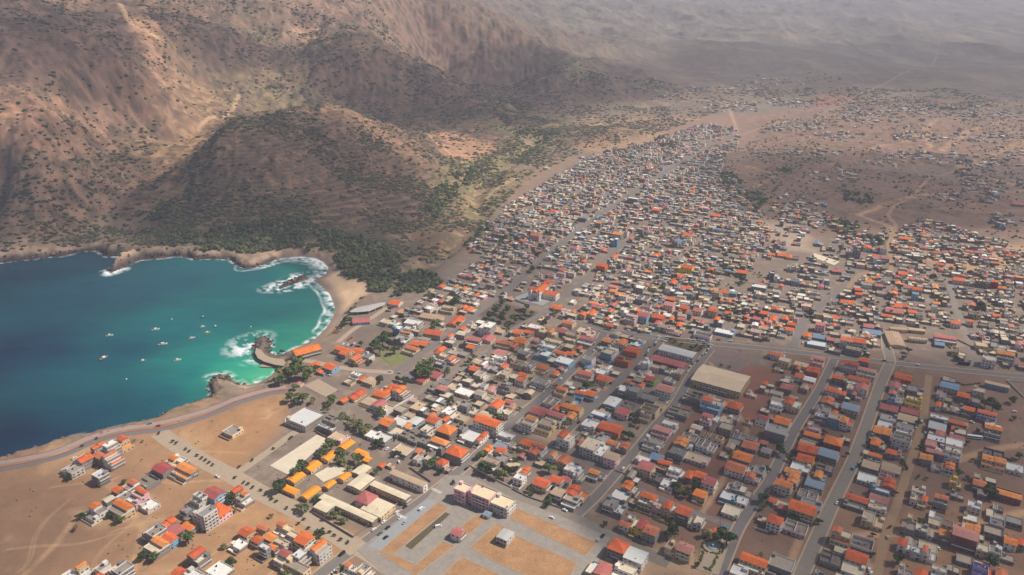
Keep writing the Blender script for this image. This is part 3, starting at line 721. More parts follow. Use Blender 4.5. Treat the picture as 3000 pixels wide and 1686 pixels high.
# ------------------------------------------------------------------ every building read off the photo
# left roof corner x y, right roof corner x y, storeys, roof + wall code [, turn in degrees]
HDATA = {
(0, 1124): """500 605 605 640 2 Fw;570 550 665 575 3 Ow;722 470 800 490 3 Og;722 530 812 545 3 Og;798 440 880 460 4 Ww;800 540 895 560 3 Mw;878 430 962 460 2 Mc;698 680 812 675 3 Wg
1180 625 1310 640 2 Rg;1270 575 1365 600 2 Mc;1335 545 1420 560 2 Ww;1315 630 1460 665 2 Ow;1050 735 1180 745 1 Ug;850 800 940 795 2 Og;940 770 1040 790 2 Mw;770 870 880 850 2 Gg;865 835 985 850 2 Fw
840 920 990 950 2 Mc;980 840 1110 850 3 Mk;1070 900 1170 920 1 Ww;670 940 775 970 2 Mw;1450 850 1565 850 3 Uw;1550 820 1665 845 3 Rb;1735 790 1815 800 2 Ow;1800 850 1895 860 2 Mw;1455 925 1600 950 5 Gw;1592 935 1700 980 2 Hk
1370 945 1450 950 2 Gg;1410 1020 1530 1040 1 Ug;1190 1040 1310 1050 2 Og;1100 1085 1240 1100 3 Fg;1270 1100 1390 1105 2 Rw;1378 1070 1480 1080 2 Ow;1110 1210 1260 1220 2 Mc;1240 1150 1330 1180 2 Ob
1805 1120 1932 1110 2 Oc;1765 1200 1855 1215 1 Ww;1420 1290 1575 1280 3 Og;1300 1430 1410 1425 2 Og;1415 1410 1540 1430 2 Ww;1575 1400 1740 1410 1 Ww;560 1400 690 1390 2 Mc;695 1375 820 1370 2 Fw;825 1375 960 1400 3 Fg;740 1440 860 1445 2 Ow;470 1440 590 1445 1 Ww;1705 342 1805 360 1 Fc""",
(750, 1124): """0 1085 60 1120 2 Oc;130 1090 250 1110 3 Mc;80 1140 165 1160 2 Oc;215 1150 320 1150 3 Fc;300 1165 420 1175 3 Oc;50 1200 120 1220 3 Wg;125 1200 215 1225 2 Fw;80 1235 165 1240 2 Og;160 1300 280 1310 3 Rw;265 1290 375 1310 3 Ww;385 1215 540 1240 3 Mw
190 1350 410 1375 2 Fc;640 1400 755 1390 2 Mw;765 1395 870 1420 2 Fc;590 1420 640 1430 1 Ww;-20 1170 50 1180 2 Oc
470 292 650 275 3 Ug;565 390 685 412 1 Fk;840 375 930 390 1 Ww;915 400 1010 410 2 Wg;935 295 1060 290 3 Og;1010 350 1110 370 1 Fg;1095 375 1180 395 1 Ug;1165 400 1235 430 1 Ug;1240 425 1330 440 1 Ug
1040 270 1140 290 1 Ww;1155 295 1255 268 1 Lb;1282 280 1400 270 3 Ow;1400 275 1485 262 2 Og;1245 345 1360 345 3 Fw;1368 345 1508 345 3 Hg;1512 325 1590 340 2 Ug;1400 215 1545 200 2 Ww;1505 250 1600 255 1 Fc
1305 435 1440 455 3 Hg;1200 520 1275 510 2 Hc;1270 560 1335 545 2 Fw;1450 505 1590 520 3 Hg;1370 590 1445 595 2 Hw;1420 622 1490 620 2 Mw;1045 490 1180 500 1 Fg;920 620 985 615 1 Oc;988 600 1040 610 1 Fw
1655 265 1835 312 4 Ow;1552 405 1800 380 1 Ww;1600 405 1738 368 2 Ow;1812 390 1932 400 2 Ww;1725 490 1800 500 2 Oc;1815 500 1890 510 2 Ow;1700 582 1830 592 2 Fc;1800 462 1890 470 1 Bw
1497 788 1625 775 4 Ck;1625 800 1802 832 4 Ck;1795 870 1930 905 3 Cw;1485 1115 1565 1130 2 Rw;1838 1165 1925 1118 2 Lw
620 130 700 120 1 Or;700 110 822 62 1 Oc;780 130 925 112 1 Tc;895 72 1005 88 2 Oc;880 165 1045 168 2 Rw;900 30 1000 35 2 Oc;1000 25 1085 40 2 Oc;1088 62 1195 65 3 Ow;1160 180 1290 150 1 Fc;1060 250 1160 240 1 Tw
1380 80 1490 70 1 Ww;1500 55 1645 62 1 Ww;1440 30 1560 20 1 Fw;1765 172 1870 140 2 Ow;1880 130 1932 140 2 Rw;1845 205 1932 210 2 Fw;1835 20 1932 20 2 Ug;1325 190 1400 172 1 Ww""",
(1500, 1124): """320 50 420 42 2 Oc;425 60 480 50 1 Fg;235 140 360 130 1 Uw;465 80 560 70 2 Ob;560 80 650 80 2 Ob;690 152 825 122 2 Lb;590 232 735 242 2 Wb;785 205 895 212 2 Rw;830 162 930 152 1 Ww;975 185 1110 190 2 Uc;962 235 1050 235 2 Fc
145 202 280 212 2 Rw;258 240 390 252 3 Rw;290 178 370 182 2 Oc;380 165 525 190 3 Oc;372 215 485 240 2 Oc;45 272 200 282 3 Mw;165 312 335 290 2 Fc;530 300 655 300 2 Ww;662 320 830 345 2 Oo;360 440 490 430 3 Mw;505 455 600 460 1 Og;455 512 682 490 3 Fw;605 400 740 415 2 Gg
712 432 800 440 2 Ow;790 470 890 462 2 Og;718 560 836 552 3 Tk;800 12 968 40 3 Gg;962 92 1098 110 1 Gg;1092 32 1225 40 3 Rw;1300 72 1425 110 2 Ug;1432 140 1585 150 3 Mb;1592 145 1730 172 2 Hg;1180 202 1340 220 1 Ug
1425 262 1520 240 3 Rk;1525 252 1655 270 2 Fw;1850 252 1932 270 2 Rw;1058 342 1188 362 2 Rk;1130 300 1245 312 2 Ww;990 440 1140 440 2 Fw;1232 442 1370 460 2 Og;1195 502 1310 512 2 Gg;1282 402 1398 412 1 Uw;1310 542 1490 570 1 Fk
1340 350 1400 365 2 Ug;1405 390 1500 380 2 Uc;1500 400 1600 402 2 Uc;1400 445 1540 470 2 Uw;1678 542 1810 562 1 Og;1740 462 1860 472 1 Ob;1622 622 1765 645 2 Ow;1770 640 1900 660 2 Fg;1770 692 1880 705 1 Mk;1780 400 1850 410 1 Gb;1875 440 1932 450 1 Ro
940 562 1045 570 1 Ww;1040 552 1140 562 1 Bb;885 642 960 640 1 Ug;950 622 1082 622 3 Rc;1095 602 1200 612 2 Og;1178 652 1285 662 2 Ww;1262 672 1370 682 2 Hg;1372 690 1468 690 2 Og;1435 732 1545 740 3 Rw;1035 702 1135 712 1 Ug;1125 752 1235 752 1 Ww;1372 832 1475 830 2 Oc
1580 832 1695 860 1 Wb;1620 762 1735 770 2 Gg;1745 800 1840 820 2 Fg;1702 882 1810 890 1 Ww;1615 962 1755 970 1 Fw;65 452 180 470 2 Oc;125 512 215 512 2 Og;195 512 315 520 2 Mw;325 585 460 570 2 Oc;275 550 370 540 2 Mw;388 640 522 612 2 Ww;460 690 570 662 2 Ww
568 672 660 680 2 Og;655 702 730 690 1 Ug;370 722 450 730 1 Rw;40 652 135 650 2 Ow;15 702 105 700 2 Ww;162 750 300 740 2 Oc;285 722 390 730 2 Ow;300 822 408 820 2 Tw;418 800 560 840 2 Oc;378 890 515 880 2 Fg;55 542 115 545 1 Rw
835 772 945 790 3 Og;760 832 905 850 2 Wg;700 892 860 920 2 Gg;865 882 960 870 1 Wg;960 862 1095 860 3 Hc;1065 912 1145 922 2 Fk;1145 922 1258 920 3 Hc;1238 962 1365 960 3 Og;1328 1022 1450 1020 2 Fw;820 1052 900 1060 2 Ow;870 1018 935 1010 3 Ww;892 1062 1035 1040 3 Ry;985 1112 1110 1100 3 Og
735 1222 885 1230 3 Hg;855 1290 1015 1300 3 Lw;1155 1232 1260 1210 2 Fc;1245 1242 1370 1240 3 Rc;1460 1125 1520 1120 1 Ry;1520 1112 1590 1125 1 Ow;560 1392 758 1390 2 Rc;765 1400 930 1412 2 Fw;1715 1342 1930 1352 2 Oc;1650 1410 1780 1412 2 Ww;1850 1022 1932 1002 1 Ug""",
(2250, 1124): """20 152 118 162 2 Ww;130 132 250 142 3 Oc;0 252 55 262 1 Rw;55 272 165 292 2 Oc;-20 345 150 340 3 Gg;100 20 190 30 2 Rg;260 12 340 12 1 Rc;445 32 550 52 2 Hw;415 132 545 142 2 Og;555 77 630 87 2 Ow;633 72 712 82 2 Rw;560 172 690 182 2 Bc;390 185 475 192 1 Fg;355 240 455 252 2 Wg;460 240 545 252 3 Fb;548 272 645 282 3 Hw
600 17 760 22 3 Rw;285 342 395 342 2 Fk;262 402 392 402 2 Og;240 442 358 450 1 Tc;230 482 375 502 2 Oo;215 572 345 572 2 Oy;178 612 318 632 1 Ww;430 422 560 442 2 Hr;380 522 530 532 2 Bg;130 652 250 662 2 Og;92 702 230 712 2 Og;60 742 185 752 3 Ow;372 622 498 642 1 Ug;302 682 435 722 2 Mg;288 742 428 752 2 Bg
222 842 370 862 1 Uw;250 888 410 898 1 Gg;10 882 70 885 1 Ow;165 922 360 950 3 Oc;0 1022 110 1032 3 Hw;120 1082 300 1085 1 Uk;80 932 155 935 1 Rk;925 12 1040 22 2 Rw;1065 42 1190 42 2 Gg;915 92 1038 102 3 Mb;1045 112 1160 132 3 Fy;845 182 985 182 1 Rg;992 192 1135 212 1 Rg;850 252 975 262 1 Gg
982 252 1122 272 1 Tg;830 302 940 312 1 Wg;800 352 930 362 2 Og;975 322 1095 330 2 Gw;945 402 1080 412 3 Uw;780 442 895 452 2 Hg;720 512 800 522 1 Ww;755 542 855 562 2 Og;900 512 975 522 2 Og;978 520 1040 525 2 Ww;715 602 840 622 1 Tg;860 622 1000 652 1 Tg;680 702 825 722 1 Ww;830 732 955 762 2 Oo;840 692 950 702 1 Uk
785 792 920 812 2 Wb;770 852 915 862 1 Rw;580 872 750 892 2 Og;765 902 895 930 2 Fw;715 1002 880 1022 2 Fc;1305 12 1440 22 2 Bk;1300 82 1398 92 2 Ww;1430 82 1520 92 2 Ob;1270 162 1355 162 2 Oc;1375 182 1460 182 1 Ug;1480 192 1560 192 2 Oo;1585 222 1725 222 3 Ov;1642 292 1768 292 1 Wv;1640 352 1765 342 3 Og;1225 262 1360 262 2 Wg;1372 282 1505 292 2 Hg
1215 312 1342 332 2 Lg;1385 342 1490 352 1 Ob;1215 372 1330 382 2 Rg;1205 402 1342 412 2 Wg;1372 392 1485 402 2 Rk;1190 462 1328 472 2 Rk;1345 442 1475 442 2 Ww;1200 492 1328 502 2 Rg;1342 502 1460 512 3 Fw;1150 552 1245 562 2 Og;1232 622 1308 632 1 Fc;1312 612 1405 622 2 Ow;1620 572 1790 592 2 Oc;1625 532 1780 532 1 Ug;1800 622 1932 642 1 Ww
1375 732 1470 732 2 Fy;1550 742 1645 762 2 Og;1560 692 1635 702 2 Tc;1642 722 1725 732 2 Tg;1730 802 1910 842 2 Or;1090 792 1185 802 2 Fw;1080 842 1160 862 2 Uw;1165 872 1245 882 2 Ow;1260 862 1360 872 3 Og;1510 912 1610 912 2 Ww;1060 992 1130 1002 2 Fr;1010 1062 1115 1080 2 Fg;1118 1080 1210 1092 2 Fg;1215 1032 1305 1042 1 Fg;1200 1132 1292 1142 1 Tg
1312 1052 1398 1052 1 Tg;1296 1132 1388 1142 2 Og;1392 1122 1590 1130 4 Rr;1495 1090 1598 1095 4 Or;1595 1152 1680 1170 2 Ww;1570 1232 1670 1240 2 Fc;1672 1245 1762 1262 2 Fw;1765 1302 1860 1312 1 Fc;1680 1032 1785 1062 2 Ug;1785 1182 1880 1200 2 Ow;1882 1195 1940 1215 2 Ow;480 1142 635 1152 3 Mc;622 1192 788 1222 1 Ug;510 1232 600 1252 1 Uc
400 1312 570 1332 1 Ug;582 1320 755 1312 2 Oc;560 1375 728 1402 1 Fw;985 1202 1088 1212 2 Ow;1080 1242 1162 1262 2 Ww;1165 1262 1270 1282 2 Mw;10 1342 200 1352 2 Fg;350 1432 420 1442 1 Ww;1240 1402 1348 1412 2 Fw;1352 1382 1450 1392 1 Ug;1550 1392 1658 1402 2 Uv;1670 1422 1800 1432 2 Ow""",
(750, 840): """595 465 705 500 2 Oc;648 490 705 500 2 Ow;705 540 820 540 2 Oc;735 480 800 500 1 Oc;805 512 885 512 2 Ww;380 612 475 592 1 Oc;440 572 515 560 1 Oc;530 592 618 602 2 Ob;470 632 540 642 1 Ow;295 732 370 720 1 Rw;690 672 800 660 2 Ww;665 705 755 705 1 Fw;770 705 830 690 1 Oc;832 702 922 712 1 Tc;1000 130 1110 112 1 Ob
1130 260 1238 272 3 Ww;1050 302 1108 312 3 Wb;1082 352 1175 352 2 Mw;1052 382 1148 382 2 Gg;1110 310 1190 320 2 Fw;1190 330 1240 325 2 Mb;1240 222 1412 232 1 Tc;1280 342 1400 362 2 Oc;1232 372 1310 392 1 Gg;1165 432 1250 425 1 Oc;1255 440 1340 438 1 Oc;1140 482 1248 492 1 Mc;1540 162 1640 162 1 Oc;1620 190 1708 192 1 Oc;1490 290 1620 245 1 Oc;1390 162 1508 152 2 Fc
1280 155 1385 162 1 Tg;1480 22 1560 22 2 Ww;1560 10 1610 20 2 Or;1680 292 1810 272 4 Ww;1512 352 1595 342 2 Fc;1600 282 1675 280 2 Fc;1572 402 1685 412 3 Rg;1590 452 1662 452 2 Og;1692 402 1808 382 1 Rc;1812 342 1930 332 1 Tc;1812 422 1930 432 2 Oc;1450 492 1558 480 1 Fc;1355 475 1440 465 1 Oc;1340 512 1438 522 2 Mw;1442 542 1528 542 2 Ow;1532 492 1600 502 1 Ug
1770 542 1888 542 2 Ww;1712 512 1765 512 1 Gg;1792 502 1910 502 1 Rw;1850 602 1932 602 2 Ow;1605 625 1695 615 2 Ow;1640 662 1762 650 2 Fw;1820 642 1915 642 2 Fc;1095 652 1178 672 1 Gg;1190 702 1308 690 1 Rc;1295 672 1418 662 1 Rk;1845 732 1932 722 2 Fw;1225 550 1270 545 2 Gb;1340 580 1420 590 2 Gg""",
(1500, 840): """285 155 375 150 1 Oc;385 182 478 192 1 Lw;390 262 472 272 2 Oc;10 345 90 340 2 Oc;95 340 170 345 2 Oc;118 302 265 312 3 Wc;272 332 338 342 3 Oc;342 332 428 332 2 Rr;20 405 118 412 2 Oc;-10 455 78 442 2 Oc;62 375 160 380 1 Ww;382 375 515 352 2 Fc;520 412 658 402 2 Rc;500 322 618 340 2 Fk;242 402 368 422 2 Fc;200 445 325 455 2 Ww;176 492 298 502 2 Wb
315 502 400 512 2 Oc;280 545 362 560 1 Tk;440 492 508 502 1 Og;395 442 480 442 2 Ug;490 470 560 462 2 Ok;362 575 518 562 2 Wb;170 612 268 612 2 Oc;120 672 215 670 1 Tg;300 662 378 650 1 Oc;375 622 448 622 1 Rc;50 505 138 512 1 Fc;0 562 105 572 2 Fc;110 590 200 600 2 Fw;40 705 110 700 2 Oc;155 702 285 710 2 Fw
545 612 640 602 1 Bw;615 642 740 612 2 Ww;480 662 615 662 2 Ow;640 692 735 692 2 Oc;742 712 800 712 1 Oc;780 662 858 652 1 Tg;670 492 778 482 3 Fb;765 412 865 420 2 Ow;860 475 968 480 2 Oo;800 542 915 550 2 Uo;875 432 985 422 2 Wb;1060 540 1310 590 1 Rr;960 562 1055 562 3 Ww;1060 592 1115 600 2 Ww;1120 602 1195 610 2 Uk;1200 622 1290 640 2 Fc;920 692 998 700 2 Gn;1002 692 1085 700 2 Rn
530 152 600 152 2 Fw;610 142 672 150 2 Rc;676 142 728 150 2 Oo;732 142 788 132 2 Rk;735 182 800 192 2 Oo;515 202 570 212 2 Oo;575 192 640 212 2 Or;705 242 770 242 2 Oo;712 292 770 292 1 Og;620 262 698 272 1 Wv;820 172 885 162 3 Fw;862 212 938 230 3 Fk;950 202 1028 220 3 Rb;1062 222 1148 230 2 Oo;1080 272 1148 282 2 Rk;1122 302 1188 292 2 Ww;1090 152 1140 152 2 Oo;1145 132 1228 132 3 Rk
1192 242 1242 242 2 Oo;1248 246 1310 242 2 Rk;1242 292 1308 292 2 Or;1262 222 1318 222 1 Oo;1180 85 1228 100 2 Oo;1268 152 1330 160 3 Oo;1380 122 1448 130 2 Ww;1372 172 1438 180 2 Rk;1370 242 1416 242 2 Oo;1422 262 1488 280 2 Rk;1488 172 1550 182 3 Oc;1530 242 1598 250 3 Og;1610 192 1660 202 2 Oo;1702 292 1758 292 1 Ww;1762 222 1820 232 2 Oo;1822 230 1872 250 2 Rk;1870 192 1932 202 2 Oo;1805 322 1878 332 2 Fb;1882 292 1932 302 1 Og
1452 92 1518 92 2 Fw;1578 32 1638 42 2 Oo;1272 22 1338 22 2 Rk;942 82 1038 92 2 Ug;1342 332 1448 332 1 Fk;1532 332 1678 342 1 Wb;1172 332 1278 332 1 Fb;1382 352 1508 370 1 Uk;620 50 690 60 2 Wv;740 30 790 35 3 Ok;800 60 850 65 2 Oo""",
(2250, 840): """15 242 98 250 2 Oo;110 242 188 242 2 Oc;22 322 90 332 1 Fw;135 322 200 322 2 Ok;5 505 130 500 2 Hw;362 282 430 282 3 Rk;490 292 550 292 1 Oo;420 232 482 232 1 Oo;485 230 545 232 1 Oo;602 322 658 322 1 Fc;722 292 798 302 1 Rk;720 342 848 342 1 Bb;342 372 428 382 1 Bw;300 422 438 432 1 Wb;442 392 500 402 1 Rw;550 392 640 402 3 Ow;643 402 732 415 3 Ow;735 372 800 382 2 Rk
462 462 558 472 1 Gn;590 462 716 472 2 Ug;722 472 780 472 2 Fk;1262 382 1418 392 2 Rk;1260 432 1328 432 1 Bb;1395 472 1498 482 2 Mr;322 542 425 552 3 Rk;202 582 318 592 2 Fc;220 612 282 622 2 Oc;285 622 385 632 2 Oo;202 672 278 672 2 Oo;275 692 355 712 2 Tc;130 682 198 692 1 Fc;555 582 685 592 3 Ok;692 547 765 562 2 Oo;672 632 815 642 3 Rw;602 702 768 712 3 Oc;520 692 598 702 1 Gg
505 655 580 645 1 Gg;960 672 1085 692 1 Oo;1322 692 1420 692 1 Ww;1522 352 1588 362 1 Fw;1602 372 1678 382 1 Rw;1550 422 1638 432 2 Fk;1580 522 1678 542 3 Fw;1732 502 1858 522 3 Og;1872 432 1932 442 2 Rk;1682 432 1798 442 1 Gg;1882 582 1932 592 1 Rk;1652 202 1748 202 1 Fc;550 112 648 122 1 Oo;660 52 708 52 1 Oo;950 72 1010 72 2 Og;930 142 1008 142 1 Oo;1232 232 1298 242 2 Rk;1392 272 1458 272 2 Oo;1500 252 1548 262 2 Oo
890 182 1018 182 1 Rc;1090 42 1138 62 3 Bb;272 132 348 142 2 Wb;1640 82 1708 92 1 Oo;1870 350 1925 360 1 Fw;1700 330 1790 340 1 Fw;950 20 1010 30 2 Rw;1300 60 1360 70 2 Wg""",
(1500, 562): """270 140 395 155 1 Oc;65 370 120 375 2 Oc;150 320 215 330 3 Ok;530 520 582 530 2 Oo;620 545 686 555 3 Oo;250 680 330 685 2 Or;330 545 390 545 1 Oc;360 590 420 590 1 Oo;400 515 445 515 1 Oo;480 430 550 440 2 Oo;770 310 830 320 3 Oc;865 345 910 350 2 Ok;750 490 835 495 2 Og;670 440 740 440 1 Oo;1250 555 1365 570 3 Oy;1300 320 1362 330 1 Oo;1195 685 1285 690 2 Og;1285 720 1345 730 2 Oo
1232 370 1310 375 1 Bb;1420 110 1480 115 2 Gg;885 40 955 50 3 Wg;1065 130 1120 140 2 Oo;635 190 695 195 2 Bb;1510 175 1575 180 1 Ok;1540 60 1600 65 2 Wg;1240 125 1290 130 1 Bw;1650 370 1700 375 1 Gb;1660 430 1720 440 1 Oo;1700 610 1780 600 2 Ow;1890 660 1932 670 2 Rk;1250 640 1330 645 1 Oo;1480 590 1580 595 1 Oc;1195 580 1245 590 1 Ww;1740 480 1800 500 2 Rk;780 350 820 360 4 Wb;385 290 440 295 2 Ry;1075 470 1130 480 1 Oc;720 720 800 715 3 Rk;930 710 1000 720 3 Wg;420 735 470 745 1 Fk;1815 700 1920 720 2 Wg""",
(2250, 562): """725 410 830 430 2 Oc;595 425 700 440 4 Ug;990 345 1075 355 2 Oc;975 400 1055 410 2 Wb;855 495 915 500 2 Rk;985 610 1055 620 2 Oo;1070 650 1130 665 1 Oo;755 665 815 675 2 Ok;815 640 865 645 1 Oy;810 705 865 710 2 Rk;1240 695 1335 705 1 Ww;1360 650 1440 660 2 Ok;1405 720 1455 725 1 Bb;1685 665 1740 690 3 Or;1740 720 1795 730 3 Og;1800 745 1865 760 2 Ww;1025 715 1085 720 2 Rk;485 590 555 600 1 Rk;75 475 140 480 1 Oo;140 490 230 495 1 Or
0 465 50 475 1 Or;190 385 245 395 1 Rk;1020 540 1075 545 1 Rk;865 670 925 680 1 Gb;1150 370 1240 375 1 Lw;1145 415 1205 420 1 Rk;1250 370 1300 380 1 Oo;590 325 640 330 2 Ww;835 305 905 320 2 Gg;660 370 720 380 1 Rk;0 600 50 610 3 Wg;355 385 420 395 1 Bw;1850 80 1925 100 1 Rr;160 160 210 190 2 Wb""",
}
WALLC = {'w': (214,206,196), 'g': (138,132,128), 'c': (206,180,142), 'k': (218,176,178), 'b': (128,164,186), 'y': (222,186,66), 'n': (110,176,60), 'r': (146,62,62), 'o': (206,112,66), 'v': (164,150,196)}
WALLN = {'w': 'white', 'g': 'grey', 'c': 'cream', 'k': 'pink', 'b': 'blue', 'y': 'yellow', 'n': 'green', 'r': 'maroon', 'o': 'orange', 'v': 'lilac'}
ROOFN = {'O': 'orange gabled roof', 'H': 'orange hipped roof', 'M': 'part terrace, part orange roof', 'F': 'flat beige roof', 'W': 'flat white roof', 'G': 'flat grey roof', 'U': 'unfinished open top',
         'R': 'pinkish red roof', 'B': 'blue roof', 'T': 'tan roof', 'L': 'pale metal roof'}
_P, _Q, _S = (750, 1124), (1500, 840), (2250, 840)
SPECIAL = [
 _P + (515,835,880,1045,5.0,'Zc','school_building','school building','longest pale-roofed school block running down to the avenue',31.5),
 _P + (435,930,600,922,5.0,'Zc','school_building','school building','pale-roofed school wing on the seaward side of the longest block',31.5),
 _P + (690,765,895,715,5.0,'Zc','school_building','school building','pale-roofed school block just above the pink hipped hall',31.5),
 _P + (880,748,1145,865,6.0,'Zc','school_building','school building','vaulted pale-roofed school hall on the avenue side of the pink hall',31.5),
 _P + (745,872,920,850,7.0,'Xk','school_hall','school hall','pink hipped-roof hall in the middle of the pale school blocks',31.5),
 _P + (792,945,1050,922,5.0,'Zc','school_building','school building','broad pale-roofed school block along the pavement of the avenue',31.5),
 _P + (1035,655,1268,775,7.0,'Tw','school_building','school building','rusty-roofed two-storey school block with a white end wall',31.5),
 _P + (725,668,870,635,3.6,'Zc','school_building','school building','small pale-roofed school block behind the sports court',31.5),
 _P + (618,478,750,445,3.6,'Sc','classroom_block','classroom block','orange-roofed classroom row nearest the small pink shed',31.5),
 _P + (757,505,838,538,3.6,'Sc','classroom_block','classroom block','orange-roofed classroom row running towards the avenue by the schoolyard gate',31.5),
 _P + (805,578,880,568,3.6,'Sc','classroom_block','classroom block','shortest orange-roofed classroom row, beside the schoolyard trees',31.5),
 _P + (490,562,622,528,3.6,'Sc','classroom_block','classroom block','orange-roofed classroom row beside the big trees of the playing field',31.5),
 _P + (355,638,497,605,3.6,'Sc','classroom_block','classroom block','orange-roofed classroom row at the near edge of the playing field',31.5),
 _P + (228,724,376,690,3.6,'Sc','classroom_block','classroom block','orange-roofed classroom row by the seaward corner of the playing field',31.5),
 _P + (213,772,305,830,3.6,'Sc','classroom_block','classroom block','orange-roofed classroom row closing the seaward end of the schoolyard',31.5),
 _P + (335,850,492,795,3.6,'Sc','classroom_block','classroom block','longest orange-roofed classroom row along the tree-lined boulevard',31.5),
 _P + (505,775,608,745,3.6,'Sc','classroom_block','classroom block','orange-roofed classroom row in front of the pale sports court',31.5),
 _P + (615,714,720,688,3.6,'Sc','classroom_block','classroom block','orange-roofed classroom row at the avenue end of the sports court',31.5),
  _P + (1722,978,1775,985,3.0,'Bw','kiosk','kiosk','small white kiosk with a blue roof below the pink apartment block',31.5),
 _P + (228,272,512,238,6.5,'Ww','clinic','clinic','white flat-roofed clinic with dark glazed front on the bare lot',31.5),
 _Q + (1350,700,1800,680,8.0,'Yc','warehouse','warehouse','huge tan-roofed warehouse on the red earth lot',31.5),
 _Q + (1103,472,1395,500,7.0,'Lw','market_hall','market hall','long grey-roofed market hall with white window bands beside its yard',31.5),
 _S + (920,312,1050,322,4.0,'Tc','college_wing','college wing','narrow tan-roofed college wing along the back of the courtyard',14),
 _S + (1055,312,1188,338,4.0,'Tc','college_wing','college wing','tan-roofed college wing at the far right of the courtyard',14),
 _S + (1060,382,1200,402,4.5,'Tc','college_wing','college wing','tan-roofed college block standing inside the courtyard',14),
 _S + (922,440,985,345,4.0,'Tc','college_wing','college wing','tan-roofed college wing closing the left side of the courtyard',14),
 _S + (1640,702,1822,775,5.5,'Tb','depot_shed','shed','long tan-roofed blue-grey depot shed below the trunk road',31.5),
 (750,840,265,480,495,474,6.5,'Oc','old_warehouse','stone warehouse','long stone customs building with an orange roof by the quay',57),
 (750,840,730,245,860,268,3.5,'Rb','beach_bar','beach bar','bright blue beach bar with a red roof behind the sand',80),
]
# ------------------------------------------------------------------ building kit
def M(name, rgb, **k):
    key = name
    if key not in MATS: MATS[key] = surface(name, rgb, **k)
    return MATS[key]
WALLM = {k: [M('wall_%s_%d' % (WALLN[k], j), tuple(min(255, c * f) for c in WALLC[k]), rough=.9, var=.13, scale=.35, scale2=1.7) for j, f in enumerate((1, .93, 1.06))] for k in WALLC}
BLOCK = M('bare_block', (134,126,118), var=.16, scale=.4, scale2=2.2)
TILE = [M('clay_tile_%d' % j, c, rough=.88, var=.24, scale=.22, scale2=1.9, stripes=('X', 1.6, .22)) for j, c in enumerate([(228,128,62), (222,110,58), (204,98,60), (230,146,80), (206,120,84)])]
REDM = [M('red_sheet_%d' % j, c, rough=.65, var=.2, scale=.25, scale2=1.5, stripes=('X', 2.0, .15)) for j, c in enumerate([(168,92,84), (186,108,102), (196,132,118), (176,82,80)])]
ROOFC = {'C': [M('cream_screed', (226,204,168), var=.12, scale=.3, scale2=1.4)], 'Z': [M('school_sheet', (222,206,176), rough=.8, var=.14, scale=.15, scale2=1.0, stripes=('X', 1.2, .1))],
         'F': [M('screed_%d' % j, c, var=.16, scale=.35, scale2=1.6) for j, c in enumerate([(196,172,142), (170,154,136), (206,190,164), (150,138,126)])],
         'W': [M('white_roof_%d' % j, c, var=.1, scale=.3, scale2=1.4) for j, c in enumerate([(226,222,214), (208,204,200)])],
         'G': [M('grey_roof_%d' % j, c, var=.16, scale=.3, scale2=1.4) for j, c in enumerate([(142,138,134), (122,118,116), (160,156,150)])],
         'U': [M('rough_slab_%d' % j, c, var=.2, scale=.4, scale2=1.8) for j, c in enumerate([(140,126,112), (118,106,98)])],
         'B': [M('blue_sheet_%d' % j, c, rough=.6, var=.1, scale=.3, stripes=('X', 2.0, .12)) for j, c in enumerate([(132,148,162), (116,144,170)])],
         'T': [M('tan_sheet_%d' % j, c, rough=.8, var=.12, scale=.2, scale2=1.2, stripes=('X', 1.4, .12)) for j, c in enumerate([(190,164,134), (178,150,124)])],
         'L': [M('pale_sheet_%d' % j, c, rough=.6, var=.08, scale=.2, stripes=('X', 1.4, .1)) for j, c in enumerate([(186,184,180), (206,204,198)])]}
SCHOOLT = M('school_tile', (250,158,48), var=.1, scale=.3, scale2=2.0, stripes=('X', 1.6, .15))
GLASS = M('dark_glass', (38,44,54), rough=.25, var=.2, scale=.5)
FRAME = M('window_frame', (206,202,196), var=.08)
WOOD = M('door_wood', (96,62,44), var=.2)
TANK = M('tank_black', (52,54,58), rough=.5); TANKB = M('tank_blue', (70,110,160), rough=.5)
RAIL = M('rail_white', (222,216,208), var=.06)

def window_mesh(w, h, fr=FRAME):
    m = MB()                                       # faces local -Y, sits on the wall plane
    m.box(-w/2 - .09, w/2 + .09, -.07, .05, -h/2 - .1, -h/2, 0); m.box(-w/2 - .09, w/2 + .09, -.07, .05, h/2, h/2 + .09, 0)
    m.box(-w/2 - .09, -w/2, -.068, .05, -h/2, h/2, 0); m.box(w/2, w/2 + .09, -.068, .05, -h/2, h/2, 0)
    m.box(-w/2, w/2, -.03, .045, -h/2, h/2, 1)
    m.box(-.03, .03, -.045, .03, -h/2, h/2, 0)
    return m.mesh('window', [fr, GLASS])
def door_mesh(w, h):
    m = MB(); m.box(-w/2 - .1, w/2 + .1, -.08, .04, h, h + .12, 1); m.box(-w/2 - .1, -w/2, -.078, .04, 0, h, 1); m.box(w/2, w/2 + .1, -.078, .04, 0, h, 1)
    m.box(-w/2, w/2, -.05, .04, 0, h, 0)
    return m.mesh('door', [WOOD, FRAME])
WIN = [window_mesh(1.3, 1.25), window_mesh(1.7, 1.35), window_mesh(1.1, 2.0)]
DOOR = [door_mesh(1.1, 2.15), door_mesh(2.5, 2.4)]

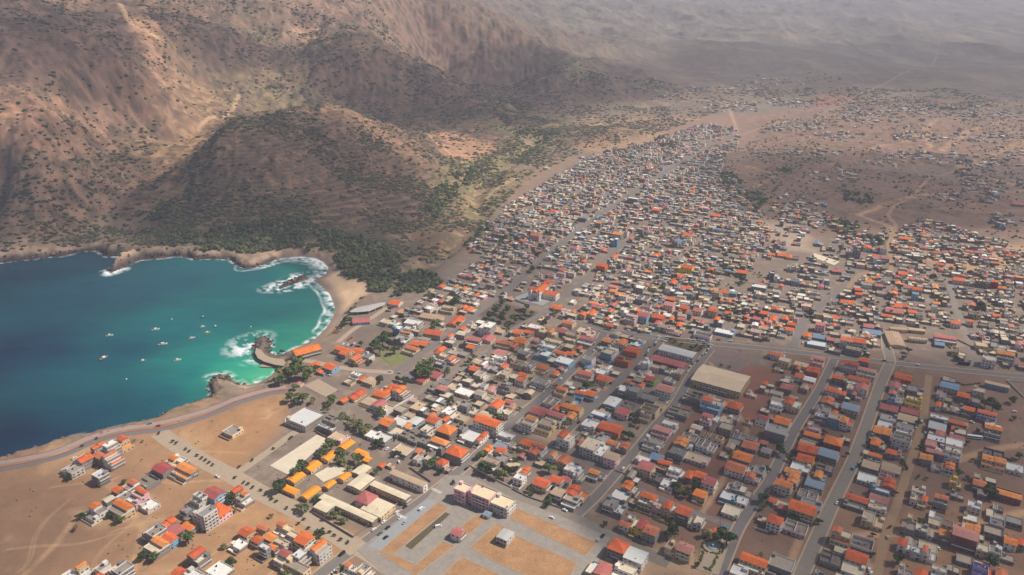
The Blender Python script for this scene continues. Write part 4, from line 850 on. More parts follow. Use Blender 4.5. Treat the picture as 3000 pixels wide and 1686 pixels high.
HOUSES = []                                        # dicts: footprint, look, place
def parse():
    for (ox, oy), txt in HDATA.items():
        for e in txt.replace('\n', ';').split(';'):
            t = e.split()
            if len(t) < 6: continue
            lx, ly, rx, ry = map(float, t[:4]); n = int(t[4]); code = t[5]
            hgt = 3.0 * n + (.9 if code[0] in 'FWGUMC' else 0)
            s = 2.576
            L = at(ox + lx / s, oy + ly / s, GROUND + hgt); Rr = at(ox + rx / s, oy + ry / s, GROUND + hgt)
            py = oy + ly / s
            ang = 31.5
            c = (L + Rr) / 2
            if py < 1010: ang = 26 + 5 * math.sin(c[0] * .01)
            if len(t) > 6: ang = float(t[6])
            A = R(ang); u = np.array([math.sin(A), math.cos(A)]); v = np.array([math.cos(A), -math.sin(A)])
            dl = Rr - L; a = float(dl @ u); b = float(dl @ v)
            span = np.linalg.norm(dl)
            a = min(max(a, 5.5), span * 1.15); b = min(max(b, 5.0), span * 1.15)
            a = max(a, min(.92 * b, 12.5)) * 1.05; b = max(b, min(.8 * a, 10)) * 1.05
            HOUSES.append(dict(c=c, a=a, b=b, ang=ang, n=n, roof=code[0], wall=code[1], py=py, px=ox + (lx + rx) / 2 / s))
parse()
for (ox, oy, lx, ly, rx, ry, hgt, code, name, cat, label, ang) in SPECIAL:
    s = 2.576
    L = at(ox + lx / s, oy + ly / s, GROUND + hgt); Rr = at(ox + rx / s, oy + ry / s, GROUND + hgt)
    A = R(ang); u = np.array([math.sin(A), math.cos(A)]); v = np.array([math.cos(A), -math.sin(A)]); dl = Rr - L
    HOUSES.append(dict(c=(L + Rr) / 2, a=max(float(dl @ u), 6.0), b=max(float(dl @ v), 6.0), ang=ang, n=max(1, round(hgt / 3)), hgt=hgt, roof=code[0], wall=code[1], py=oy + ly / s, px=ox + (lx + rx) / 2 / s,
                       name=name, cat=cat, label=label, fixed=True))
# settle overlaps: shrink and nudge pairs that cut into each other
def local(h, P):
    A = R(h['ang']); u = np.array([math.sin(A), math.cos(A)]); v = np.array([math.cos(A), -math.sin(A)])
    q = P - h['c']; return q @ v, q @ u
for it in range(14):
    for i, h in enumerate(HOUSES):
        for j in range(i + 1, len(HOUSES)):
            g = HOUSES[j]
            if abs(h['c'][0] - g['c'][0]) > 45 or abs(h['c'][1] - g['c'][1]) > 45: continue
            lv, lu = local(h, g['c'])
            ov = (h['b'] + g['b']) / 2 + .15 - abs(lv); ou = (h['a'] + g['a']) / 2 + .15 - abs(lu)
            if ov > 0 and ou > 0:
                A = R(h['ang']); u = np.array([math.sin(A), math.cos(A)]); v = np.array([math.cos(A), -math.sin(A)])
                if ov < ou:
                    k = v * math.copysign(ov * .25, lv); key = 'b'; o = ov
                else:
                    k = u * math.copysign(ou * .25, lu); key = 'a'; o = ou
                if g.get('fixed') and h.get('fixed'): continue
                if not g.get('fixed'): g['c'] = g['c'] + k * (2 if h.get('fixed') else 1)
                if not h.get('fixed'): h['c'] = h['c'] - k * (2 if g.get('fixed') else 1)
                for q in (g, h):
                    if not q.get('fixed'): q[key] = max(q[key] - o * .25, 4.5)
# keep streets clear
for h in HOUSES:
    if h.get('fixed'): continue
    for ln, w, mt in STREETS:
        if w < 6: continue
        for _ in range(3):
            P = h['c'][None]; d = dist_line(P, ln, limit=40)[0]
            need = w / 2 + min(h['a'], h['b']) / 2 + .6
            if d < need:
                k = np.argmin(np.linalg.norm(np.asarray(ln)[:, None] - P, axis=2)); e = 1.0
                dx = dist_line(P + [[e, 0]], ln, limit=60)[0] - d; dy = dist_line(P + [[0, e]], ln, limit=60)[0] - d
                gn = np.array([dx, dy]); gn /= np.linalg.norm(gn) + 1e-6
                h['c'] = h['c'] + gn * (need - d) * .6
CEN = np.array([h['c'] for h in HOUSES])

def roof_gable(m, x0, x1, y0, y1, z, rise, axis, ov=.45, t=.22, mi=0):
    if axis == 'y': X0, X1, Y0, Y1 = x0 - ov, x1 + ov, y0 - ov * .6, y1 + ov * .6
    else: X0, X1, Y0, Y1 = x0 - ov * .6, x1 + ov * .6, y0 - ov, y1 + ov
    if axis == 'y':
        xm = (X0 + X1) / 2; pr = [(X0, z - .1), (xm, z + rise), (X1, z - .1), (X1, z - .1 + t), (xm, z + rise + t), (X0, z - .1 + t)]
        P = [[(p[0], Y, p[1]) for p in pr] for Y in (Y0, Y1)]
    else:
        ym = (Y0 + Y1) / 2; pr = [(Y0, z - .1), (ym, z + rise), (Y1, z - .1), (Y1, z - .1 + t), (ym, z + rise + t), (Y0, z - .1 + t)]
        P = [[(X, p[0], p[1]) for p in pr] for X in (X0, X1)]
    n = len(m.v); m.v += P[0] + P[1]
    for i in range(6):
        j = (i + 1) % 6; m.f.append((n + i, n + j, n + 6 + j, n + 6 + i)); m.m.append(mi)
    for k in (0, 6):
        m.f.append((n + k, n + k + 1, n + k + 4, n + k + 5)); m.m.append(mi); m.f.append((n + k + 1, n + k + 2, n + k + 3, n + k + 4)); m.m.append(mi)
def roof_hip(m, x0, x1, y0, y1, z, rise, ov=.5, mi=0):
    X0, X1, Y0, Y1 = x0 - ov, x1 + ov, y0 - ov, y1 + ov
    w, d = X1 - X0, Y1 - Y0; r = min(w, d) / 2 * .98
    n = len(m.v)
    if w > d: ridge = [(X0 + r, (Y0 + Y1) / 2, z + rise), (X1 - r, (Y0 + Y1) / 2, z + rise)]
    else: ridge = [((X0 + X1) / 2, Y0 + r, z + rise), ((X0 + X1) / 2, Y1 - r, z + rise)]
    m.v += [(X0,Y0,z),(X1,Y0,z),(X1,Y1,z),(X0,Y1,z)] + ridge + [(X0,Y0,z-.2),(X1,Y0,z-.2),(X1,Y1,z-.2),(X0,Y1,z-.2)]
    fs = [(0,1,5,4),(1,2,5),(2,3,4,5),(3,0,4)] if w > d else [(0,1,4),(1,2,5,4),(2,3,5),(3,0,4,5)]
    for f in fs + [(6,7,1,0),(7,8,2,1),(8,9,3,2),(9,6,0,3),(9,8,7,6)]: m.f.append(tuple(n + k for k in f)); m.m.append(mi)
def parapet(m, x0, x1, y0, y1, z, h, t=.22):
    m.box(x0, x1, y0, y0 + t, z, z + h); m.box(x0, x1, y1 - t, y1, z, z + h)
    m.box(x0, x0 + t, y0 + t, y1 - t, z, z + h - .004); m.box(x1 - t, x1, y0 + t, y1 - t, z, z + h - .004)

def make_building(h, r, near, name='house'):
    """walls, roof, openings of one building as parts of an Empty; local X runs towards the camera's right"""
    a, b, n, rc, wc = h['a'], h['b'], h['n'], h['roof'], h['wall']
    root = empty(name, (h['c'][0], h['c'][1], GROUND), -R(h['ang']))
    wm = r.choice(WALLM[wc]); H = h.get('hgt', 3.0 * n)
    x0, x1, y0, y1 = -b / 2, b / 2, -a / 2, a / 2
    W = MB(); blk = r.random() < .5 and wc in 'wgc'
    bodies = []                                     # (x0,x1,y0,y1,top)
    split = rc in 'FWUGM' and a * b > 70 and n >= 2 and r.random() < .75 or (rc in 'OHR' and a * b > 75 and n >= 2 and r.random() < .6)
    if h.get('fixed'): split = False
    if split:
        f = r.uniform(.52, .68)
        lo = H - 3.0
        if r.random() < .5:
            s = x0 + b * f if r.random() < .5 else None
            if s: bodies = [(x0, s, y0, y1, H), (s, x1, y0 + .05, y1 - .05, lo)]
            else: s = x1 - b * f; bodies = [(s, x1, y0, y1, H), (x0, s, y0 + .05, y1 - .05, lo)]
        else:
            if r.random() < .35: s = y0 + a * f; bodies = [(x0, x1, y0, s, H), (x0 + .05, x1 - .05, s, y1, lo)]
            else: s = y1 - a * f; bodies = [(x0, x1, s, y1, H), (x0 + .05, x1 - .05, y0, s, lo)]
    else: bodies = [(x0, x1, y0, y1, H)]
    for k, (p, q, s, t, z) in enumerate(bodies):
        nn = len(W.f); W.box(p, q, s, t, -.8, z, 0, bottom=False)
        if blk: W.m[nn + 2] = 1; W.m[nn + 4] = 1
        if near:
            for fl in range(1, int(z / 3.0)): W.box(p - .09, q + .09, s - .09, t + .09, 3.0 * fl - .12, 3.0 * fl + .1, 0)
    rm = {'O': r.choice(TILE), 'H': r.choice(TILE), 'M': r.choice(TILE), 'R': r.choice(REDM), 'S': SCHOOLT, 'X': REDM[1], 'Y': M('warehouse_sheet', (222,196,164), rough=.8, var=.1, scale=.15, scale2=1.0, stripes=('X', 1.2, .12))}.get(rc) or r.choice(ROOFC[rc])
    if rc == 'O' and wc == 'o': rm = TILE[2]
    axis = 'y' if a > b * 1.12 else ('x' if b > a * 1.12 else r.choice('xy'))
    terr = []
    p, q, s, t, z = bodies[0]
    bw, bd = q - p, t - s
    if rc in 'ORTBLSYZ':
        m = MB(); ax = 'y' if bd > bw else 'x'; flat = rc in 'TBLYZ' or (rc == 'R' and r.random() < .6)
        rise = min(bw, bd) / 2 * (.1 if flat else .30)
        if not flat and not h.get('fixed') and r.random() < .35: # two-level pitched roof
            if ax == 'y': mid = s + bd * r.uniform(.4, .6); roof_gable(m, p, q, s, mid - .3, z, rise, 'y'); roof_gable(m, p, q, mid + .3, t, z + .5, rise, 'y'); W2 = (p + .1, q - .1, mid, t - .1)
            else: mid = p + bw * r.uniform(.4, .6); roof_gable(m, p, mid - .3, s, t, z, rise, 'x'); roof_gable(m, mid + .3, q, s, t, z + .5, rise, 'x'); W2 = (mid, q - .1, s + .1, t - .1)
            g = MB(); g.box(W2[0], W2[1], W2[2], W2[3], z - .05, z + .42); g.build('gable', wm, root)
        else: roof_gable(m, p, q, s, t, z + .05, rise, ax)
        if ax == 'y':                               # gable ends
            for Y in (s + .02, t - .02): g = W; k = len(g.v); g.v += [(p + .02, Y, z), (q - .02, Y, z), ((p + q) / 2, Y, z + rise * .95)]; g.f.append((k, k + 1, k + 2)); g.m.append(0)
        else:
            for X in (p + .02, q - .02): g = W; k = len(g.v); g.v += [(X, s + .02, z), (X, t - .02, z), (X, (s + t) / 2, z + rise * .95)]; g.f.append((k, k + 1, k + 2)); g.m.append(0)
        ro = m.build('roof', rm, root)
        if near and r.random() < .25:
            c = MB(); cx, cy = r.uniform(p + 1, q - 1), r.uniform(s + 1, t - 1); c.box(cx - .35, cx + .35, cy - .35, cy + .35, z, z + rise + .9); c.build('chimney', wm, ro)
    elif rc in 'HX':
        m = MB(); roof_hip(m, p, q, s, t, z + .02, min(bw, bd) / 2 * .42); m.build('roof', rm, root)
    else: terr.append((p, q, s, t, z, True))
    for k in bodies[1:]: terr.append(k + (False,))
    flatm = rm if rc in 'FWGUC' else r.choice(ROOFC['F'])
    for k, (p, q, s, t, z, main) in enumerate(terr):
        m = MB(); m.box(p + .15, q - .15, s + .15, t - .15, z - .1, z + .12); ro = m.build('roof', flatm if main else (r.choice(TILE) if rc in 'OMH' and r.random() < .3 else r.choice(ROOFC['F'] + ROOFC['W'])), root)
        m = MB()
        if rc == 'U':
            parapet(m, p, q, s, t, z, r.uniform(1.0, 2.4))
            if r.random() < .8: m.box((p + q) / 2 - .1, (p + q) / 2 + .1, s + .22, t - .22, z + .12, z + 2.1)
            if r.random() < .8: m.box(p + .22, (p + q) / 2 - .1, (s + t) / 2 - .1, (s + t) / 2 + .1, z + .12, z + 1.9)
            for cx in np.linspace(p + .2, q - .2, 4):
                for cy in (s + .2, (s + t) / 2 + .2, t - .2): m.box(cx - .14, cx + .14, cy - .14, cy + .14, z + .12, z + 2.6)
        else: parapet(m, p, q, s, t, z, .9 if main else r.choice((.9, .9, 1.1)))
        m.build('parapet', wm if r.random() < .7 else RAIL, root)
        w_, d_ = q - p, t - s
        if rc == 'M' and main:
            g = MB(); f = r.uniform(.45, .6)
            if r.random() < .5: X0, X1, Y0, Y1 = p + .25, p + .25 + w_ * f, s + .25, t - .25
            else: X0, X1, Y0, Y1 = p + .25, q - .25, t - d_ * f, t - .25
            g.box(X0, X1, Y0, Y1, z, z + 2.3); g.build('upper_room', wm, root)
            g = MB(); roof_gable(g, X0, X1, Y0, Y1, z + 2.3, min(X1 - X0, Y1 - Y0) * .16, 'y' if Y1 - Y0 > X1 - X0 else 'x', ov=.35); g.build('upper_roof', rm, root)
        elif rc != 'U' and min(w_, d_) > 5 and r.random() < .7:
            g = MB(); sx = r.uniform(2.2, 3.2); sy = r.uniform(2.4, 3.6); cx = r.choice((p + .3 + sx / 2, q - .3 - sx / 2)); cy = r.choice((t - .3 - sy / 2, t - .3 - sy / 2, s + .3 + sy / 2))
            g.box(cx - sx / 2, cx + sx / 2, cy - sy / 2, cy + sy / 2, z + .12, z + 2.5); g.box(cx - sx / 2 - .2, cx + sx / 2 + .2, cy - sy / 2 - .2, cy + sy / 2 + .2, z + 2.5, z + 2.65)
            g.build('stair_house', wm, root)
        if near and min(w_, d_) > 4:
            for _ in range(r.choice((0, 1, 1, 2))):
                g = MB(); cx = r.uniform(p + 1.1, q - 1.1); cy = r.uniform(s + 1.1, t - 1.1); g.cyl(cx, cy, z + .12, z + 1.45, .6, .55, 9); g.cyl(cx, cy, z + 1.45, z + 1.62, .55, .2, 9); g.build('water_tank', r.choice((TANK, TANKB, RAIL)), root)
            if r.random() < .5:
                g = MB(); cx = r.uniform(p + 1.6, q - 1.6) if w_ > 4 else (p + q) / 2; g.box(cx - 1, cx + 1, s + .5, s + 1.9, z + .12, z + r.uniform(.5, 1.2)); g.build('roof_shed', r.choice((BLOCK, WOOD, TILE[2])), root)
    # openings: on the sides that are free of neighbours
    A = R(h['ang']); u = np.array([math.sin(A), math.cos(A)]); v = np.array([math.cos(A), -math.sin(A)])
    nb = [g for g in HOUSES if g is not h and abs(g['c'][0] - h['c'][0]) < 40 and abs(g['c'][1] - h['c'][1]) < 40]
    def free(x, y, z):
        P = h['c'] + v * x + u * y
        for g in nb:
            lv, lu = local(g, P)
            if abs(lv) < g['b'] / 2 + .1 and abs(lu) < g['a'] / 2 + .1 and z < 3 * g['n'] + .6: return False
        return True
    door_done = False
    FW = MB()
    for (p, q, s, t, z) in bodies:
        nfl = int(round(z / 3.0))
        for face in ('S', 'E', 'W', 'N'):
            L = (q - p) if face in 'SN' else (t - s)
            k = max(1, int(L / 3.1)); dens = .82 if face in 'SE' else .5
            if blk and face in 'EW': dens *= .3
            bal = near and nfl >= 2 and face in 'SE' and r.random() < .6
            for fl in range(nfl):
                for i in range(k):
                    off = (i + .5) / k * L - L / 2
                    if face == 'S': x, y, rz = (p + q) / 2 + off, s, 0
                    elif face == 'N': x, y, rz = (p + q) / 2 + off, t, math.pi
                    elif face == 'E': x, y, rz = q, (s + t) / 2 + off, math.pi / 2
                    else: x, y, rz = p, (s + t) / 2 + off, -math.pi / 2
                    nx, ny = (math.sin(rz), -math.cos(rz))
                    inner = any(o is not (p, q, s, t, z) and o[0] - .01 < x + nx * .3 < o[1] + .01 and o[2] - .01 < y + ny * .3 < o[3] + .01 and fl * 3 < o[4] for o in bodies if o != (p, q, s, t, z))
                    if inner or r.random() > dens or not free(x + nx * .6, y + ny * .6, fl * 3 + 1.5): continue
                    wi = 1 if bal and fl else r.choice((0, 0, 0, 1))
                    if near and face in 'SE':
                        if fl == 0 and not door_done and r.random() < .6:
                            link('door', DOOR[0 if r.random() < .6 else 1], root, (x, y, 0), rz); door_done = True
                        else: link('window', WIN[wi], root, (x, y, fl * 3 + (1.6 if not (bal and fl) else 1.35)), rz)
                    else:
                        hw = .7; zz = fl * 3 + 1.0
                        tx, ty = math.cos(rz), math.sin(rz); e = .03
                        FW.quad((x - tx * hw + nx * e, y - ty * hw + ny * e, zz), (x + tx * hw + nx * e, y + ty * hw + ny * e, zz), (x + tx * hw + nx * e, y + ty * hw + ny * e, zz + 1.3), (x - tx * hw + nx * e, y - ty * hw + ny * e, zz + 1.3))
                if bal and fl:
                    g = MB(); dpt = 1.1; half = L / 2 * r.choice((.9, .9, .5))
                    # slab and rail along this face
                    if face == 'S': xc, yc = (p + q) / 2, s - dpt / 2
                    else: xc, yc = q + dpt / 2, (s + t) / 2
                    if free(xc, yc, fl * 3 + 1):
                        if face == 'S': g.box(xc - half, xc + half, s - dpt, s - .1, fl * 3 + .12, fl * 3 + .28); g.box(xc - half, xc + half, s - dpt, s - dpt + .1, fl * 3 + .28, fl * 3 + 1.15)
                        else: g.box(q + .1, q + dpt, yc - half, yc + half, fl * 3 + .12, fl * 3 + .28); g.box(q + dpt - .1, q + dpt, yc - half, yc + half, fl * 3 + .28, fl * 3 + 1.15)
                        g.build('balcony', RAIL if r.random() < .5 else wm, root)
    for f in FW.f: W.f.append(tuple(i + len(W.v) for i in f)); W.m.append(2)
    W.v += FW.v
    W.build('wall', [wm, BLOCK, GLASS], root)
    if near and n <= 3 and not h.get('fixed') and r.random() < .45:
        L = r.uniform(2.2, 4.5); yy = y0 - L
        if free(0, yy, 1) and free(x0 + .5, yy, 1) and free(x1 - .5, yy, 1) and all(dist_line((h['c'] + u * yy)[None], ln, limit=20)[0] > w_ / 2 + .5 for ln, w_, _ in STREETS):
            g = MB(); g.box(x0 + .1, x1 - .1, yy, yy + .18, -.4, 1.6); g.box(x0 + .1, x0 + .28, yy + .18, y0 - .1, -.4, 1.58); g.box(x1 - .28, x1 - .1, yy + .18, y0 - .1, -.4, 1.58); g.build('yard_wall', r.choice((wm, BLOCK)), root)
            if r.random() < .4: g = MB(); g.box(x0 + .3, x0 + .3 + b * .4, yy + .2, yy + 2.0, -.3, 2.2); g.build('shed', r.choice((BLOCK, wm)), root)
    return root

# pick the 300 that show largest as low houses; taller ones are apartment blocks
for h in HOUSES: h['px_size'] = math.sqrt(h['a'] * h['b'] + 3 * h['n'] * (h['a'] + h['b'])) / math.hypot(*h['c'])
low = sorted([h for h in HOUSES if h['n'] <= 2 and not h.get('fixed')], key=lambda h: -h['px_size']); tall = [h for h in HOUSES if h['n'] >= 3 and not h.get('fixed')]
spec = [h for h in HOUSES if h.get('fixed')]
low, rest_low = low[:298], low[298:]
print('houses', len(HOUSES), 'low', len(low), 'tall', len(tall), 'rest', len(rest_low))
THINGS = []
for i, h in enumerate(low + tall + spec):
    r = random.Random(1000 + i * 7)
    near = h['c'][1] < 860
    h['obj'] = make_building(h, r, near, h.get('name') or ('house' if h['n'] <= 2 else 'apartment_block'))
    h['cat'] = h.get('cat') or ('house' if h['n'] <= 2 else 'apartment block')
    THINGS.append(h)
# ------------------------------------------------------------------ trees
LEAF = [M('leaf_%d' % j, c, rough=.9, var=.25, scale=.5, scale2=2.0) for j, c in enumerate([(84,98,50), (66,84,44), (108,116,64), (54,68,40), (122,114,76)])]
BARK = M('bark', (88,70,54), var=.2)
def crown_mesh(seed, leafs, n=230, squash=.72):
    g = np.random.default_rng(seed); m = MB()
    lobes = [(g.normal(0, .38, 3) * (1, 1, .55), g.uniform(.42, .66)) for _ in range(9)]
    ico = [(0,0,1),(.894,0,.447),(.276,.851,.447),(-.724,.526,.447),(-.724,-.526,.447),(.276,-.851,.447),(.724,.526,-.447),(-.276,.851,-.447),(-.894,0,-.447),(-.276,-.851,-.447),(.724,-.526,-.447),(0,0,-1)]
    fc = [(0,1,2),(0,2,3),(0,3,4),(0,4,5),(0,5,1),(1,6,2),(2,7,3),(3,8,4),(4,9,5),(5,10,1),(2,6,7),(3,7,8),(4,8,9),(5,9,10),(1,10,6),(11,7,6),(11,8,7),(11,9,8),(11,10,9),(11,6,10)]
    for c, r in lobes:
        k = len(m.v); q = np.array(ico) * r * .78 * g.uniform(.75, 1.2, (12, 1)) + c
        m.v += [(p[0], p[1], p[2] * squash) for p in q]
        mi = int(g.integers(0, len(leafs)))
        for f in fc: m.f.append(tuple(k + i for i in f)); m.m.append(mi)
    for _ in range(n):
        c, r = lobes[g.integers(0, len(lobes))]; d = g.normal(0, 1, 3); d /= np.linalg.norm(d); d[2] = abs(d[2]) * 1.1 - .25
        p = c + d * r * g.uniform(.8, 1.12); s = g.uniform(.09, .2); a = g.normal(0, 1, 3); a /= np.linalg.norm(a); b = np.cross(a, g.normal(0, 1, 3)); b /= np.linalg.norm(b) + 1e-9
        k = len(m.v)
        for q in (p - a * s - b * s * .6, p + a * s - b * s, p + a * s * .7 + b * s, p - a * s + b * s * .8): m.v.append((q[0], q[1], q[2] * squash))
        m.f.append((k, k + 1, k + 2, k + 3)); m.m.append(int(g.integers(0, len(leafs))))
    return m.mesh('crown', leafs)
CROWNS = {'green': [crown_mesh(i, [LEAF[0], LEAF[2], LEAF[1]]) for i in range(4)], 'dark': [crown_mesh(20 + i, [LEAF[1], LEAF[3]]) for i in range(4)], 'dry': [crown_mesh(40 + i, [LEAF[4], LEAF[2]], 170) for i in range(3)]}
def trunk_mesh():
    m = MB(); m.tube((0,0,-.3), (.03,.02,.45), .085, .06, 7); m.tube((.03,.02,.42), (.25,.1,.8), .05, .025, 6); m.tube((.03,.02,.42), (-.22,.12,.78), .05, .025, 6); m.tube((.03,.02,.42), (.0,-.24,.8), .05, .025, 6)
    return m.mesh('trunk', BARK)
TRUNK = trunk_mesh()
TREES = []
TDATA = {
(0,1124): "930 742 2.6 g;1415 1168 5 g;1230 1262 4.2 g;1080 1305 3.4 d;982 968 4 g;1738 866 4.2 d;1015 430 1.6 y;1078 434 1.6 y;730 412 1.3 d;620 467 1.3 d;655 975 3.4 d;600 665 3 d;568 1090 2.4 y;1692 1230 2.4 y;850 575 1.6 g;765 612 1.5 g;1750 1350 3.5 d;880 965 2.6 d;1030 870 1.5 g;1780 955 2.2 y",
(750,1124): "175 780 5.8 d;562 470 6.2 g;515 520 5 g;440 562 7 g;650 532 4.6 g;620 582 4.2 g;668 596 3.5 y;760 566 4.6 g;785 616 3 g;370 942 4.2 g;330 925 3 y;455 862 3 g;490 880 2.6 d;582 985 4 g;655 1035 3 g;90 1100 3.4 d;467 1142 4 d;262 102 5.4 g;350 105 6 g;310 132 4.4 d;430 130 4 y;578 112 5.6 g;548 152 4 g;540 200 2.8 y;935 216 4.8 g;650 242 4 y;690 270 4.2 g;735 300 4.4 y;775 322 5 g;815 350 5 y;845 330 3.8 g;930 442 4.2 d;1482 126 3.6 d;1580 152 3.6 g;1625 176 3 g;1360 72 2.6 d;1325 156 3 d;1832 246 4 g;1782 232 3 d;1332 600 5 g;1398 660 3 d;1085 512 3 d;1690 540 4 g;1722 622 5 d;1745 650 4.6 d;1805 690 4 d;1870 690 3.8 y;1902 650 4 d;380 1402 4 g;240 1432 4 g;345 1290 2 d;655 1390 3 g;1490 742 1.8 d;890 1035 2 y;700 640 2.6 g;905 665 3 g;640 580 2.5 g;120 1000 2 y",
(1500,1124): "280 636 5.2 g;268 900 3.2 d;285 860 2.8 d;130 800 2.4 d;150 830 2.2 d;1203 1110 5.6 d;1625 1160 6.8 d;1482 1090 4 y;700 1056 2.2 d;1382 770 4.6 d;1242 772 4.2 d;1312 832 3.8 d;1270 802 3.6 y;1902 868 4.4 d;1890 930 3 g;922 242 4 d;932 292 3.6 d;22 576 3 d;16 640 3 d;400 302 4 y;880 392 4 d;842 372 3 d;562 10 5 d;1402 1368 2 d;1930 640 3 d;1100 620 2 d;60 190 2 g;1460 720 2.4 d;1840 1320 2 d;1880 1300 2.4 y;330 20 2 g;1700 870 1.6 g",
(2250,1124): "95 490 5 d;200 512 3.6 d;156 570 2.4 d;405 440 3.2 d;1700 166 7 d;1640 150 4 d;1592 102 5 y;1852 122 4 d;1855 260 2.4 d;1902 546 3.6 g;1812 576 3 d;1690 800 5.2 d;1680 835 4 d;1436 670 4 g;1510 706 2.4 g;1028 616 3.2 d;760 456 2.5 d;1135 300 3 d;1150 482 2 d;992 1332 4 d;1500 440 2.5 d;1682 1342 4.4 d;792 1140 1.8 d;1162 1050 3 d;182 1002 4 d;596 536 2 d;692 612 2 d;790 1286 2.4 d;962 822 2.4 d;1545 576 1.6 d;425 360 2.4 d;1580 355 2.4 d;380 1040 2.8 d;920 1080 1.4 g;1135 700 1.8 g;1195 715 1.6 g",
(750,840): "300 602 9 g;362 642 8 g;240 652 8 g;190 700 7 g;382 676 6 g;290 752 4 g;462 610 4 d;690 250 5 d;662 282 4 d;1015 166 3.4 d;1130 232 3 g;1345 290 6 g;1492 112 6.5 d;1468 142 4 d;1530 282 2.8 g;902 432 7 d;952 402 6 d;985 362 6 d;932 470 6 g;1042 482 5 d;1240 622 7 g;1292 592 7 g;1312 642 7 g;1222 645 5 g;1442 640 4 g;1602 570 3.6 g;1642 530 3 g;1580 682 3.6 d;1780 732 4 d;1130 712 4 d;1072 692 3.6 d;936 702 4 d;760 572 2.8 g;862 572 2.8 d;200 492 2.8 d;1800 172 6 d;1842 232 6 d;1892 172 5 d;1905 300 5 d;1762 212 5 d;1872 60 4 d;1680 720 3 d;792 432 3.4 g;1850 120 4.5 d;1780 260 4 d;1540 60 3 d;1000 430 5 d;1290 150 2.4 d",
(1500,840): "330 195 5 g;252 262 4 d;110 152 4 d;60 192 5 d;100 222 4 d;20 242 5 d;152 202 3.4 d;566 736 5 g;1420 470 2.2 d;1352 460 2.5 d;1280 432 2 d;1230 412 2 d;1450 436 2.2 d;1392 442 2 d;1205 395 2.2 d;1480 450 2 d;1640 605 1.6 d;1580 590 1.6 d",
(2250,840): "320 202 4 d;1602 152 4.5 d;1792 202 4 g;1062 482 3.4 d;1030 532 2.4 d;1432 542 3 d;1700 140 3 d;290 190 3 d;1120 60 3 d;340 240 2.4 d",
(1500,562): "150 580 5 d;170 690 3 d;345 216 3.6 d;866 112 4 d;972 342 4.2 d;1130 586 4.2 d;1226 636 4.2 d;1352 670 4 d;1430 712 3.6 d;1602 480 4.4 d;1650 590 4 d;1740 662 4.6 d;1500 612 4 d;1560 625 3.5 d;1640 440 3.4 d;1066 706 2.4 d;500 222 3.2 d;850 776 2.6 d;1142 722 4 d;620 302 2.8 d;480 235 3 d;270 310 3.5 d;25 240 4 d;200 470 4 d;90 100 3.4 d;1100 210 2.4 g;1560 270 3.6 d;1740 290 3 d;25 350 4 d",
(2250,562): "1110 510 5 d;1140 530 4 d;1240 442 3 d;985 470 3.2 d;1050 492 3.4 d;872 592 3.6 d;1580 482 3 d;1502 502 3 d;1440 582 4 d;1522 612 4 d;1602 640 4 d;1792 650 4 d;1602 850 5 d;1652 870 4 d;1790 912 4 g;1612 360 5 d;1600 390 4 d;1322 492 3 d;1690 560 3.6 d;840 370 4 d;1260 640 3 d;340 900 3.5 d",
}
def add_tree(P, r_, kind, rr, z=GROUND, grp='trees about the town'):
    root = empty('tree', (P[0], P[1], z), rr.uniform(0, 6.28)); hs = rr.uniform(.9, 1.15)
    t = link('trunk', TRUNK, root); t.scale = (r_ * 1.2, r_ * 1.2, r_ * 1.35 * hs)
    c = link('crown', rr.choice(CROWNS[kind]), root); c.location = (0, 0, r_ * 1.25 * hs); c.scale = (r_ * .94, r_ * .94, r_ * .98 * hs)
    TREES.append(dict(obj=root, c=np.array(P), r=r_, kind=kind, grp=grp))
_tr = random.Random(5)
for (ox, oy), txt in TDATA.items():
    for e in txt.split(';'):
        x, y, r_, k = e.split(); r_ = float(r_)
        P = at(ox + float(x) / 2.576, oy + float(y) / 2.576, GROUND + r_ * 1.1)
        # step off a roof it would pierce
        for h in HOUSES:
            lv, lu = local(h, P)
            if abs(lv) < h['b'] / 2 + .4 and abs(lu) < h['a'] / 2 + .4:
                A = R(h['ang']); u = np.array([math.sin(A), math.cos(A)]); P = P - u * (h['a'] / 2 + .6 + lu + r_ * .3)
        add_tree(P, r_, {'g': 'green', 'd': 'dark', 'y': 'dry'}[k], _tr)
for x, y in [(1200,372),(1305,436),(1330,447),(1405,490),(1430,507),(1490,541),(1525,560),(1550,576),(1578,594),(1607,611),(1775,706),(1840,742),(1870,757),(1905,782),(1810,622),(1905,577)]:
    add_tree(at(x / 2.576, 1124 + y / 2.576, GROUND + 1.5), 1.35, 'dark', _tr, grp='young trees along the boulevard')
for x, y in [(35,802),(70,836),(155,887),(230,937),(295,962),(325,1052),(400,1087),(500,1100),(555,1118),(590,1142),(640,1177),(690,1197),(130,487),(255,412),(268,402),(120,870),(365,1020)]:
    add_tree(at(750 + x / 2.576, 1124 + y / 2.576, GROUND + 1.5), 1.3, 'dark', _tr, grp='young trees along the boulevard')

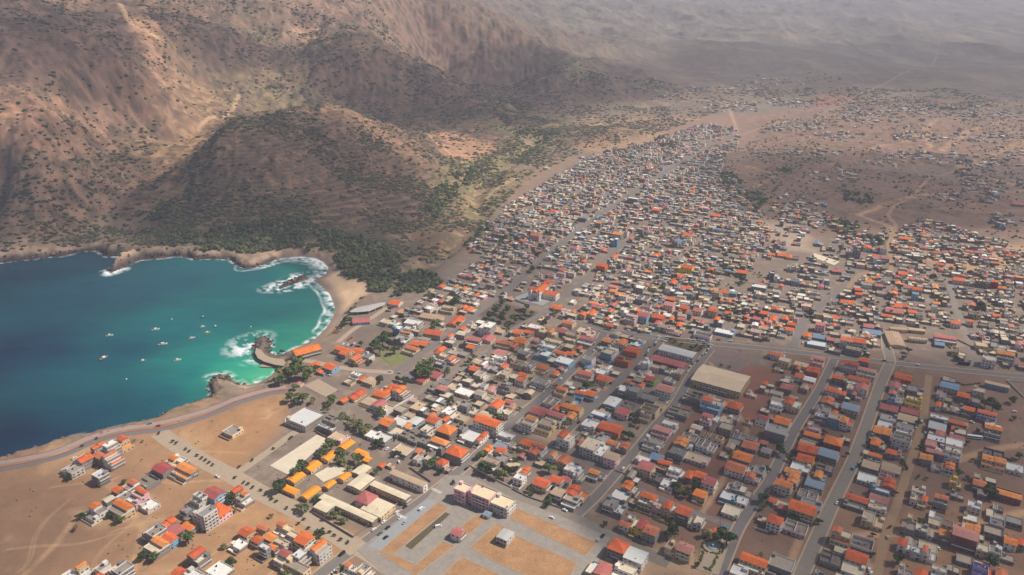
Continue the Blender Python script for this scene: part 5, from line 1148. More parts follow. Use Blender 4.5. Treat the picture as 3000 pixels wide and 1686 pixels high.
# ------------------------------------------------------------------ the rest of the town: small houses past counting
PAL = [MATS[k] for k in ('wall_white_0', 'wall_grey_0', 'wall_cream_0', 'wall_pink_0', 'wall_blue_0', 'bare_block', 'screed_0', 'screed_1', 'screed_2', 'white_roof_0', 'grey_roof_0', 'clay_tile_1', 'red_sheet_1', 'blue_sheet_1', 'dark_glass', 'clay_tile_2', 'rough_slab_1', 'wall_yellow_0', 'red_sheet_2', 'screed_3', 'grey_roof_1', 'clay_tile_3', 'clay_tile_4')]
WALLI, ROOFI = [0, 0, 1, 1, 2, 5, 5, 5, 3, 5, 5, 0, 2, 5, 1, 4], [6, 8, 9, 7, 7, 19, 6, 8, 6, 16, 10, 20, 19, 7]
NOBUILD = [PLAZA, Z2([(60,560),(500,340),(760,430),(900,480),(1280,760),(1160,900),(760,1180),(160,880)]), poly([(1100,400),(1190,380),(1480,440),(1420,530),(1330,600),(1080,560)], 1500, 840),
           poly([(1440,550),(1560,440),(1930,480),(1932,732),(1740,820),(1330,720)], 1500, 840), poly([(0,800),(110,735),(350,790),(240,880)], 1500, 562),
           D([(1250,755),(1370,790),(1300,835),(1190,790)]), poly([(300,490),(350,455),(560,520),(500,570)], 2250, 562), D([(860,830),(985,815),(1030,900),(930,925),(860,860)]),
           D([(920,885),(1000,875),(1050,905),(985,940)]), D([(1830,700),(1960,640),(2080,560),(2110,600),(1980,680),(1880,740),(1780,735)]), poly([(870,280),(1400,300),(1540,540),(900,560)], 2250, 840),
           poly([(60,390),(340,330),(480,400),(330,480)], 1500, 1124), SEA]
_roads = [(ln, w) for ln, w, mt in STREETS]
def build_mass(name, spots):
    V = []; F = []; MI = []
    g = random.Random(77)
    def q(p, mi):
        k = len(V); V.extend(p); F.append((k, k+1, k+2, k+3)); MI.append(mi)
    for (x, y, w, d, hgt, ang, orange, z0, det) in spots:
        A = R(ang); u = (math.sin(A), math.cos(A)); v = (math.cos(A), -math.sin(A))
        def P(a, b, z): return (x + v[0]*a + u[0]*b, y + v[1]*a + u[1]*b, z0 + z)
        def block(a0, a1, b0, b1, zt, wi, ri, og):
            c = [(a0,b0),(a1,b0),(a1,b1),(a0,b1)]
            for i in range(4):
                j = (i+1) % 4; q([P(*c[i],-1.5), P(*c[j],-1.5), P(*c[j],zt), P(*c[i],zt)], wi)
            if og:
                rise = min(a1-a0, b1-b0)*.16; o = .3
                if a1-a0 < b1-b0:
                    m = (a0+a1)/2; q([P(a0-o,b0-o,zt), P(m,b0-o,zt+rise), P(m,b1+o,zt+rise), P(a0-o,b1+o,zt)], ri); q([P(m,b0-o,zt+rise), P(a1+o,b0-o,zt), P(a1+o,b1+o,zt), P(m,b1+o,zt+rise)], ri)
                    q([P(a0,b0,zt), P(a1,b0,zt), P(m,b0,zt+rise), P(m,b0,zt+rise)], wi)
                else:
                    m = (b0+b1)/2; q([P(a0-o,b0-o,zt), P(a1+o,b0-o,zt), P(a1+o,m,zt+rise), P(a0-o,m,zt+rise)], ri); q([P(a0-o,m,zt+rise), P(a1+o,m,zt+rise), P(a1+o,b1+o,zt), P(a0-o,b1+o,zt)], ri)
                    q([P(a1,b0,zt), P(a1,b1,zt), P(a1,m,zt+rise), P(a1,m,zt+rise)], wi)
            else:
                t = .25; inn = [(a0+t,b0+t),(a1-t,b0+t),(a1-t,b1-t),(a0+t,b1-t)]; zr = zt - .6
                for i in range(4):
                    j = (i+1) % 4; q([P(*c[i],zt), P(*c[j],zt), P(*inn[j],zt), P(*inn[i],zt)], wi); q([P(*inn[i],zt), P(*inn[j],zt), P(*inn[j],zr), P(*inn[i],zr)], wi)
                q([P(*p,zr) for p in inn], ri)
            if det:
                for fl in range(int(zt/3)):
                    for k in range(max(1, int((a1-a0)/3.2))):
                        if g.random() < .7: a = a0 + (k+.5)/max(1, int((a1-a0)/3.2))*(a1-a0); q([P(a-.6,b0-.03,fl*3+.9), P(a+.6,b0-.03,fl*3+.9), P(a+.6,b0-.03,fl*3+2.2), P(a-.6,b0-.03,fl*3+2.2)], 14)
                    for k in range(max(1, int((b1-b0)/3.4))):
                        if g.random() < .6: b = b0 + (k+.5)/max(1, int((b1-b0)/3.4))*(b1-b0); q([P(a1+.03,b-.6,fl*3+.9), P(a1+.03,b+.6,fl*3+.9), P(a1+.03,b+.6,fl*3+2.2), P(a1+.03,b-.6,fl*3+2.2)], 14)
        vil = not det and y > 1500 and abs(ang) in (20, 40, 80, 10, 60)
        wi = g.choice((0, 0, 2, 5, 1) if vil else (WALLI if y > 950 else WALLI[:-1])); og = g.random() < orange
        ri = (g.choice((11, 15, 21, 12, 12, 18, 18, 22, 13) if y > 950 else (11, 15, 21, 22, 11, 18)) if og else g.choice((9, 9, 6, 8, 7) if vil else ROOFI))
        ri = {2: 13, 3: 11, 4: 12}.get(orange, ri)
        tilty = og or g.random() < .12
        if g.random() < .5 and w > 6 and d > 6:
            s = g.uniform(.4, .65) * w - w/2
            block(-w/2, s, -d/2, d/2, hgt, wi, ri, tilty); block(s + .02, w/2, -d/2 + .3, d/2*g.uniform(.3, .98), max(2.8, hgt - 2.9), g.choice(WALLI), g.choice(ROOFI), False)
        else: block(-w/2, w/2, -d/2, d/2, hgt, wi, ri, tilty)
        if not tilty and g.random() < .35 and w > 5: block(-w/2 + .4, -w/2 + 3, d/2 - 3.2, d/2 - .4, hgt + 2, wi, g.choice(ROOFI), False)
        if g.random() < .35: # yard wall
            L = g.uniform(3, 6); c = [(-w/2, -d/2 - L), (w/2, -d/2 - L), (w/2, -d/2), (-w/2, -d/2)]
            for i in (0, 1, 3):
                j = (i+1) % 4; q([P(*c[i],-.5), P(*c[j],-.5), P(*c[j],1.7), P(*c[i],1.7)], 5)
    me = arrays(name, np.array(V), np.array(F), PAL, mi=MI)
    return tag(link(name, me), 'dense small houses filling the rest of the town', None, None, 'stuff')
ZONES = [ # outline, heading, cell, chance, share of coloured roofs, two-storey share
 (D([(1195,700),(1225,600),(1290,520),(1380,455),(1480,402),(1590,372),(1650,362),(1780,315),(1850,330),(1810,390),(1790,420),(1840,470),(1890,540),(1930,590),(1960,640),(1900,700),(1800,740),(1560,800),(1480,740),(1400,720),(1340,760),(1300,730),(1240,730)]), 26, 9.0, .93, .09, .22),
 (D([(1960,560),(2010,520),(2070,540),(2160,600),(2240,600),(2250,690),(2100,740),(1990,840),(1900,860),(1800,850),(1560,828),(1470,800),(1500,740),(1800,720),(1960,660),(2080,640)]), 24, 10.0, .88, .16, .28),
 (D([(2240,590),(2330,560),(2576,640),(2700,700),(2640,935),(2440,905),(2230,880),(2120,860),(2060,820),(2150,710),(2240,680)]), 22, 10.5, .84, .13, .25),
 (D([(1060,750),(1180,690),(1290,735),(1220,800),(1130,845),(1040,880),(990,905),(1000,800)]), 29, 10.9, .75, .2, .25),
 (D([(1290,835),(1420,760),(1480,800),(1520,830),(1440,900),(1300,1040),(1180,1100),(1060,1180),(960,1100),(1050,1000),(1180,900)]), 31, 10.8, .8, .25, .3),
 (D([(1530,850),(1700,860),(1760,880),(1680,1020),(1560,1150),(1480,1250),(1200,1180),(1300,1080),(1470,920)]), 31.5, 10.8, .7, .16, .3),
 (D([(1580,1160),(1760,960),(1960,1010),(1900,1100),(1790,1280),(1640,1260)]), 31.5, 11, .4, .12, .2),
 (D([(1960,900),(2090,920),(1990,1090),(1860,1300),(1830,1260),(1920,1050)]), 31.5, 10.8, .44, .2, .3),
 (D([(2110,920),(2220,925),(2130,1180),(2030,1330),(1950,1360),(1930,1300),(2020,1080)]), 31.5, 10.8, .44, .25, .3),
 (D([(2250,950),(2320,960),(2260,1180),(2200,1330),(2120,1330),(2180,1080)]), 31.5, 10.8, .44, .22, .3),
 (D([(2345,960),(2440,1000),(2440,1160),(2330,1180),(2290,1170)]), 31.5, 10.8, .44, .18, .3),
 (D([(2040,1340),(2180,1360),(2130,1448),(1960,1470)]), 31.5, 11, .4, .25, .3),
 (D([(2240,1300),(2576,1280),(2620,1460),(2230,1450)]), 31.5, 11, .38, .2, .3),
]
VILL = [(1690,245,60,10,26,.05),(1760,238,45,10,20,.05),(1850,268,70,16,62,.05),(1870,235,90,12,46,.05),(1990,262,70,12,30,.05),(1960,218,130,10,26,.03),(2060,215,60,12,16,.03),(2150,275,80,20,60,.1),(2180,300,110,18,80,.1),
        (2040,322,110,12,60,.06),(1990,385,120,10,42,.03),(2100,345,90,14,44,.06),(2260,290,100,18,46,.04),(2330,275,60,10,18,.04),(2400,285,120,16,42,.03),(2500,290,90,18,36,.03),(2290,345,90,22,40,.06),(2330,395,120,22,52,.06),
        (2460,350,90,26,36,.05),(2430,410,100,26,40,.05),(2540,400,60,30,18,.05),(2480,480,110,30,40,.04),(2400,500,90,16,14,.04),(2230,410,80,16,20,.1),(2120,450,80,14,12,.04),(2520,560,70,25,16,.04),(2350,600,70,14,30,.1),(2420,640,80,16,28,.1),
        (2000,520,70,22,36,.12),(2060,560,60,18,34,.08),(1960,330,60,8,14,.04),(1480,400,14,3,3,.2),(2560,690,30,18,16,.15),(2470,690,40,16,14,.12),(1375,425,3,1,1,0),(2450,445,30,5,5,0),(1850,580,40,20,26,.05),(2480,420,60,10,14,.05)]
def mass_spots():
    spots = []; g = random.Random(3)
    cen = []
    for pl, ang, cell, prob, orange, two in ZONES:
        A = R(ang); u = np.array([math.sin(A), math.cos(A)]); v = np.array([math.cos(A), -math.sin(A)])
        uu, vv = pl @ u, pl @ v
        b = uu.min(); row = 0
        while b < uu.max():
            dd = cell * g.uniform(.85, 1.15); a = vv.min() + g.uniform(0, 5)
            while a < vv.max():
                ww = cell * g.uniform(.65, 1.3)
                cen.append((a + ww / 2, b + dd / 2 + g.uniform(-1, 1), ww * g.uniform(.8, .98), dd * g.uniform(.72, .95), ang + g.uniform(-3, 3), prob, orange, two, ang))
                a += ww + (4.5 if g.random() < .09 else .2)
            b += dd + (5.0 if row % 2 else .6); row += 1
        n0 = [c for c in cen if len(c) == 9]
        P = np.array([c[0] * v + c[1] * u for c in n0]); sf = soft_inside(P, pl, 24); ok = (sf > .02) & (np.array([g.random() for _ in P]) < sf * 1.9 + .1)
        if cell < 10.8 and ang < 30:
            lane = np.array([(c[0] + 9 * math.sin(c[1] / 70)) % 52 for c in n0]); lane2 = np.array([(c[1] + 7 * math.sin(c[0] / 60)) % 95 for c in n0]); ok &= (lane > 6.5) & (lane2 > 7.5)
        spots += [(P[i][0], P[i][1]) + n0[i][2:] for i in range(len(n0)) if ok[i] and g.random() < n0[i][5] * (.75 + .5 * (vnoise(P[i:i+1, 0] / 60, P[i:i+1, 1] / 60, 9)[0]))]
        cen = []
    for (x, y, rx, ry, n, og) in VILL:
        for _ in range(n):
            q = D([(x + g.gauss(0, .42) * rx, y + g.gauss(0, .42) * ry)])[0]
            spots.append((q[0], q[1], g.uniform(6, 13), g.uniform(5, 9), g.choice((20, 40, 80, 10, 60)), 1, og, .15, 0))
    P = np.array([(s[0], s[1]) for s in spots])
    ok = np.ones(len(P), bool)
    for pl in NOBUILD: ok &= ~inside(P, pl)
    for ln, w in _roads: ok &= dist_line(P, ln, limit=30) > (w / 2 + 5.2)
    rad = np.array([max(s[2], s[3]) for s in spots]) * .45
    for h in THINGS:
        d = np.abs(P - h['c']).max(1); idx = np.nonzero(d < 40)[0]
        for i in idx:
            lv, lu = local(h, P[i])
            if abs(lv) < h['b'] / 2 + rad[i] and abs(lu) < h['a'] / 2 + rad[i]: ok[i] = False
    for t in TREES:
        ok &= np.linalg.norm(P - t['c'], axis=1) > t['r'] * .7 + 2.5
    Z0 = np.where((P[:, 1] > 400) & (P[:, 1] < 5190), hq(P), GROUND)
    out = []
    for i, s in enumerate(spots):
        if not ok[i]: continue
        hgt = 5.9 if g.random() < s[7] else 3.1
        if hgt > 5 and g.random() < .2: hgt = 8.8
        out.append((s[0], s[1], s[2], s[3], hgt + g.uniform(0, .5), s[4], s[6], Z0[i], P[i, 1] < 1300))
    for h in rest_low: out.append((h['c'][0], h['c'][1], h['b'], h['a'], 3.0 * h['n'] + .1, h['ang'], {'O': 3, 'H': 3, 'R': 4, 'B': 2}.get(h['roof'], 0), GROUND, True))
    return out
_sp = mass_spots(); print('mass houses', len(_sp))
build_mass('houses', _sp)
# ------------------------------------------------------------------ scrub, woods and rocks on the slopes (past counting)
ICO_V = np.array([(0,0,1),(.894,0,.447),(.276,.851,.447),(-.724,.526,.447),(-.724,-.526,.447),(.276,-.851,.447),(.724,.526,-.447),(-.276,.851,-.447),(-.894,0,-.447),(-.276,-.851,-.447),(.724,-.526,-.447),(0,0,-1)])
ICO_F = np.array([(0,1,2),(0,2,3),(0,3,4),(0,4,5),(0,5,1),(1,6,2),(2,7,3),(3,8,4),(4,9,5),(5,10,1),(2,6,7),(3,7,8),(4,8,9),(5,9,10),(1,10,6),(11,7,6),(11,8,7),(11,9,8),(11,10,9),(11,6,10)])
def blobs(name, P, rad, hgt, cols, mat, kind='stuff', label=None, jit=.3, lift=.35, stretch=1.0):
    n = len(P); g = np.random.default_rng(n)
    Vv = ICO_V[None] * (1 + g.uniform(-jit, jit, (n, 12, 1)))
    Vv = Vv * np.stack([rad * stretch, rad * g.uniform(.7, 1.2, n), hgt], -1)[:, None]
    base = np.column_stack([P, height(P) + hgt * lift])
    Vv = Vv + base[:, None]
    F = (ICO_F[None] + 12 * np.arange(n)[:, None, None]).reshape(-1, 3)
    me = arrays(name, Vv.reshape(-1, 3), F, mat, colors=np.repeat(cols, 12, 0))
    o = link(name, me); tag(o, label, None, None, kind); return o
SCRUB = surface('scrub', None, .95, .3, .5, 2.2, attr='tint')
def scatter(n, x0, x1, y0, y1, seed):
    g = np.random.default_rng(seed); return np.column_stack([g.uniform(x0, x1, n), g.uniform(y0, y1, n)]), g
# woods
WOODS = [(land([(405,640),(410,600),(470,585),(560,570),(660,560),(760,560),(860,590),(960,610),(1010,650),(1000,700),(960,745),(905,735),(870,700),(830,640),(740,628),(640,640),(580,640),(480,645)]), 1.0),
         (D([(985,745),(1010,700),(1060,670),(1120,690),(1110,720),(1060,740),(1010,758)]), 1.0),
         (D([(870,722),(900,718),(912,735),(890,748)]), .0),
         (land([(1075,510),(1100,470),(1150,460),(1150,490),(1110,530),(1090,560),(1075,545)]), .75), (land([(1250,290),(1310,340),(1340,370),(1400,350),(1410,320),(1370,330),(1320,330),(1270,285)]), .6),
         (land([(1130,440),(1200,420),(1240,400),(1230,430),(1170,470)]), .35), (D([(1790,420),(1830,430),(1880,470),(1900,500),(1870,500),(1820,460)]), .7), (D([(1880,490),(1920,460),(1980,420),(1990,430),(1930,500),(1900,540)]), .55),
         (D([(2080,560),(2130,560),(2230,600),(2220,620),(2120,600)]), .6), (D([(1990,540),(2030,530),(2050,560),(2010,570)]), .5), (D([(2130,480),(2200,490),(2190,530),(2110,520)]), .3), (D([(2400,420),(2420,400),(2440,430),(2410,440)]), .2),
         (D([(1170,610),(1200,580),(1240,540),(1220,600),(1190,650)]), .4), (land([(340,545),(420,500),(450,520),(400,560)]), .35), (D([(1640,340),(1700,350),(1710,380),(1660,380)]), .25), (D([(1560,360),(1660,370),(1540,400),(1500,400)]), .15)]
PW = []; 
for pl, dens in WOODS:
    if dens <= 0: continue
    lo, hi = pl.min(0), pl.max(0); A_ = (hi - lo).prod(); g = np.random.default_rng(int(A_) % 999)
    Q = np.column_stack([g.uniform(lo[0], hi[0], int(A_ / 26 * dens)), g.uniform(lo[1], hi[1], int(A_ / 26 * dens))])
    Q = Q[inside(Q, pl)]; nn = fbm(Q[:, 0], Q[:, 1], 45, 3, 411); Q = Q[nn > np.where(Q[:, 0] < -190, .34, .45)]
    PW.append(Q)
PW = np.concatenate(PW); PW = PW[~inside(PW, SEA)]; PW = PW[dist_line(PW, SEA, True, limit=60) > 12]; PW = PW[~inside(PW, BEACH)]
for ln, w in [(t[0], t[1]) for t in TRACKS.values()]: PW = PW[dist_line(PW, np.asarray(ln), limit=20) > w * .6 + 2]
g = np.random.default_rng(2); n = len(PW); rad = g.uniform(2.2, 5.2, n)
pick = np.array([lin(c) for c in [(62,74,44), (50,64,40), (76,84,50), (66,70,46), (92,94,58)]]); tone = fbm(PW[:, 0], PW[:, 1], 30, 2, 461)[:, None]; col = pick[g.integers(0, 5, n)] * g.uniform(.75, 1.3, (n, 1)) * (.7 + .7 * tone)
# each tree is a clump of three lobes
rad *= .9
PP = np.concatenate([PW + g.normal(0, 1, (n, 2)) * rad[:, None] * .45 for _ in range(3)]); RR = np.concatenate([rad * g.uniform(.5, .85, n) for _ in range(3)])
blobs('woods', PP, RR, RR * g.uniform(.7, 1.1, 3 * n), np.concatenate([col * g.uniform(.85, 1.15, (n, 1)) for _ in range(3)]), SCRUB, label='dark green trees crowding the foot of the hills', lift=1.0)
# scrub
SP, g = scatter(300000, -1150, 1500, 900, 2700, 9)
ang_ = np.abs(np.arctan2(SP[:, 0], SP[:, 1])) < R(42); SP = SP[ang_]
tz = soft_inside(SP, TOWN, 5) < .2; SP = SP[tz & ~inside(SP, SEA) & ~inside(SP, BEACH)]
SP = SP[dist_line(SP, SEA, True, limit=30) > 7]
zz = height(SP); dist = np.hypot(SP[:, 0], SP[:, 1])
nn = fbm(SP[:, 0], SP[:, 1], 70, 4, 421); n2 = fbm(SP[:, 0], SP[:, 1], 22, 2, 422)
spur = soft_inside(SP, land([(400,560),(480,420),(570,330),(650,290),(830,285),(960,360),(1080,450),(1090,560),(1000,640),(800,600),(420,620)]), 20)
low = soft_inside(SP, land([(60,640),(60,480),(260,420),(480,420),(480,600),(400,640)]), 30)
bare = soft_inside(SP, land([(400,200),(520,200),(560,260),(500,380),(440,480),(400,460),(380,300)]), 20)
rvn = np.clip(1.2 - dist_line(SP, RAVINE, limit=120) / 70, 0, 1)
pr = rvn * .35 * (nn > .45) + np.clip((nn - .36) * 3.2, .08, 1) * (.34 + .6 * spur + .5 * low) * (1 - .75 * bare) * np.clip(1.3 - dist / 3000, .25, 1)
SP = SP[g.random(len(SP)) < pr * 1.35]; n = len(SP); dist = np.hypot(SP[:, 0], SP[:, 1])
rad = (1.0 + 3.2 * g.random(n) ** 1.8) * (.7 + .3 * dist / 1500); pick = np.array([lin(c) for c in [(80,82,54), (92,84,60), (70,78,50), (86,76,60), (100,100,64), (66,64,48)]])
blobs('scrub', SP, rad, rad * g.uniform(.4, .65, n), pick[g.integers(0, 6, n)] * g.uniform(.8, 1.2, (n, 1)), SCRUB, label='low dry bushes dotted over the hillsides', stretch=1.35)
print('woods', len(PP), 'scrub', n)
# dry bushes on the plain about the villages and the empty lots
SP, g = scatter(26000, 150, 1900, 950, 3000, 19)
gully = np.minimum(dist_line(SP, D([(1790,415),(1830,450),(1880,490),(1900,510)]), limit=160), dist_line(SP, D([(1890,505),(1930,460),(1990,415),(2060,400)]), limit=160))
gully = np.minimum(gully, dist_line(SP, D([(2000,540),(2090,565),(2220,610)]), limit=160))
ok = inside(SP, D([(1790,480),(1800,400),(2000,260),(2576,240),(2700,300),(2700,740),(2450,640),(2250,590),(2060,560),(1960,560),(1880,540)])) | inside(SP, D([(1400,390),(1540,300),(1700,290),(1640,350),(1480,395)]))
SP = SP[ok]; gy = gully[ok]; nn = fbm(SP[:, 0], SP[:, 1], 90, 4, 431); SP = SP[g.random(len(SP)) < np.clip((nn - .42) * 4, .05, .8) + 1.0 * (gy < 30)]; n = len(SP); rad = g.uniform(.9, 3.2, n)
S2, g2 = scatter(2600, -480, 620, 400, 900, 23); S2 = S2[~inside(S2, SEA) & ~inside(S2, PLAZA) & (dist_line(S2, SEA, True, limit=40) > 9)]
okk = np.ones(len(S2), bool)
for ln, w, mt in STREETS: okk &= dist_line(S2, ln, limit=20) > w / 2 + 1.5
for h in THINGS:
    idx = np.nonzero(np.abs(S2 - h['c']).max(1) < 30)[0]
    for i in idx:
        lv, lu = local(h, S2[i])
        if abs(lv) < h['b'] / 2 + .8 and abs(lu) < h['a'] / 2 + .8: okk[i] = False
for pl in (Z2([(105,622),(245,692),(548,425),(460,388)]),): okk &= ~inside(S2, pl)
S2 = S2[okk]; nn2 = fbm(S2[:, 0], S2[:, 1], 40, 3, 441); S2 = S2[nn2 > .5]
SP = np.concatenate([SP, S2]); rad = np.concatenate([rad, g2.uniform(.25, .9, len(S2))]); n = len(SP)
blobs('bushes', SP, rad, rad * .7, pick[g.integers(0, 6, n)] * g.uniform(.8, 1.15, (n, 1)), SCRUB, label='scattered dry bushes on the open ground')
# trees among the houses of the upper town: a loose green sprinkle
UP, g = scatter(5200, -150, 1500, 850, 1900, 29)
m = np.zeros(len(UP), bool)
for z_ in ZONES[:4]: m |= inside(UP, z_[0])
UP = UP[m & (fbm(UP[:, 0], UP[:, 1], 55, 3, 451) > .53)]
for ln, w, mt in STREETS: UP = UP[dist_line(UP, ln, limit=20) > w / 2 + 2]
hp = np.array([(s[0], s[1]) for s in _sp])
dm = np.array([np.min(np.abs(hp - p).max(1)) for p in UP]); UP = UP[dm > 3.6]
n = len(UP); rad = g.uniform(1.2, 2.8, n); rad3 = np.concatenate([rad * .8] * 3)
U3 = np.concatenate([UP + g.normal(0, 1, (n, 2)) * rad[:, None] * .4 for _ in range(3)])
blobs('garden_trees', U3, rad3, rad3 * .9, np.tile(lin((66,78,46)), (3 * n, 1)) * g.uniform(.7, 1.4, (3 * n, 1)), SCRUB, label='small trees squeezed between the crowded upper houses', lift=2.2)
# rocks of the shore
ROCKM = surface('shore_rock', None, .9, .3, .4, 1.6, attr='tint')
seg = COASTLINE[:len(COAST_D)]; g = np.random.default_rng(55); RP = []
for i in range(len(seg) - 1):
    L = np.linalg.norm(seg[i + 1] - seg[i]); sandy = inside((seg[i:i + 1] + seg[i + 1:i + 2]) / 2, BEACH)[0]
    if sandy: continue
    for _ in range(int(L / 1.6)):
        RP.append(seg[i] + (seg[i + 1] - seg[i]) * g.random() + g.normal(0, 2.6, 2))
for pl in (ISLET, ROCK2):
    for _ in range(90):
        w_ = g.dirichlet(np.ones(len(pl))); RP.append(w_ @ pl + g.normal(0, 1.5, 2))
RP = np.array(RP); n = len(RP); rad = g.uniform(.6, 2.6, n)
pick = np.array([lin(c) for c in [(70,62,60), (96,82,72), (130,112,94), (54,50,50)]])
blobs('rocks', RP, rad, rad * g.uniform(.5, .9, n), pick[g.integers(0, 4, n)], ROCKM, label='dark boulders along the waterline', jit=.35, lift=.1)
# ------------------------------------------------------------------ boats
HULLW = M('hull_white', (226,224,220), rough=.4, var=.05); HULLD = {k: M('hull_' + k, c, rough=.5, var=.08) for k, c in {'blue': (40,84,140), 'red': (170,56,46), 'green': (60,120,84), 'yellow': (216,180,70), 'grey': (120,124,128)}.items()}
DECK = M('deck_wood', (164,120,84), var=.15); METAL = M('grey_metal', (120,122,126), rough=.5)
OTHERS = []
def hull_mesh(L, B, H, mats, name='hull'):
    m = MB(); st = [(-.5, .72, 1), (-.3, .95, 1), (0, 1, 1), (.25, .82, 1.08), (.42, .42, 1.2), (.5, .03, 1.32)]
    for x, b, z in st:
        for yy, zz in ((-b, z), (-b * .8, .2), (0, -.25), (b * .8, .2), (b, z)): m.v.append((x * L, yy * B / 2, zz * H))
    for x, b, z in st: m.v += [(x * L * .94, -b * B * .42, z * H), (x * L * .94, b * B * .42, z * H), (x * L * .94, -b * B * .4, z * H - .35), (x * L * .94, b * B * .4, z * H - .35)]
    n = len(st)
    for i in range(n - 1):
        for k in range(4): m.f.append((i * 5 + k, i * 5 + k + 1, i * 5 + 6 + k, i * 5 + 5 + k)); m.m.append(0)
        o = 5 * n + 4 * i
        m.f += [(i*5, i*5+5, o+4, o), (i*5+4, o+1, o+5, i*5+9), (o, o+4, o+6, o+2), (o+1, o+3, o+7, o+5)]; m.m += [0, 0, 1, 1]
        m.f.append((o+2, o+6, o+7, o+3)); m.m.append(1)
    m.f.append((0, 1, 2, 3, 4)); m.m.append(0)
    return m.mesh(name, mats)
def boat(P, L, rz, kind, colour, label):
    root = empty('sailboat' if kind == 's' else 'motorboat', (P[0], P[1], .15), rz)
    hm = HULLW if colour == 'white' else HULLD[colour]
    link('hull', hull_mesh(L, L * .33, L * .11 + .2, [hm, DECK]), root)
    m = MB(); h0 = L * .11
    if kind == 's':
        m.box(-L * .16, L * .14, -L * .09, L * .09, h0 - .1, h0 + .75, 0); m.build('cabin', HULLW, root)
        q = MB(); q.cyl(L * .06, 0, h0, h0 + L * 1.15, .09, .05, 6); mast = q.build('mast', METAL, root)
        q = MB(); q.tube((L * .05, 0, h0 + 1.5), (-L * .38, 0, h0 + 1.4), .13, .11, 6); q.build('boom', HULLW, mast)
    else:
        m.box(-L * .12, L * .16, -L * .1, L * .1, h0 - .1, h0 + 1.3, 0); m.box(-L * .15, L * .19, -L * .115, L * .115, h0 + 1.3, h0 + 1.42, 0); cb = m.build('cabin', HULLW, root)
        q = MB(); q.box(L * .16, L * .165, -L * .085, L * .085, h0 + .6, h0 + 1.15); q.build('windscreen', GLASS, cb)
        q = MB(); q.box(-L * .52, -L * .47, -.3, .3, .1, h0 + .6); q.build('outboard', TANK, root)
    tag(root, label, 'boat', 'boats moored in the bay')
BOATS = [(275,845,8.5,.5,'m','white','white boat moored farthest out towards the dark open water'),(391,830,9.5,.6,'m','white','white motorboat with cabin at the top of the three large boats'),(409,867,10.5,.5,'m','white','long white motorboat in the middle of the moored boats'),
 (261,902,11,1.1,'m','grey','largest grey fishing boat riding nearest the open sea'),(359,909,7.5,.9,'m','grey','small grey boat alone between the two lowest moored boats'),(446,907,8.5,.6,'m','white','white motorboat nearest the surf-washed rocks of the pier'),
 (483,851,7.5,.7,'s','white','slim white sailboat at the edge of the turquoise water'),(509,823,6.5,.6,'m','white','small white boat in the cluster towards the beach, middle one'),(521,838,7.5,.6,'m','yellow','yellowish open boat lowest in the cluster towards the beach'),
 (542,822,5.5,.9,'m','grey','tiny grey boat of the cluster lying closest to the beach'),(511,799,5.5,.2,'m','blue','tiny dark boat topmost of the cluster towards the beach')]
for x, y, L, rz, kind, colr, lab in BOATS: boat(D([(x, y)], 0.5)[0], L, rz, kind, colr, lab)
for x, y, lab in ((432,803,'small white mooring buoy above the large boats'),(318,954,'small white mooring buoy alone in the dark near water'),(631,822,'small white mooring buoy off the surf of the pier')):
    P = D([(x, y)], 0.3)[0]; root = empty('mooring_buoy', (P[0], P[1], 0)); q = MB(); q.cyl(0, 0, -.3, .7, .9, .7, 10); q.cyl(0, 0, .7, 1.1, .7, .15, 10); q.build('float', HULLW, root)
    q = MB(); q.cyl(0, 0, 1.1, 1.8, .07, .07, 6); q.build('ring_post', METAL, root); tag(root, label=lab, cat='buoy')
# fishing boats drawn up on the sand
_g = random.Random(8); SANDB = []
for i, (x, y) in enumerate([(600,360),(612,372),(622,350),(634,362),(644,340),(618,332),(630,322),(646,318),(655,330),(640,306),(588,376),(650,300),(662,312),(598,345),(664,296)]):
    P = at(750 + x / 2.576, 840 + y / 2.576, 4); c = ['red', 'blue', 'green', 'yellow', 'white'][i % 5]
    root = empty('fishing_boat', (P[0], P[1], float(height(P[None])[0]) + .3), _g.uniform(2.2, 3.4)); L = _g.uniform(5, 6.5)
    link('hull', hull_mesh(L, L * .34, .8, [HULLW if c == 'white' else HULLD[c], DECK]), root)
    q = MB(); q.box(-.3, .1, -.8, .8, .55, .63); q.build('thwart', DECK, root)
    SANDB.append((root, c, P))
for c in set(s[1] for s in SANDB):
    gs = sorted([s for s in SANDB if s[1] == c], key=lambda s: s[2][1])
    for k, s in enumerate(gs): tag(s[0], '%s rowing boat drawn up on the sand, %s from the stone warehouse' % (c, ['nearest', 'second', 'third', 'fourth'][k] + (' of its colour' if len(gs) > 1 else '')), 'boat', 'fishing boats on the sand')
# ------------------------------------------------------------------ vehicles
def car_mesh(L, Wd, van=False):
    m = MB(); a, b = L / 2, Wd / 2
    prof = [(-a, .35), (-a, .95), (-a * .78, 1.0), (-a * .58, 1.45), (a * .15, 1.47), (a * .5, .98), (a * .95, .85), (a, .6), (a, .35)] if not van else [(-a, .4), (-a, 2.0), (-a * .95, 2.1), (a * .55, 2.1), (a * .8, 1.2), (a, 1.05), (a, .4)]
    n = len(prof)
    for s in (-b, b):
        for x, z in prof: m.v.append((x, s * (1 if z < 1.05 else .88), z))
    for i in range(n):
        j = (i + 1) % n; m.f.append((i, i + n, j + n, j)); m.m.append(0)
    m.f.append(tuple(range(n))); m.m.append(0); m.f.append(tuple(range(2 * n - 1, n - 1, -1))); m.m.append(0)
    return m
def wheel_mesh():
    m = MB(); m.tube((0, -.11, 0), (0, .11, 0), .34, n=10); return m.mesh('wheel', TANK)
WHEEL = wheel_mesh()
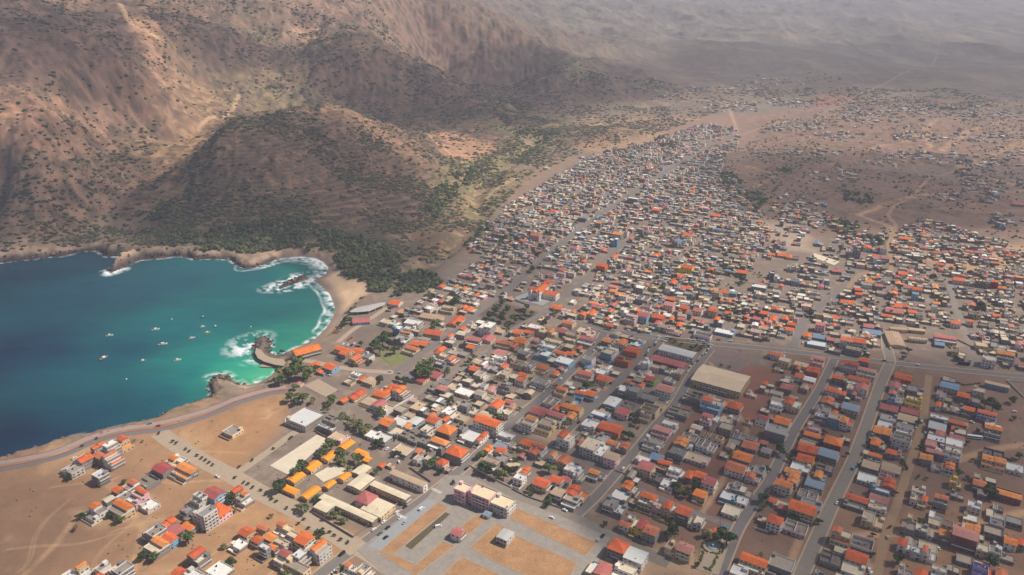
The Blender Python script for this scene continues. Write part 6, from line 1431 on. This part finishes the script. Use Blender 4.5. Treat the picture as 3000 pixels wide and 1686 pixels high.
PAINT = {k: M('paint_' + k, c, rough=.3, var=.04) for k, c in {'white': (228,228,226), 'black': (38,40,46), 'silver': (168,172,176), 'red': (178,44,38), 'blue': (60,92,150), 'turquoise': (60,160,170), 'green': (56,120,84)}.items()}
def glasshouse(L, Wd, van):
    m = MB(); a, b = L / 2, Wd / 2
    if van: m.box(a * .56, a * .74, -b * .8, b * .8, 1.3, 1.95); m.box(-a * .8, a * .5, -b * 1.005, b * 1.005, 1.3, 1.8)
    else:
        k = len(m.v); q = [(-a * .70, 1.06), (-a * .58, 1.38), (a * .15, 1.40), (a * .44, 1.04)]
        for s in (-b * .97, b * .97):
            for x, z in q: m.v.append((x, s, z))
        m.f += [(k, k + 1, k + 2, k + 3), (k + 7, k + 6, k + 5, k + 4)]; m.m += [0, 0]
        m.quad((a * .17, -b * .8, 1.46), (a * .49, -b * .85, 1.02), (a * .49, b * .85, 1.02), (a * .17, b * .8, 1.46)); m.quad((-a * .60, b * .8, 1.45), (-a * .80, b * .85, 1.03), (-a * .80, -b * .85, 1.03), (-a * .60, -b * .8, 1.45))
    return m.mesh('window_band', GLASS)
BODY = {}
def car(P, heading, colour, van=False, z=GROUND + .38):
    root = empty('van' if van else 'parked_car', (P[0], P[1], z), math.pi / 2 - R(heading)); L, Wd = (5.2, 1.95) if van else (4.4, 1.8)
    key = (colour, van)
    if key not in BODY: BODY[key] = car_mesh(L, Wd, van).mesh('body', PAINT[colour])
    if van not in BODY: BODY[van] = glasshouse(L, Wd, van)
    link('body', BODY[key], root); link('window_band', BODY[van], root)
    for x in (-L * .3, L * .3):
        for y in (-Wd * .46, Wd * .46): link('wheel', WHEEL, root, (x, y, .34))
    CARS.append(dict(obj=root, c=np.array(P), colour=colour, van=van)); return root
CARS = []
CDATA = {(750,1124): "890 1100 w;965 1045 w;1065 970 w;1090 1015 w;1130 925 k;995 1086 k;935 1132 g;980 1160 k;1120 1050 s;1250 945 w v;1377 1078 w v;650 1285 k v;990 492 w;1078 541 w;1080 592 w;1200 598 w;1412 125 r;1345 60 w;590 1418 w;1590 640 k;1700 600 b;1890 400 w",
 (1500,1124): "685 1150 k;505 290 k;103 366 w;400 955 w;955 330 r;1170 146 w;490 610 b;1020 390 w;300 1010 w;1610 1085 t;840 640 w;650 1180 s",
 (1500,840): "490 600 r;370 695 w;650 460 w;630 472 k;730 390 w;620 482 w;1085 422 w;1095 408 s;1105 392 w;1110 378 w;1152 412 w;1162 397 s;1036 460 k;1031 475 w;1026 490 w;1078 440 k;1142 430 w;1496 455 w;1482 470 w;1472 485 k;1462 500 w;1500 440 w;1440 512 s;1330 398 w;1370 402 w;1412 405 s;1442 410 w;1332 590 w;1346 602 w;1362 586 k;1010 515 k;1170 380 w;1330 640 w;1400 560 k;1560 400 r;880 330 w;960 345 k;1650 410 w",
 (2250,840): "265 425 w;440 490 k;120 500 w;905 420 w;1130 590 w;880 560 k;1530 560 s;1440 260 w;110 650 k",
 (2250,1124): "1540 290 w;1285 1240 w;765 1402 w;778 1428 w;742 1440 w;645 638 t v;1140 240 w;1150 262 s;1160 285 w;1205 300 w;1860 210 w;1050 640 k;1700 1240 w;905 1160 s;520 900 w",
 (0,1124): "1195 318 r;1130 300 t;560 560 w;1640 700 w", (750,840): "660 431 w;692 440 w;722 441 k;741 430 w;652 442 s;700 400 r;722 384 r;640 1000 w;1010 640 w;1080 650 s;1400 420 w;545 585 w;600 640 w"}
CN = {'w': 'white', 'k': 'black', 's': 'silver', 'r': 'red', 'b': 'blue', 't': 'turquoise', 'g': 'green'}
_g = random.Random(4)
for (ox, oy), txt in CDATA.items():
    for e in txt.split(';'):
        t = e.split(); P = at(ox + float(t[0]) / 2.576, oy + float(t[1]) / 2.576, GROUND + 1)
        best = min(STREETS, key=lambda s: dist_line(P[None], s[0])[0]); ln = np.asarray(best[0])
        k = np.argmin([dist_line(P[None], ln[i:i + 2])[0] for i in range(len(ln) - 1)]); e_ = ln[k + 1] - ln[k]
        hd = math.degrees(math.atan2(e_[0], e_[1])) + _g.choice((0, 180)) + _g.uniform(-3, 3)
        for h in HOUSES:
            lv, lu = local(h, P)
            if abs(lv) < h['b'] / 2 + 1.5 and abs(lu) < h['a'] / 2 + 1.5:
                A = R(h['ang']); P = P - np.array([math.sin(A), math.cos(A)]) * (h['a'] / 2 + 2.4 + lu)
        if dist_line(P[None], best[0])[0] > 25: hd = _g.uniform(0, 360)
        car(P, hd, CN[t[2]], len(t) > 3)
# coach and truck
def long_vehicle(P, hd, L, name, colour, label, cat):
    root = empty(name, (P[0], P[1], GROUND + .38), math.pi / 2 - R(hd)); m = MB(); m.box(-L / 2, L / 2, -1.25, 1.25, .45, 3.2); m.build('body', PAINT[colour], root)
    m = MB(); m.box(-L / 2 + .4, L / 2 - .5, -1.27, 1.27, 1.7, 2.6); m.build('window_band', GLASS, root)
    for x in (-L * .33, L * .33):
        for y in (-1.1, 1.1): w_ = link('wheel', WHEEL, root, (x, y, .45)); w_.scale = (1.4, 1.4, 1.4)
    tag(root, label, cat)
long_vehicle(at(2250 + 1478 / 2.576, 840 + 586 / 2.576, 9), 104, 12, 'lorry', 'black', 'long black lorry standing beside the trunk road', 'lorry')
long_vehicle(at(2250 + 1558 / 2.576, 1124 + 410 / 2.576, 9), 104, 13, 'coach', 'white', 'long white coach parked between red-roofed rows and the orange house', 'coach')
# ------------------------------------------------------------------ church, pavilion, quay
def church():
    base = at(1500 + 205 / 2.576, 562 + 800 / 2.576, GROUND); A = 28
    root = empty('church', (base[0], base[1], GROUND + .3), -R(A)); wm = WALLM['w'][2]
    def wing(x0, x1, y0, y1, z, rise, ax):
        m = MB(); m.box(x0, x1, y0, y1, -.4, z); m.build('wall', wm, root); m = MB(); roof_gable(m, x0, x1, y0, y1, z, rise, ax); m.build('roof', TILE[1], root)
        for k in range(int((x1 - x0) / 3.2)): link('window', WIN[2], root, (x0 + 1.8 + k * 3.2, y0, z * .45))
        for k in range(int((y1 - y0) / 3.6)): link('window', WIN[2], root, (x1, y0 + 2 + k * 3.6, z * .45), math.pi / 2)
    wing(-8, 4, -9, 22, 9.5, 2.8, 'y'); wing(5, 24, 0, 12, 7, 2.2, 'x')
    for X in (-10.2, 2.2):
        m = MB(); m.box(X, X + 4, -12, -8, -.4, 12.5); m.box(X - .3, X + 4.3, -12.3, -7.7, 12.5, 12.9); tw = m.build('bell_tower', wm, root)
        m = MB(); k = len(m.v); m.v += [(X - .2, -12.2, 12.9), (X + 4.2, -12.2, 12.9), (X + 4.2, -7.8, 12.9), (X - .2, -7.8, 12.9), (X + 2, -10, 15.4)]; m.f += [(0, 1, 4), (1, 2, 4), (2, 3, 4), (3, 0, 4)]; m.m += [0] * 4; m.build('spire', TILE[1], tw)
        link('window', WIN[2], root, (X + 2, -12, 9)); link('window', WIN[2], root, (X + 4, -10, 9), math.pi / 2)
    link('door', DOOR[1], root, (-2, -9, .1)); tag(root, 'white church with orange roofs and twin corner towers on its paved square', 'church')
church()
def pavilion():
    pl = poly([(702,184),(760,152),(850,132),(930,117),(985,112),(972,140),(905,170),(855,192),(760,198),(715,196)], 750, 840)
    pl = Z([(706,186),(764,158),(850,140),(930,124),(980,118),(968,138),(905,164),(855,186),(760,194),(715,193)], 750, 840, GROUND + 4.5)
    c = pl.mean(0); root = empty('pavilion', (c[0], c[1], 6)); m = MB(); n = len(pl); q = pl - c
    m.v = [(p[0], p[1], 6.2) for p in q] + [(p[0], p[1], 6.6) for p in q] + [(0, 0, 7.6), (0, 0, 6.2)]
    for i in range(n):
        j = (i + 1) % n; m.f += [(i, j, n + j, n + i), (n + i, n + j, 2 * n), (j, i, 2 * n + 1)]; m.m += [0, 0, 0]
    m.build('canopy', M('pavilion_roof', (176,172,166), var=.12, scale=.2, scale2=1.2), root)
    for p in q * .9:
        z0 = float(height((p + c)[None])[0]) - 6.4; m = MB(); m.cyl(p[0], p[1], z0, 6.25, .25); m.build('column', ROOFC['W'][0], root)
    tag(root, 'low pavilion with a curved white roof at the back of the beach', 'pavilion')
pavilion()
m = MB(); pl = Z([(2,462),(38,478),(66,512),(110,536),(200,548),(262,556),(255,604),(150,592),(60,566),(14,540),(-8,500)], 750, 840, 4.5); n = len(pl)
area = .5 * np.sum(pl[:, 0] * np.roll(pl[:, 1], -1) - np.roll(pl[:, 0], -1) * pl[:, 1]); pl = pl[::-1] if area < 0 else pl
m.v = [(p[0], p[1], 4.5) for p in pl] + [(p[0], p[1], -2.5) for p in pl]; m.f = [tuple(range(n))]; m.m = [0]
for i in range(n):
    j = (i + 1) % n; m.f.append((i, i + n, j + n, j)); m.m.append(1)
tag(m.build('quay', [MATS['pale'], M('quay_stone', (78,70,66), var=.25, scale=.3, scale2=1.2)]), 'dark stone quay curving out to the surf-beaten rocks', 'quay')
# ------------------------------------------------------------------ masts and lamps
def mast(P, h, label, cat, name, lamp=False):
    root = empty(name, (P[0], P[1], GROUND)); q = MB(); q.cyl(0, 0, -.3, h, .22, .1, 8); q.build('pole', METAL, root)
    q = MB()
    if lamp: q.box(-1.4, 1.4, -.3, .3, h - .2, h + .9); q.build('lamp_head', TANK, root)
    else: q.box(-.7, .7, -.1, .1, h - 4, h - 3.4); q.build('antenna', RAIL, root)
    tag(root, label, cat)
mast(at(1500 + 600 / 2.576, 1124 + 505 / 2.576, GROUND), 20, 'tall slender antenna mast behind the big grey apartment block', 'mast', 'antenna_mast')
mast(at(1500 + 1570 / 2.576, 1124 + 1080 / 2.576, GROUND), 11, 'floodlight mast beside the garden square restaurant', 'floodlight', 'floodlight_mast', True)
mast(at(1500 + 1522 / 2.576, 840 + 390 / 2.576, GROUND), 12, 'dark mast at the junction above the market hall', 'mast', 'junction_mast')
# ------------------------------------------------------------------ garden square: fountain, hedges
P = at(1500 + 1515 / 2.576, 1124 + 1235 / 2.576, GROUND); root = empty('fountain', (P[0], P[1], GROUND + .25))
m = MB(); m.cyl(0, 0, 0, .7, 3.2, 3.2, 20); m.build('basin', RAIL, root); m = MB(); m.cyl(0, 0, .7, .74, 2.8, 2.8, 20); m.build('pool', M('pool_water', (90,150,170), rough=.1, var=.05), root); m = MB(); m.cyl(0, 0, .7, 2.2, .5, .25, 12); m.cyl(0, 0, 2.2, 2.4, .9, .9, 12); m.build('spout', RAIL, root)
tag(root, 'round white fountain in the middle of the garden square', 'fountain')
def hedge(line, label, w=1.6, h=1.1):
    q = []; line = np.asarray(line); g = np.random.default_rng(len(line) + int(line[0, 0]))
    for a, b in zip(line[:-1], line[1:]):
        for t in np.linspace(0, 1, max(2, int(np.linalg.norm(b - a) / .55))): q.append(a + (b - a) * t + g.normal(0, w * .22, 2))
    q = np.array(q); n = len(q); r = g.uniform(.5, .85, n) * w * .5
    o = blobs('hedge', q, r, np.full(n, h * .75), np.tile(lin((88,96,44)), (n, 1)) * g.uniform(.6, 1.3, (n, 1)), SCRUB, kind='thing', label=label, lift=.6); o['category'] = 'hedge'
ring = lambda cx, cy, r, a0, a1: np.array([at(1500 + cx / 2.576, 1124 + cy / 2.576, GROUND) + r * np.array([math.cos(a), math.sin(a)]) for a in np.linspace(a0, a1, 14)])
hedge(ring(1515, 1235, 7.6, 1.2, 3.9), 'curved hedge round the seaward side of the fountain', 2.2); hedge(ring(1515, 1235, 7.6, 4.3, 6.9), 'curved hedge round the landward side of the fountain', 2.2)
hedge(poly([(1445,1270),(1420,1340),(1392,1375)], 1500, 1124), 'straight hedge below the fountain on the seaward edge of the square', 2.4); hedge(poly([(1550,1310),(1520,1375),(1495,1415),(1455,1390)], 1500, 1124), 'hooked hedge below the fountain at the street edge of the square', 2.4)
hedge(poly([(960,965),(1040,1000),(1120,1045),(1200,1075)], 1500, 1124), 'long hedge behind the yellow apartment block', 2.4); hedge(poly([(1390,-20),(1480,15),(1600,0)], 2250, 1124), 'dark hedge by the depot shed road', 2.0)
# ------------------------------------------------------------------ walls round yards
WW = MATS['wall_white_0']; WG = BLOCK
def wl(pts, ox, oy, h, mat, label): wallline('yard_wall', poly(pts, ox, oy), h, .3, mat, label)
wl([(435,985),(735,1165),(900,1040),(1060,920),(1145,870)], 750, 1124, 2.0, WG, 'low grey wall round the avenue corner of the school grounds')
wl([(225,275),(215,305),(345,355),(400,330)], 750, 1124, 1.6, WW, 'white wall in front of the glazed clinic')
wl([(460,375),(560,425),(640,450)], 750, 1124, 2.0, WG, 'short grey wall behind the playing field')
wl([(785,150),(960,240),(1140,130),(1190,100)], 750, 1124, 2.4, WW, 'tall white wall round the pinkish red roofed hall')
wl([(1160,640),(1325,750),(1265,805)], 750, 1124, 1.8, WG, 'grey wall round the rusty-roofed school block')
wl([(1610,620),(1730,690),(1930,790)], 750, 1124, 1.6, WW, 'pale wall facing the plaza beside the dark trees')
wl([(0,800),(120,860),(460,975),(560,880)], 1500, 1124, 1.4, WG, 'low grey wall round the orange-roofed villas above the plaza')
wl([(780,660),(1000,740),(1150,810)], 1500, 1124, 1.2, WG, 'low grey wall below the row of pinkish red roofs')
wl([(1830,1095),(1932,1125)], 1500, 1124, 1.6, WW, 'white wall below the unfinished plot by the long street')
wl([(2000/1,0),(1800,-20),(1930,110)], 2250, 1124, 1.8, WW, 'pale wall running down beside the depot shed')
wl([(150,30),(0,90),(0,100),(110,140)], 1500, 840, 1.6, WG, 'low wall along the lower edge of the church garden')
wl([(1060,575),(1130,560),(1320,600)], 1500, 840, 1.6, WW, 'white wall in front of the long red shed')
wl([(1300,400),(1380,470),(1420,400),(1560,470)], 2250, 840, 1.4, WG, 'low wall beside the college forecourt')
# ------------------------------------------------------------------ words that single each thing out
ROADW = {'avenue': 'the avenue', 'market_street': 'the market street', 'plaza_east_street': 'the plaza', 'back_street': 'the back street', 'long_street': 'the long street', 'wide_street': 'the wide street', 'trunk_road': 'the trunk road',
 'north_road': 'the north road', 'side_road': 'the college road', 'church_road': 'the church road', 'church_side_road': 'the church lane', 'middle_road': 'the middle street', 'school_road': 'the port street', 'plaza_street': 'the plaza street',
 'cross_street': 'the cross street', 'coast_road': 'the coast road', 'promenade': 'the coast road', 'tree_lined_boulevard': 'the boulevard', 'boulevard_south': 'the boulevard', 'playground_road': 'the playing field', 'hill_track': 'the hill track',
 'far_road': 'the far road', 'upper_road': 'the upper road', 'dirt_street': 'the dirt street', 'beach_road': 'the beach road', 'port_road': 'the port road'}
NUMW = {1: 'one-storey', 2: 'two-storey', 3: 'three-storey', 4: 'four-storey', 5: 'five-storey'}
ORDW = ['nearest', 'second', 'third', 'fourth', 'fifth', 'sixth', 'seventh', 'eighth', 'ninth', 'tenth', 'eleventh', 'twelfth']
def zone(P):
    best = None
    for k, (ln, w, mt) in ROADS.items():
        d = dist_line(P[None], ln)[0]
        if best is None or d < best[0]: best = (d, k)
    ln = np.asarray(ROADS[best[1]][0]); i = int(np.argmin([dist_line(P[None], ln[j:j + 2])[0] for j in range(len(ln) - 1)])); e = ln[i + 1] - ln[i]; q = P - ln[i]
    side = e[0] * q[1] - e[1] * q[0]
    if e[1] < 0 and abs(e[0]) < abs(e[1]): side = -side
    runs = abs(e[0]) > abs(e[1]) * 1.1
    if runs: w_ = 'above' if side * np.sign(e[0]) > 0 else 'below'
    else: w_ = 'seaward of' if side > 0 else 'landward of'
    return w_ + ' ' + ROADW[best[1]].replace('the ', '')
def settle(items, group, cat):
    """items: dicts obj, c, desc, near"""
    for it in items: it['zone'] = zone(it['c'])
    def clash(key):
        d = {}
        for it in items: d.setdefault(key(it), []).append(it)
        return d
    for it in items: it['lab'] = it['desc'] + ', ' + it['zone']
    for k, g in clash(lambda t: t['lab']).items():
        if len(g) > 1:
            for it in g: it['lab2'] = k + ', ' + it['near']
    for k, g in clash(lambda t: t.get('lab2')).items():
        if k is None: continue
        if len(g) == 1: g[0]['lab'] = k
        else:
            g.sort(key=lambda t: t['c'][1])
            for i, it in enumerate(g): it['lab'] = it['desc'] + ', ' + it['zone'] + ', ' + (ORDW[i] if i < 12 else 'farthest') + ' ' + it['near'].replace('next to a ', 'by a ').replace('next to an ', 'by an ')
    for k, g in clash(lambda t: t['lab']).items():
        if len(g) > 1: print('dup label', k, len(g))
    for it in items: tag(it['obj'], it['lab'], cat or it['cat'], group or it.get('group'))
def short(h):
    r = {'O': 'orange-roofed', 'H': 'orange-roofed', 'M': 'half-orange-roofed', 'F': 'flat-roofed', 'W': 'white-roofed', 'G': 'grey-roofed', 'U': 'roofless', 'R': 'red-roofed', 'B': 'blue-roofed', 'T': 'tan-roofed', 'L': 'pale-roofed', 'S': 'orange-roofed', 'X': 'pink-roofed', 'Y': 'tan-roofed', 'Z': 'pale-roofed', 'C': 'cream-roofed'}[h['roof']]
    return WALLN[h['wall']] + ' ' + r
def nearest_short(P, me=None):
    d = np.array([np.linalg.norm(h['c'] - P) if h is not me else 1e9 for h in THINGS]); s = short(THINGS[int(d.argmin())])
    return ('next to an ' if s[0] in 'aeiou' else 'next to a ') + s + ' one'
RW = {'O': 'orange gabled roof', 'H': 'orange hipped roof', 'M': 'half-orange terrace', 'F': 'flat beige roof', 'W': 'flat white roof', 'G': 'flat grey roof', 'U': 'unfinished top', 'R': 'pinkish red roof', 'B': 'blue-grey roof', 'T': 'tan roof', 'L': 'pale roof', 'C': 'flat cream roof'}
its = []
for h in THINGS:
    if h.get('label'): tag(h['obj'], h['label'], h['cat'], {'classroom_block': 'orange-roofed classroom rows round the schoolyard', 'school_building': 'pale-roofed school blocks', 'college_wing': 'college wings'}.get(h.get('name'))); continue
    word = 'block' if h['n'] >= 3 else 'house'
    it = dict(obj=h['obj'], c=h['c'], desc='%s %s %s, %s' % (WALLN[h['wall']], NUMW[h['n']], word, RW[h['roof']]), near=nearest_short(h['c'], h), cat=h['cat'], group='houses of the town' if h['n'] <= 2 else 'apartment blocks of the town'); its.append(it)
settle(its, None, None)
its = []
for t in TREES:
    size = 'tiny' if t['r'] < 1.8 else 'small' if t['r'] < 3.2 else 'medium' if t['r'] < 4.6 else 'large' if t['r'] < 6.4 else 'huge'
    near = nearest_short(t['c']).replace('next to', 'beside').replace(' one', ' house')
    its.append(dict(obj=t['obj'], c=t['c'], desc='%s %s tree' % (size, {'green': 'leafy green', 'dark': 'dark green', 'dry': 'dry yellowish'}[t['kind']]), near=near, group=t['grp']))
settle(its, None, 'tree')
its = []
for t in CARS:
    near = nearest_short(t['c']).replace('next to', 'beside').replace(' one', ' house')
    its.append(dict(obj=t['obj'], c=t['c'], desc='%s %s' % (t['colour'], 'van' if t['van'] else 'parked car'), near=near, group='vehicles in the streets', cat='van' if t['van'] else 'car'))
settle(its, None, None)
for o in scene.objects:                            # nothing else at top level goes unnamed
    if o.parent is None and o.type in ('MESH', 'EMPTY') and not o.get('kind') and not o.get('label'): print('unlabelled', o.name)
# ------------------------------------------------------------------ light, air, camera
SUN_EL, SUN_AZ = R(50), R(87)                     # azimuth from +Y towards +X
sd = np.array([math.sin(SUN_AZ) * math.cos(SUN_EL), math.cos(SUN_AZ) * math.cos(SUN_EL), math.sin(SUN_EL)])
w = bpy.data.worlds.new('World'); scene.world = w; w.use_nodes = True
nt = w.node_tree; bg = nt.nodes['Background']
sky = nt.nodes.new('ShaderNodeTexSky'); sky.sky_type = 'NISHITA'; sky.sun_disc = False
sky.sun_elevation = SUN_EL; sky.sun_rotation = SUN_AZ; sky.altitude = 400; sky.air_density = 1.0; sky.dust_density = 1.5
nt.links.new(sky.outputs[0], bg.inputs['Color']); bg.inputs['Strength'].default_value = 0.065
sl = bpy.data.lights.new('sun', 'SUN'); sl.energy = 4.9; sl.angle = R(.55); sl.color = (1, .93, .83)
so = bpy.data.objects.new('sun', sl); COL.objects.link(so)
import mathutils
so.rotation_euler = mathutils.Vector(-sd).to_track_quat('-Z', 'Y').to_euler()
so.location = (0, 0, 2000)

def cloud_mat():
    m, nt, b = new_mat('cloud'); L = nt.links.new
    out = nt.nodes['Material Output']
    b.inputs['Base Color'].default_value = (.9, .9, .9, 1); b.inputs['Roughness'].default_value = 1
    va = _n(nt, 'ShaderNodeVertexColor', layer_name='tint'); tr = _n(nt, 'ShaderNodeBsdfTransparent'); mx = _n(nt, 'ShaderNodeMixShader')
    tl = _n(nt, 'ShaderNodeBsdfTranslucent'); tl.inputs['Color'].default_value = (.95, .95, .97, 1)
    m0 = _n(nt, 'ShaderNodeMixShader'); m0.inputs[0].default_value = .5
    L(b.outputs[0], m0.inputs[1]); L(tl.outputs[0], m0.inputs[2])
    L(va.outputs['Color'], mx.inputs[0]); L(tr.outputs[0], mx.inputs[1]); L(m0.outputs[0], mx.inputs[2]); L(mx.outputs[0], out.inputs['Surface'])
    return m
CLOUDM = cloud_mat()
def cloud(shade, base, dens, soft, seed):
    """a real cloud whose shade falls on the given ground outline"""
    pl = np.asarray(shade, float)
    pl = pl + (base - np.clip(hq(pl), 0, 400))[:, None] / sd[2] * sd[:2]
    lo, hi = pl.min(0) - soft * 2, pl.max(0) + soft * 2
    st = max((hi - lo).max() / 110, 12)
    gx = np.arange(lo[0], hi[0] + st, st); gy = np.arange(lo[1], hi[1] + st, st)
    X, Y = np.meshgrid(gx, gy); P = np.stack([X.ravel(), Y.ravel()], 1)
    W = P + 1.3 * soft * (np.stack([fbm(P[:, 0], P[:, 1], soft * 2.2, 4, seed), fbm(P[:, 0], P[:, 1], soft * 2.2, 4, seed + 50)], 1) - .5)
    k = soft_inside(W, pl, soft); k = k * k * (3 - 2 * k)
    den = dens * k * (.75 + .5 * fbm(P[:, 0], P[:, 1], soft * 1.5, 4, seed + 9))
    puff = 30 + (60 + 140 * fbm(P[:, 0], P[:, 1], soft * 1.2, 5, seed + 3)) * k
    Vt = np.column_stack([P, base + puff * k]); Vb = np.column_stack([P, base - 12 * k])
    n = len(P); nx, ny = len(gx), len(gy); idx = np.arange(n).reshape(ny, nx)
    F = np.stack([idx[:-1, :-1], idx[:-1, 1:], idx[1:, 1:], idx[1:, :-1]], -1).reshape(-1, 4)
    F = F[k[F].max(1) > .002]
    half = 1 - np.sqrt(np.clip(1 - np.clip(den, 0, .97), 0, 1))
    F2 = np.concatenate([F, F[:, ::-1] + n]); V = np.concatenate([Vt, Vb]); c = np.concatenate([half, half])
    used, inv = np.unique(F2, return_inverse=True)
    me = arrays('cloud', V[used], inv.reshape(-1, 4), CLOUDM, colors=np.repeat(c[used][:, None], 3, 1), smooth=True)
    o = link('cloud', me); tag(o, kind='structure')
SHADES = [
 (D([(1470,828),(1600,845),(1900,868),(2576,900),(2800,1000),(2800,1500),(1960,1500),(1900,1400),(1820,1290),(1700,1240),(1600,1140),(1530,1020),(1470,960),(1440,880)]), 1250, .62, 38, 1),
 (D([(1230,560),(1400,620),(1440,700),(1380,740),(1230,720),(1160,680),(1180,620)]), 1300, .45, 50, 2),
 (land([(380,560),(500,450),(600,345),(700,292),(850,300),(960,370),(1060,440),(1090,540),(1100,660),(1040,720),(960,720),(880,640),(800,600),(430,610)]), 1350, .62, 45, 3),
 (land([(-60,20),(280,40),(330,110),(380,180),(370,280),(250,270),(150,228),(-60,228)]), 1500, .68, 42, 4),
 (land([(440,50),(620,90),(700,130),(640,190),(470,150)]), 1500, .62, 40, 5),
 (land([(720,120),(900,120),(1250,130),(1600,170),(1750,230),(1500,275),(1330,320),(1190,310),(1080,330),(930,300),(840,240),(760,200)]), 1400, .66, 60, 6),
 (land([(-80,470),(60,440),(200,400),(330,375),(430,410),(490,450),(460,560),(430,645),(200,645),(-80,645)]), 1350, .52, 36, 7),
 (D([(-200,1180),(60,1172),(180,1165),(290,1250),(330,1330),(200,1448),(60,1560),(-300,1700)]), 1300, .42, 45, 8),
 (D([(1830,400),(2000,370),(2250,390),(2500,400),(2700,440),(2700,580),(2300,570),(2060,560),(1930,500)]), 1400, .52, 50, 9),
 (D([(1560,200),(1800,150),(2576,120),(3000,160),(3000,268),(2576,262),(2250,232),(2000,240),(1760,232)]), 1500, .45, 170, 10),
 (D([(-200,690),(60,680),(60,900),(10,1150),(-200,1160)]), 1300, .3, 60, 11),
]
for s in SHADES: cloud(*s)

# the dusty air of the island
hz = MB(); hz.box(-13000, 14000, -1500, 15400, -12, 760)
hm, nt, b = new_mat('dusty_air'); nt.nodes.remove(b)
pv = _n(nt, 'ShaderNodeVolumePrincipled'); pv.inputs['Color'].default_value = (.78, .82, 1.0, 1); pv.inputs['Density'].default_value = 1.05e-4
pv.inputs['Anisotropy'].default_value = 0.0
nt.links.new(pv.outputs[0], nt.nodes['Material Output'].inputs['Volume'])
tag(hz.build('haze', hm), kind='stuff')

cam = bpy.data.cameras.new('camera'); co = bpy.data.objects.new('camera', cam); COL.objects.link(co)
co.location = (0, 0, CAMH); co.rotation_euler = (math.pi / 2 - PITCH, 0, 0)
cam.sensor_width = 36; cam.lens = 36 * FPX / 3000; cam.clip_start = 1; cam.clip_end = 40000
scene.camera = co
vs = scene.view_settings; vs.view_transform = 'Standard'; vs.look = 'None'; vs.exposure = .07; vs.gamma = 1; vs.use_curve_mapping = False
scene.cycles.volume_bounces = 1; scene.cycles.max_bounces = 5; scene.cycles.transparent_max_bounces = 12
scene.cycles.diffuse_bounces = 3; scene.cycles.glossy_bounces = 2
